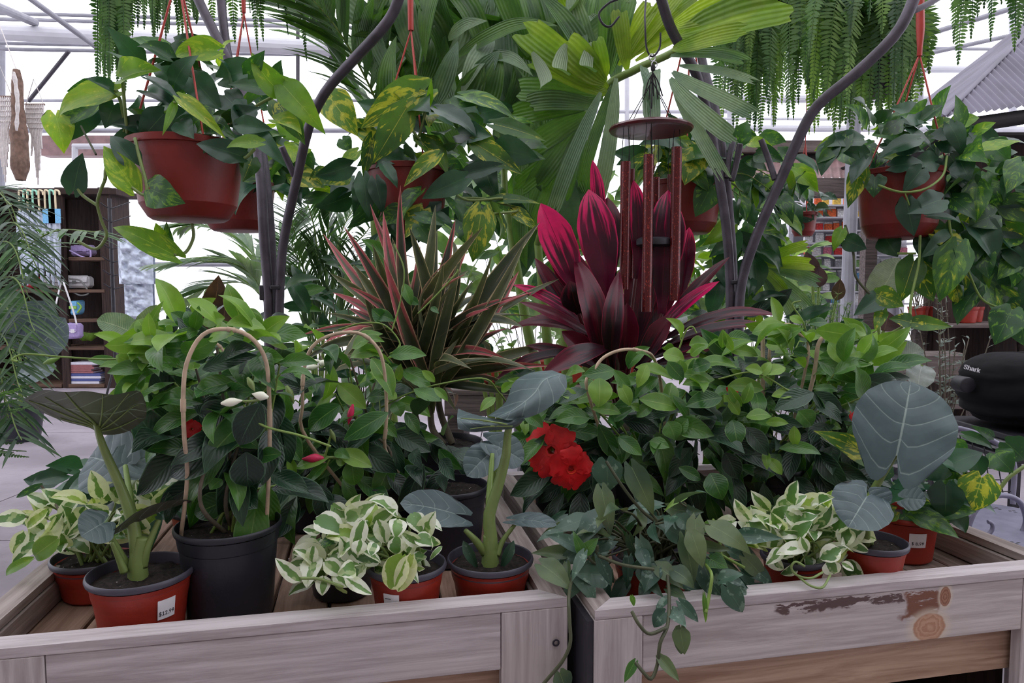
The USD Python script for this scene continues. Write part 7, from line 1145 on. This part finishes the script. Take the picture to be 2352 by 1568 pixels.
# table of olive seedlings in red pots
ct = W(2250, 742, 4.8); zt = ct[2]; T = Thing('potting_table', 'grey plank table carrying a row of small red pots, right background', 'table', V(ct[0], 4.95, 0))
for k in range(4): T.part('plank', boxm(V(ct[0] - .5, 4.72 + .14 * k, zt - .03), V(ct[0] + .7, 4.85 + .14 * k, zt), .004), 'grey_timber')
for x, tp in ((ct[0] - .35, .05), (ct[0] + .5, -.05)): T.part('leg', tube([V(x - .12, 4.9, 0), V(x + tp, 4.95, zt - .03)], .05, 4), 'grey_timber'); T.part('leg', tube([V(x + .12, 5.1, 0), V(x + tp, 5.0, zt - .03)], .05, 4), 'grey_timber')
T.part('lower_plank', boxm(V(ct[0] - .5, 4.8, .3), V(ct[0] + .65, 5.15, .33), .004), 'grey_timber')
rg = np.random.default_rng(14)
def twig(label, b, r, h, H, seed, potmat='red_plastic', group='olive seedlings in small red pots'):
    rg = np.random.default_rng(seed); T = Thing('olive_seedling', label, 'potted plant', b, group=group); T.part('pot', lathe(pot_profile(r, r * .76, h) + [(r - .002, h - .012), (r, h), (r - .008, h), (r - .01, h - .02), (0, h - .02)], b, 28), potmat, smooth=35)
    for k in range(5 if H < .5 else 11):
        e = b + V(rg.normal() * (.07 if H < .5 else .13), rg.normal() * .07, h + H * rg.uniform(.6, 1)); p = spline([b + V(0, 0, h - .02), (b + e) / 2 + V(rg.normal() * .02, 0, h * .5), e], 14); s = T.part('twig', tube(p, .003, 5), 'stem_brown', smooth=60)
        for j in range(12 if H < .5 else 22): q = p[int(rg.uniform(5, 14))]; d = unit(V(rg.normal(), rg.normal(), .4)); T.part('leaf', leaf(q, q + d * .045, .012, 'thin', unit(V(0, -.5, 1) + rg.normal(size=3) * .4), nv=3, nu=3), 'olive_grey', parent=s)
for k, (x, w, dY, lb) in enumerate(((2124, 40, .1, 'leftmost'), (2160, 40, .25, 'second from the left'), (2192, 36, .3, 'third, half hidden'), (2218, 52, .0, 'largest, fourth from the left'), (2264, 40, .12, 'fifth from the left'), (2330, 40, .15, 'last on the right'))):
    q = W(x, 742, 4.82); b = V(q[0], 4.82 + dY, zt + .001); twig(f'olive seedling in a small red pot, {lb} on the plank table', b, w / 2 / FPX * (4.82 + dY), .11, .28, 300 + k)
twig('grey leaved shrub standing on the floor under the plank table, beside the black cover', V(W(2165, 950, 3.9)[0], 3.9, 0), .11, .2, .95, 320, 'black_plastic', None)
for k, x in enumerate((2130, 2188)): a = W(x, 836, 4.4); solo('stone_block', boxm(V(a[0] - .09, 4.4, a[2] - .09), V(a[0] + .09, 4.6, a[2] + .07), .02), 'grey_timber', ('left' if k == 0 else 'right') + ' rough grey block on the low ledge under the plank table', 'block', 'rough blocks under the plank table')
a = W(2160, 862, 4.4); T = Thing('ledge', 'low timber ledge holding rough blocks under the plank table', 'ledge', V(a[0], 4.5, 0)); T.part('board', boxm(V(a[0] - .35, 4.35, a[2] - .04), V(a[0] + .35, 4.65, a[2] + .0), .004), 'grey_timber')
for s in (-.3, .3): T.part('leg', boxm(V(a[0] + s - .03, 4.45, 0), V(a[0] + s + .03, 4.55, a[2] - .041)), 'grey_timber')
bigleaf('banana_plant', 'banana plant with torn grey green leaves, left of the black cover', 3.2, [(2010, 830, 2122, 805, 74, 'banana_grey', 20), (2118, 838, 2108, 892, 62, 'banana_grey', 10), (2035, 800, 2000, 860, 46, 'banana_grey', 20), (2015, 680, 2065, 592, 78, 'banana_grey', 0), (1950, 870, 2000, 890, 40, 'banana_grey', 20)])
bigleaf('rubber_plant', 'plum-brown rubber plant in front of the white rack', 4.2, [(1866, 640, 1852, 578, 40, 'rubber_plum', 0), (1880, 660, 1880, 610, 34, 'rubber_plum', 10), (1920, 690, 1930, 640, 30, 'rubber_brown', 0), (2030, 760, 2040, 715, 60, 'rubber_plum', 0)], 'ellip')
# black cloth cover with lettering, on a dark stand
cb = W(2362, 893, 2.95); s = 2.75 / FPX; T = Thing('black_cover', 'black cloth cover with white lettering over a round appliance, right edge', 'appliance cover', V(cb[0], 2.9, cb[2] - .3))
n, mth = 40, 64; th = np.linspace(0, np.pi, n); ph = np.linspace(0, 2 * np.pi, mth); TH, PH = np.meshgrid(th, ph, indexing='ij'); sg = lambda x, e: np.sign(x) * np.abs(x) ** e
q = np.stack([sg(np.sin(TH), .6) * sg(np.cos(PH), .75), sg(np.sin(TH), .6) * sg(np.sin(PH), .75), sg(np.cos(TH), .75)], -1); rad = V(140 * s, .24, 90 * s)
fold = 1 + .05 * (meshkit.fbm(np.stack([np.cos(PH) * 2, np.sin(PH) * 2, np.cos(TH) * 6 + np.cos(PH)], -1), 3, 5) - .5) + .03 * np.sin(TH * 14 + np.cos(PH) * 3) * (np.cos(TH) < .3)
cc = V(cb[0], 2.95, cb[2]); T.part('cover', grid((q * rad * fold[..., None] + cc)[:, ::-1]), 'black_cloth')
qc = (q * rad * fold[..., None] + cc).reshape(-1, 3); qx, qy = proj(qc)
def onto(x, y, off=.004):            # the cover's nearest surface point seen at a pixel
    k = np.argsort((qx - x) ** 2 + (qy - y) ** 2 + np.maximum(0, qc[:, 1] - cc[1]) * 1e6)[:4]; return W(x, y, qc[k, 1].mean() - off)
e = onto(2222, 884); T.part('end_cap', tube([e + V(0, .06, 0), e, e + V(0, -.008, 0)], [.034, .034, .03], 24), 'black_paint', smooth=40)
a, b_ = onto(2212, 846, .02), onto(2250, 856, .02)
tm = meshkit.text_mesh('Shark', .022, .002, bold=True); v = np.array(tm.vertices); sc = np.linalg.norm(b_ - a) / v[:, 0].max(); ex = unit(b_ - a); nz = unit(V(-.5, -1, .2) - ex * ex.dot(V(-.5, -1, .2))); ez = np.cross(nz, ex); T.part('lettering', (a + ex * (v[:, 0:1] * sc) + ez * (v[:, 1:2] * sc) + nz * v[:, 2:3], tm.faces), 'paper_white')
zb = cc[2] - rad[2] * 1.03; z0 = .46; pz = V(cc[0] + .05, 2.93, 0); T = Thing('side_table', 'black two-tier metal table under the black cover, papers on its lower tier', 'table', pz)
T.part('top', boxm(V(pz[0] - .26, pz[1] - .24, zb - .025), V(pz[0] + .4, pz[1] + .28, zb - .001), .004), 'black_paint'); T.part('lower_shelf', boxm(V(pz[0] - .3, pz[1] - .26, z0 - .02), V(pz[0] + .44, pz[1] + .3, z0), .004), 'black_paint')
for sx in (-.28, .42):
    for sy in (-.24, .28): T.part('leg', boxm(V(pz[0] + sx - .014, pz[1] + sy - .014, 0), V(pz[0] + sx + .014, pz[1] + sy + .014, zb - .026)), 'black_paint')
for k in range(9):
    x, y = pz[0] + (-.14 if k % 2 else .14) + rg.uniform(-.03, .03), pz[1] + rg.uniform(-.12, .05); zz = z0 + .004 + .012 * (k // 2); solo('newspaper', trimesh.creation.box(extents=(.25, .33, .009), transform=trimesh.transformations.translation_matrix((x, y, zz + .001)) @ trimesh.transformations.rotation_matrix(rg.uniform(-.15, .15), (0, 0, 1))), rg.choice(['book_white', 'bag_white', 'packet_grey']), f'folded newspaper, {"bottom second third fourth top".split()[k // 2]} layer of the {("right", "left")[k % 2]} pile on the low dark table', 'newspaper', 'newspapers piled on the low table')
z0 = .43; ps = G(2290, 1205, z0); T = Thing('bistro_chair', 'lavender grey metal garden chair with pierced seat and scrolled arm', 'chair', V(ps[0], ps[1], 0))
T.part('seat', lathe([(0, -.004), (.215, -.004), (.225, -.008), (.228, 0), (.22, .005), (0, .003)], V(ps[0], ps[1], z0), 48), 'cafe_metal', smooth=40)
for k in range(26):
    a = k * 2 * math.pi / 26; q = V(ps[0] + .17 * math.cos(a), ps[1] + .17 * math.sin(a), z0 + .0042)
    T.part('piercing', join(*[boxm(q + V(.008 * math.cos(j * 2.1 + a) - .004, .008 * math.sin(j * 2.1 + a) - .003, 0), q + V(.008 * math.cos(j * 2.1 + a) + .004, .008 * math.sin(j * 2.1 + a) + .003, .0008)) for j in range(3)]), 'black_paint')
a = np.linspace(0, 4.6, 40); r = .052 - .0098 * a; q = W(2265, 1203, ps[1] - .12); T.part('scroll', tube(np.stack([q[0] + r * np.cos(a + 2.6) * 1.0, np.full(40, q[1]), q[2] + r * np.sin(a + 2.6)], -1), .0055, 8), 'cafe_metal', smooth=60)
T.part('arm', tube(spline([W(2215, 1240, ps[1] - .12), W(2240, 1172, ps[1] - .12), W(2290, 1138, ps[1] - .1), W(2340, 1150, ps[1] - .08), W(2356, 1200, ps[1] - .06), W(2330, 1242, ps[1] - .06), W(2290, 1262, ps[1] - .06)], 36), .0075, 8), 'cafe_metal', smooth=60)
for k in range(4): a = .8 + k * math.pi / 2; T.part('leg', tube(spline([V(ps[0] + .19 * math.cos(a), ps[1] + .19 * math.sin(a), z0 - .004), V(ps[0] + .21 * math.cos(a), ps[1] + .21 * math.sin(a), 0)], 6), .009, 8), 'cafe_metal', smooth=60)
bk = V(ps[0], ps[1] + .2, z0); T.part('back_frame', tube(spline([bk + V(-.19, 0, 0), bk + V(-.19, .03, .16), bk + V(0, .05, .24), bk + V(.19, .03, .16), bk + V(.19, 0, 0)], 30), .008, 8), 'cafe_metal', smooth=60)
for k in range(9): x = -.16 + .04 * k; T.part('back_wire', tube([bk + V(x, .0, .02), bk + V(x, .045, .235 - abs(x) * .5)], .002, 5), 'wire_steel')
for k in range(4): z = .04 + .036 * k; T.part('back_wire', tube([bk + V(-.185, z * .16, z), bk + V(.185, z * .16, z)], .002, 5), 'wire_steel')
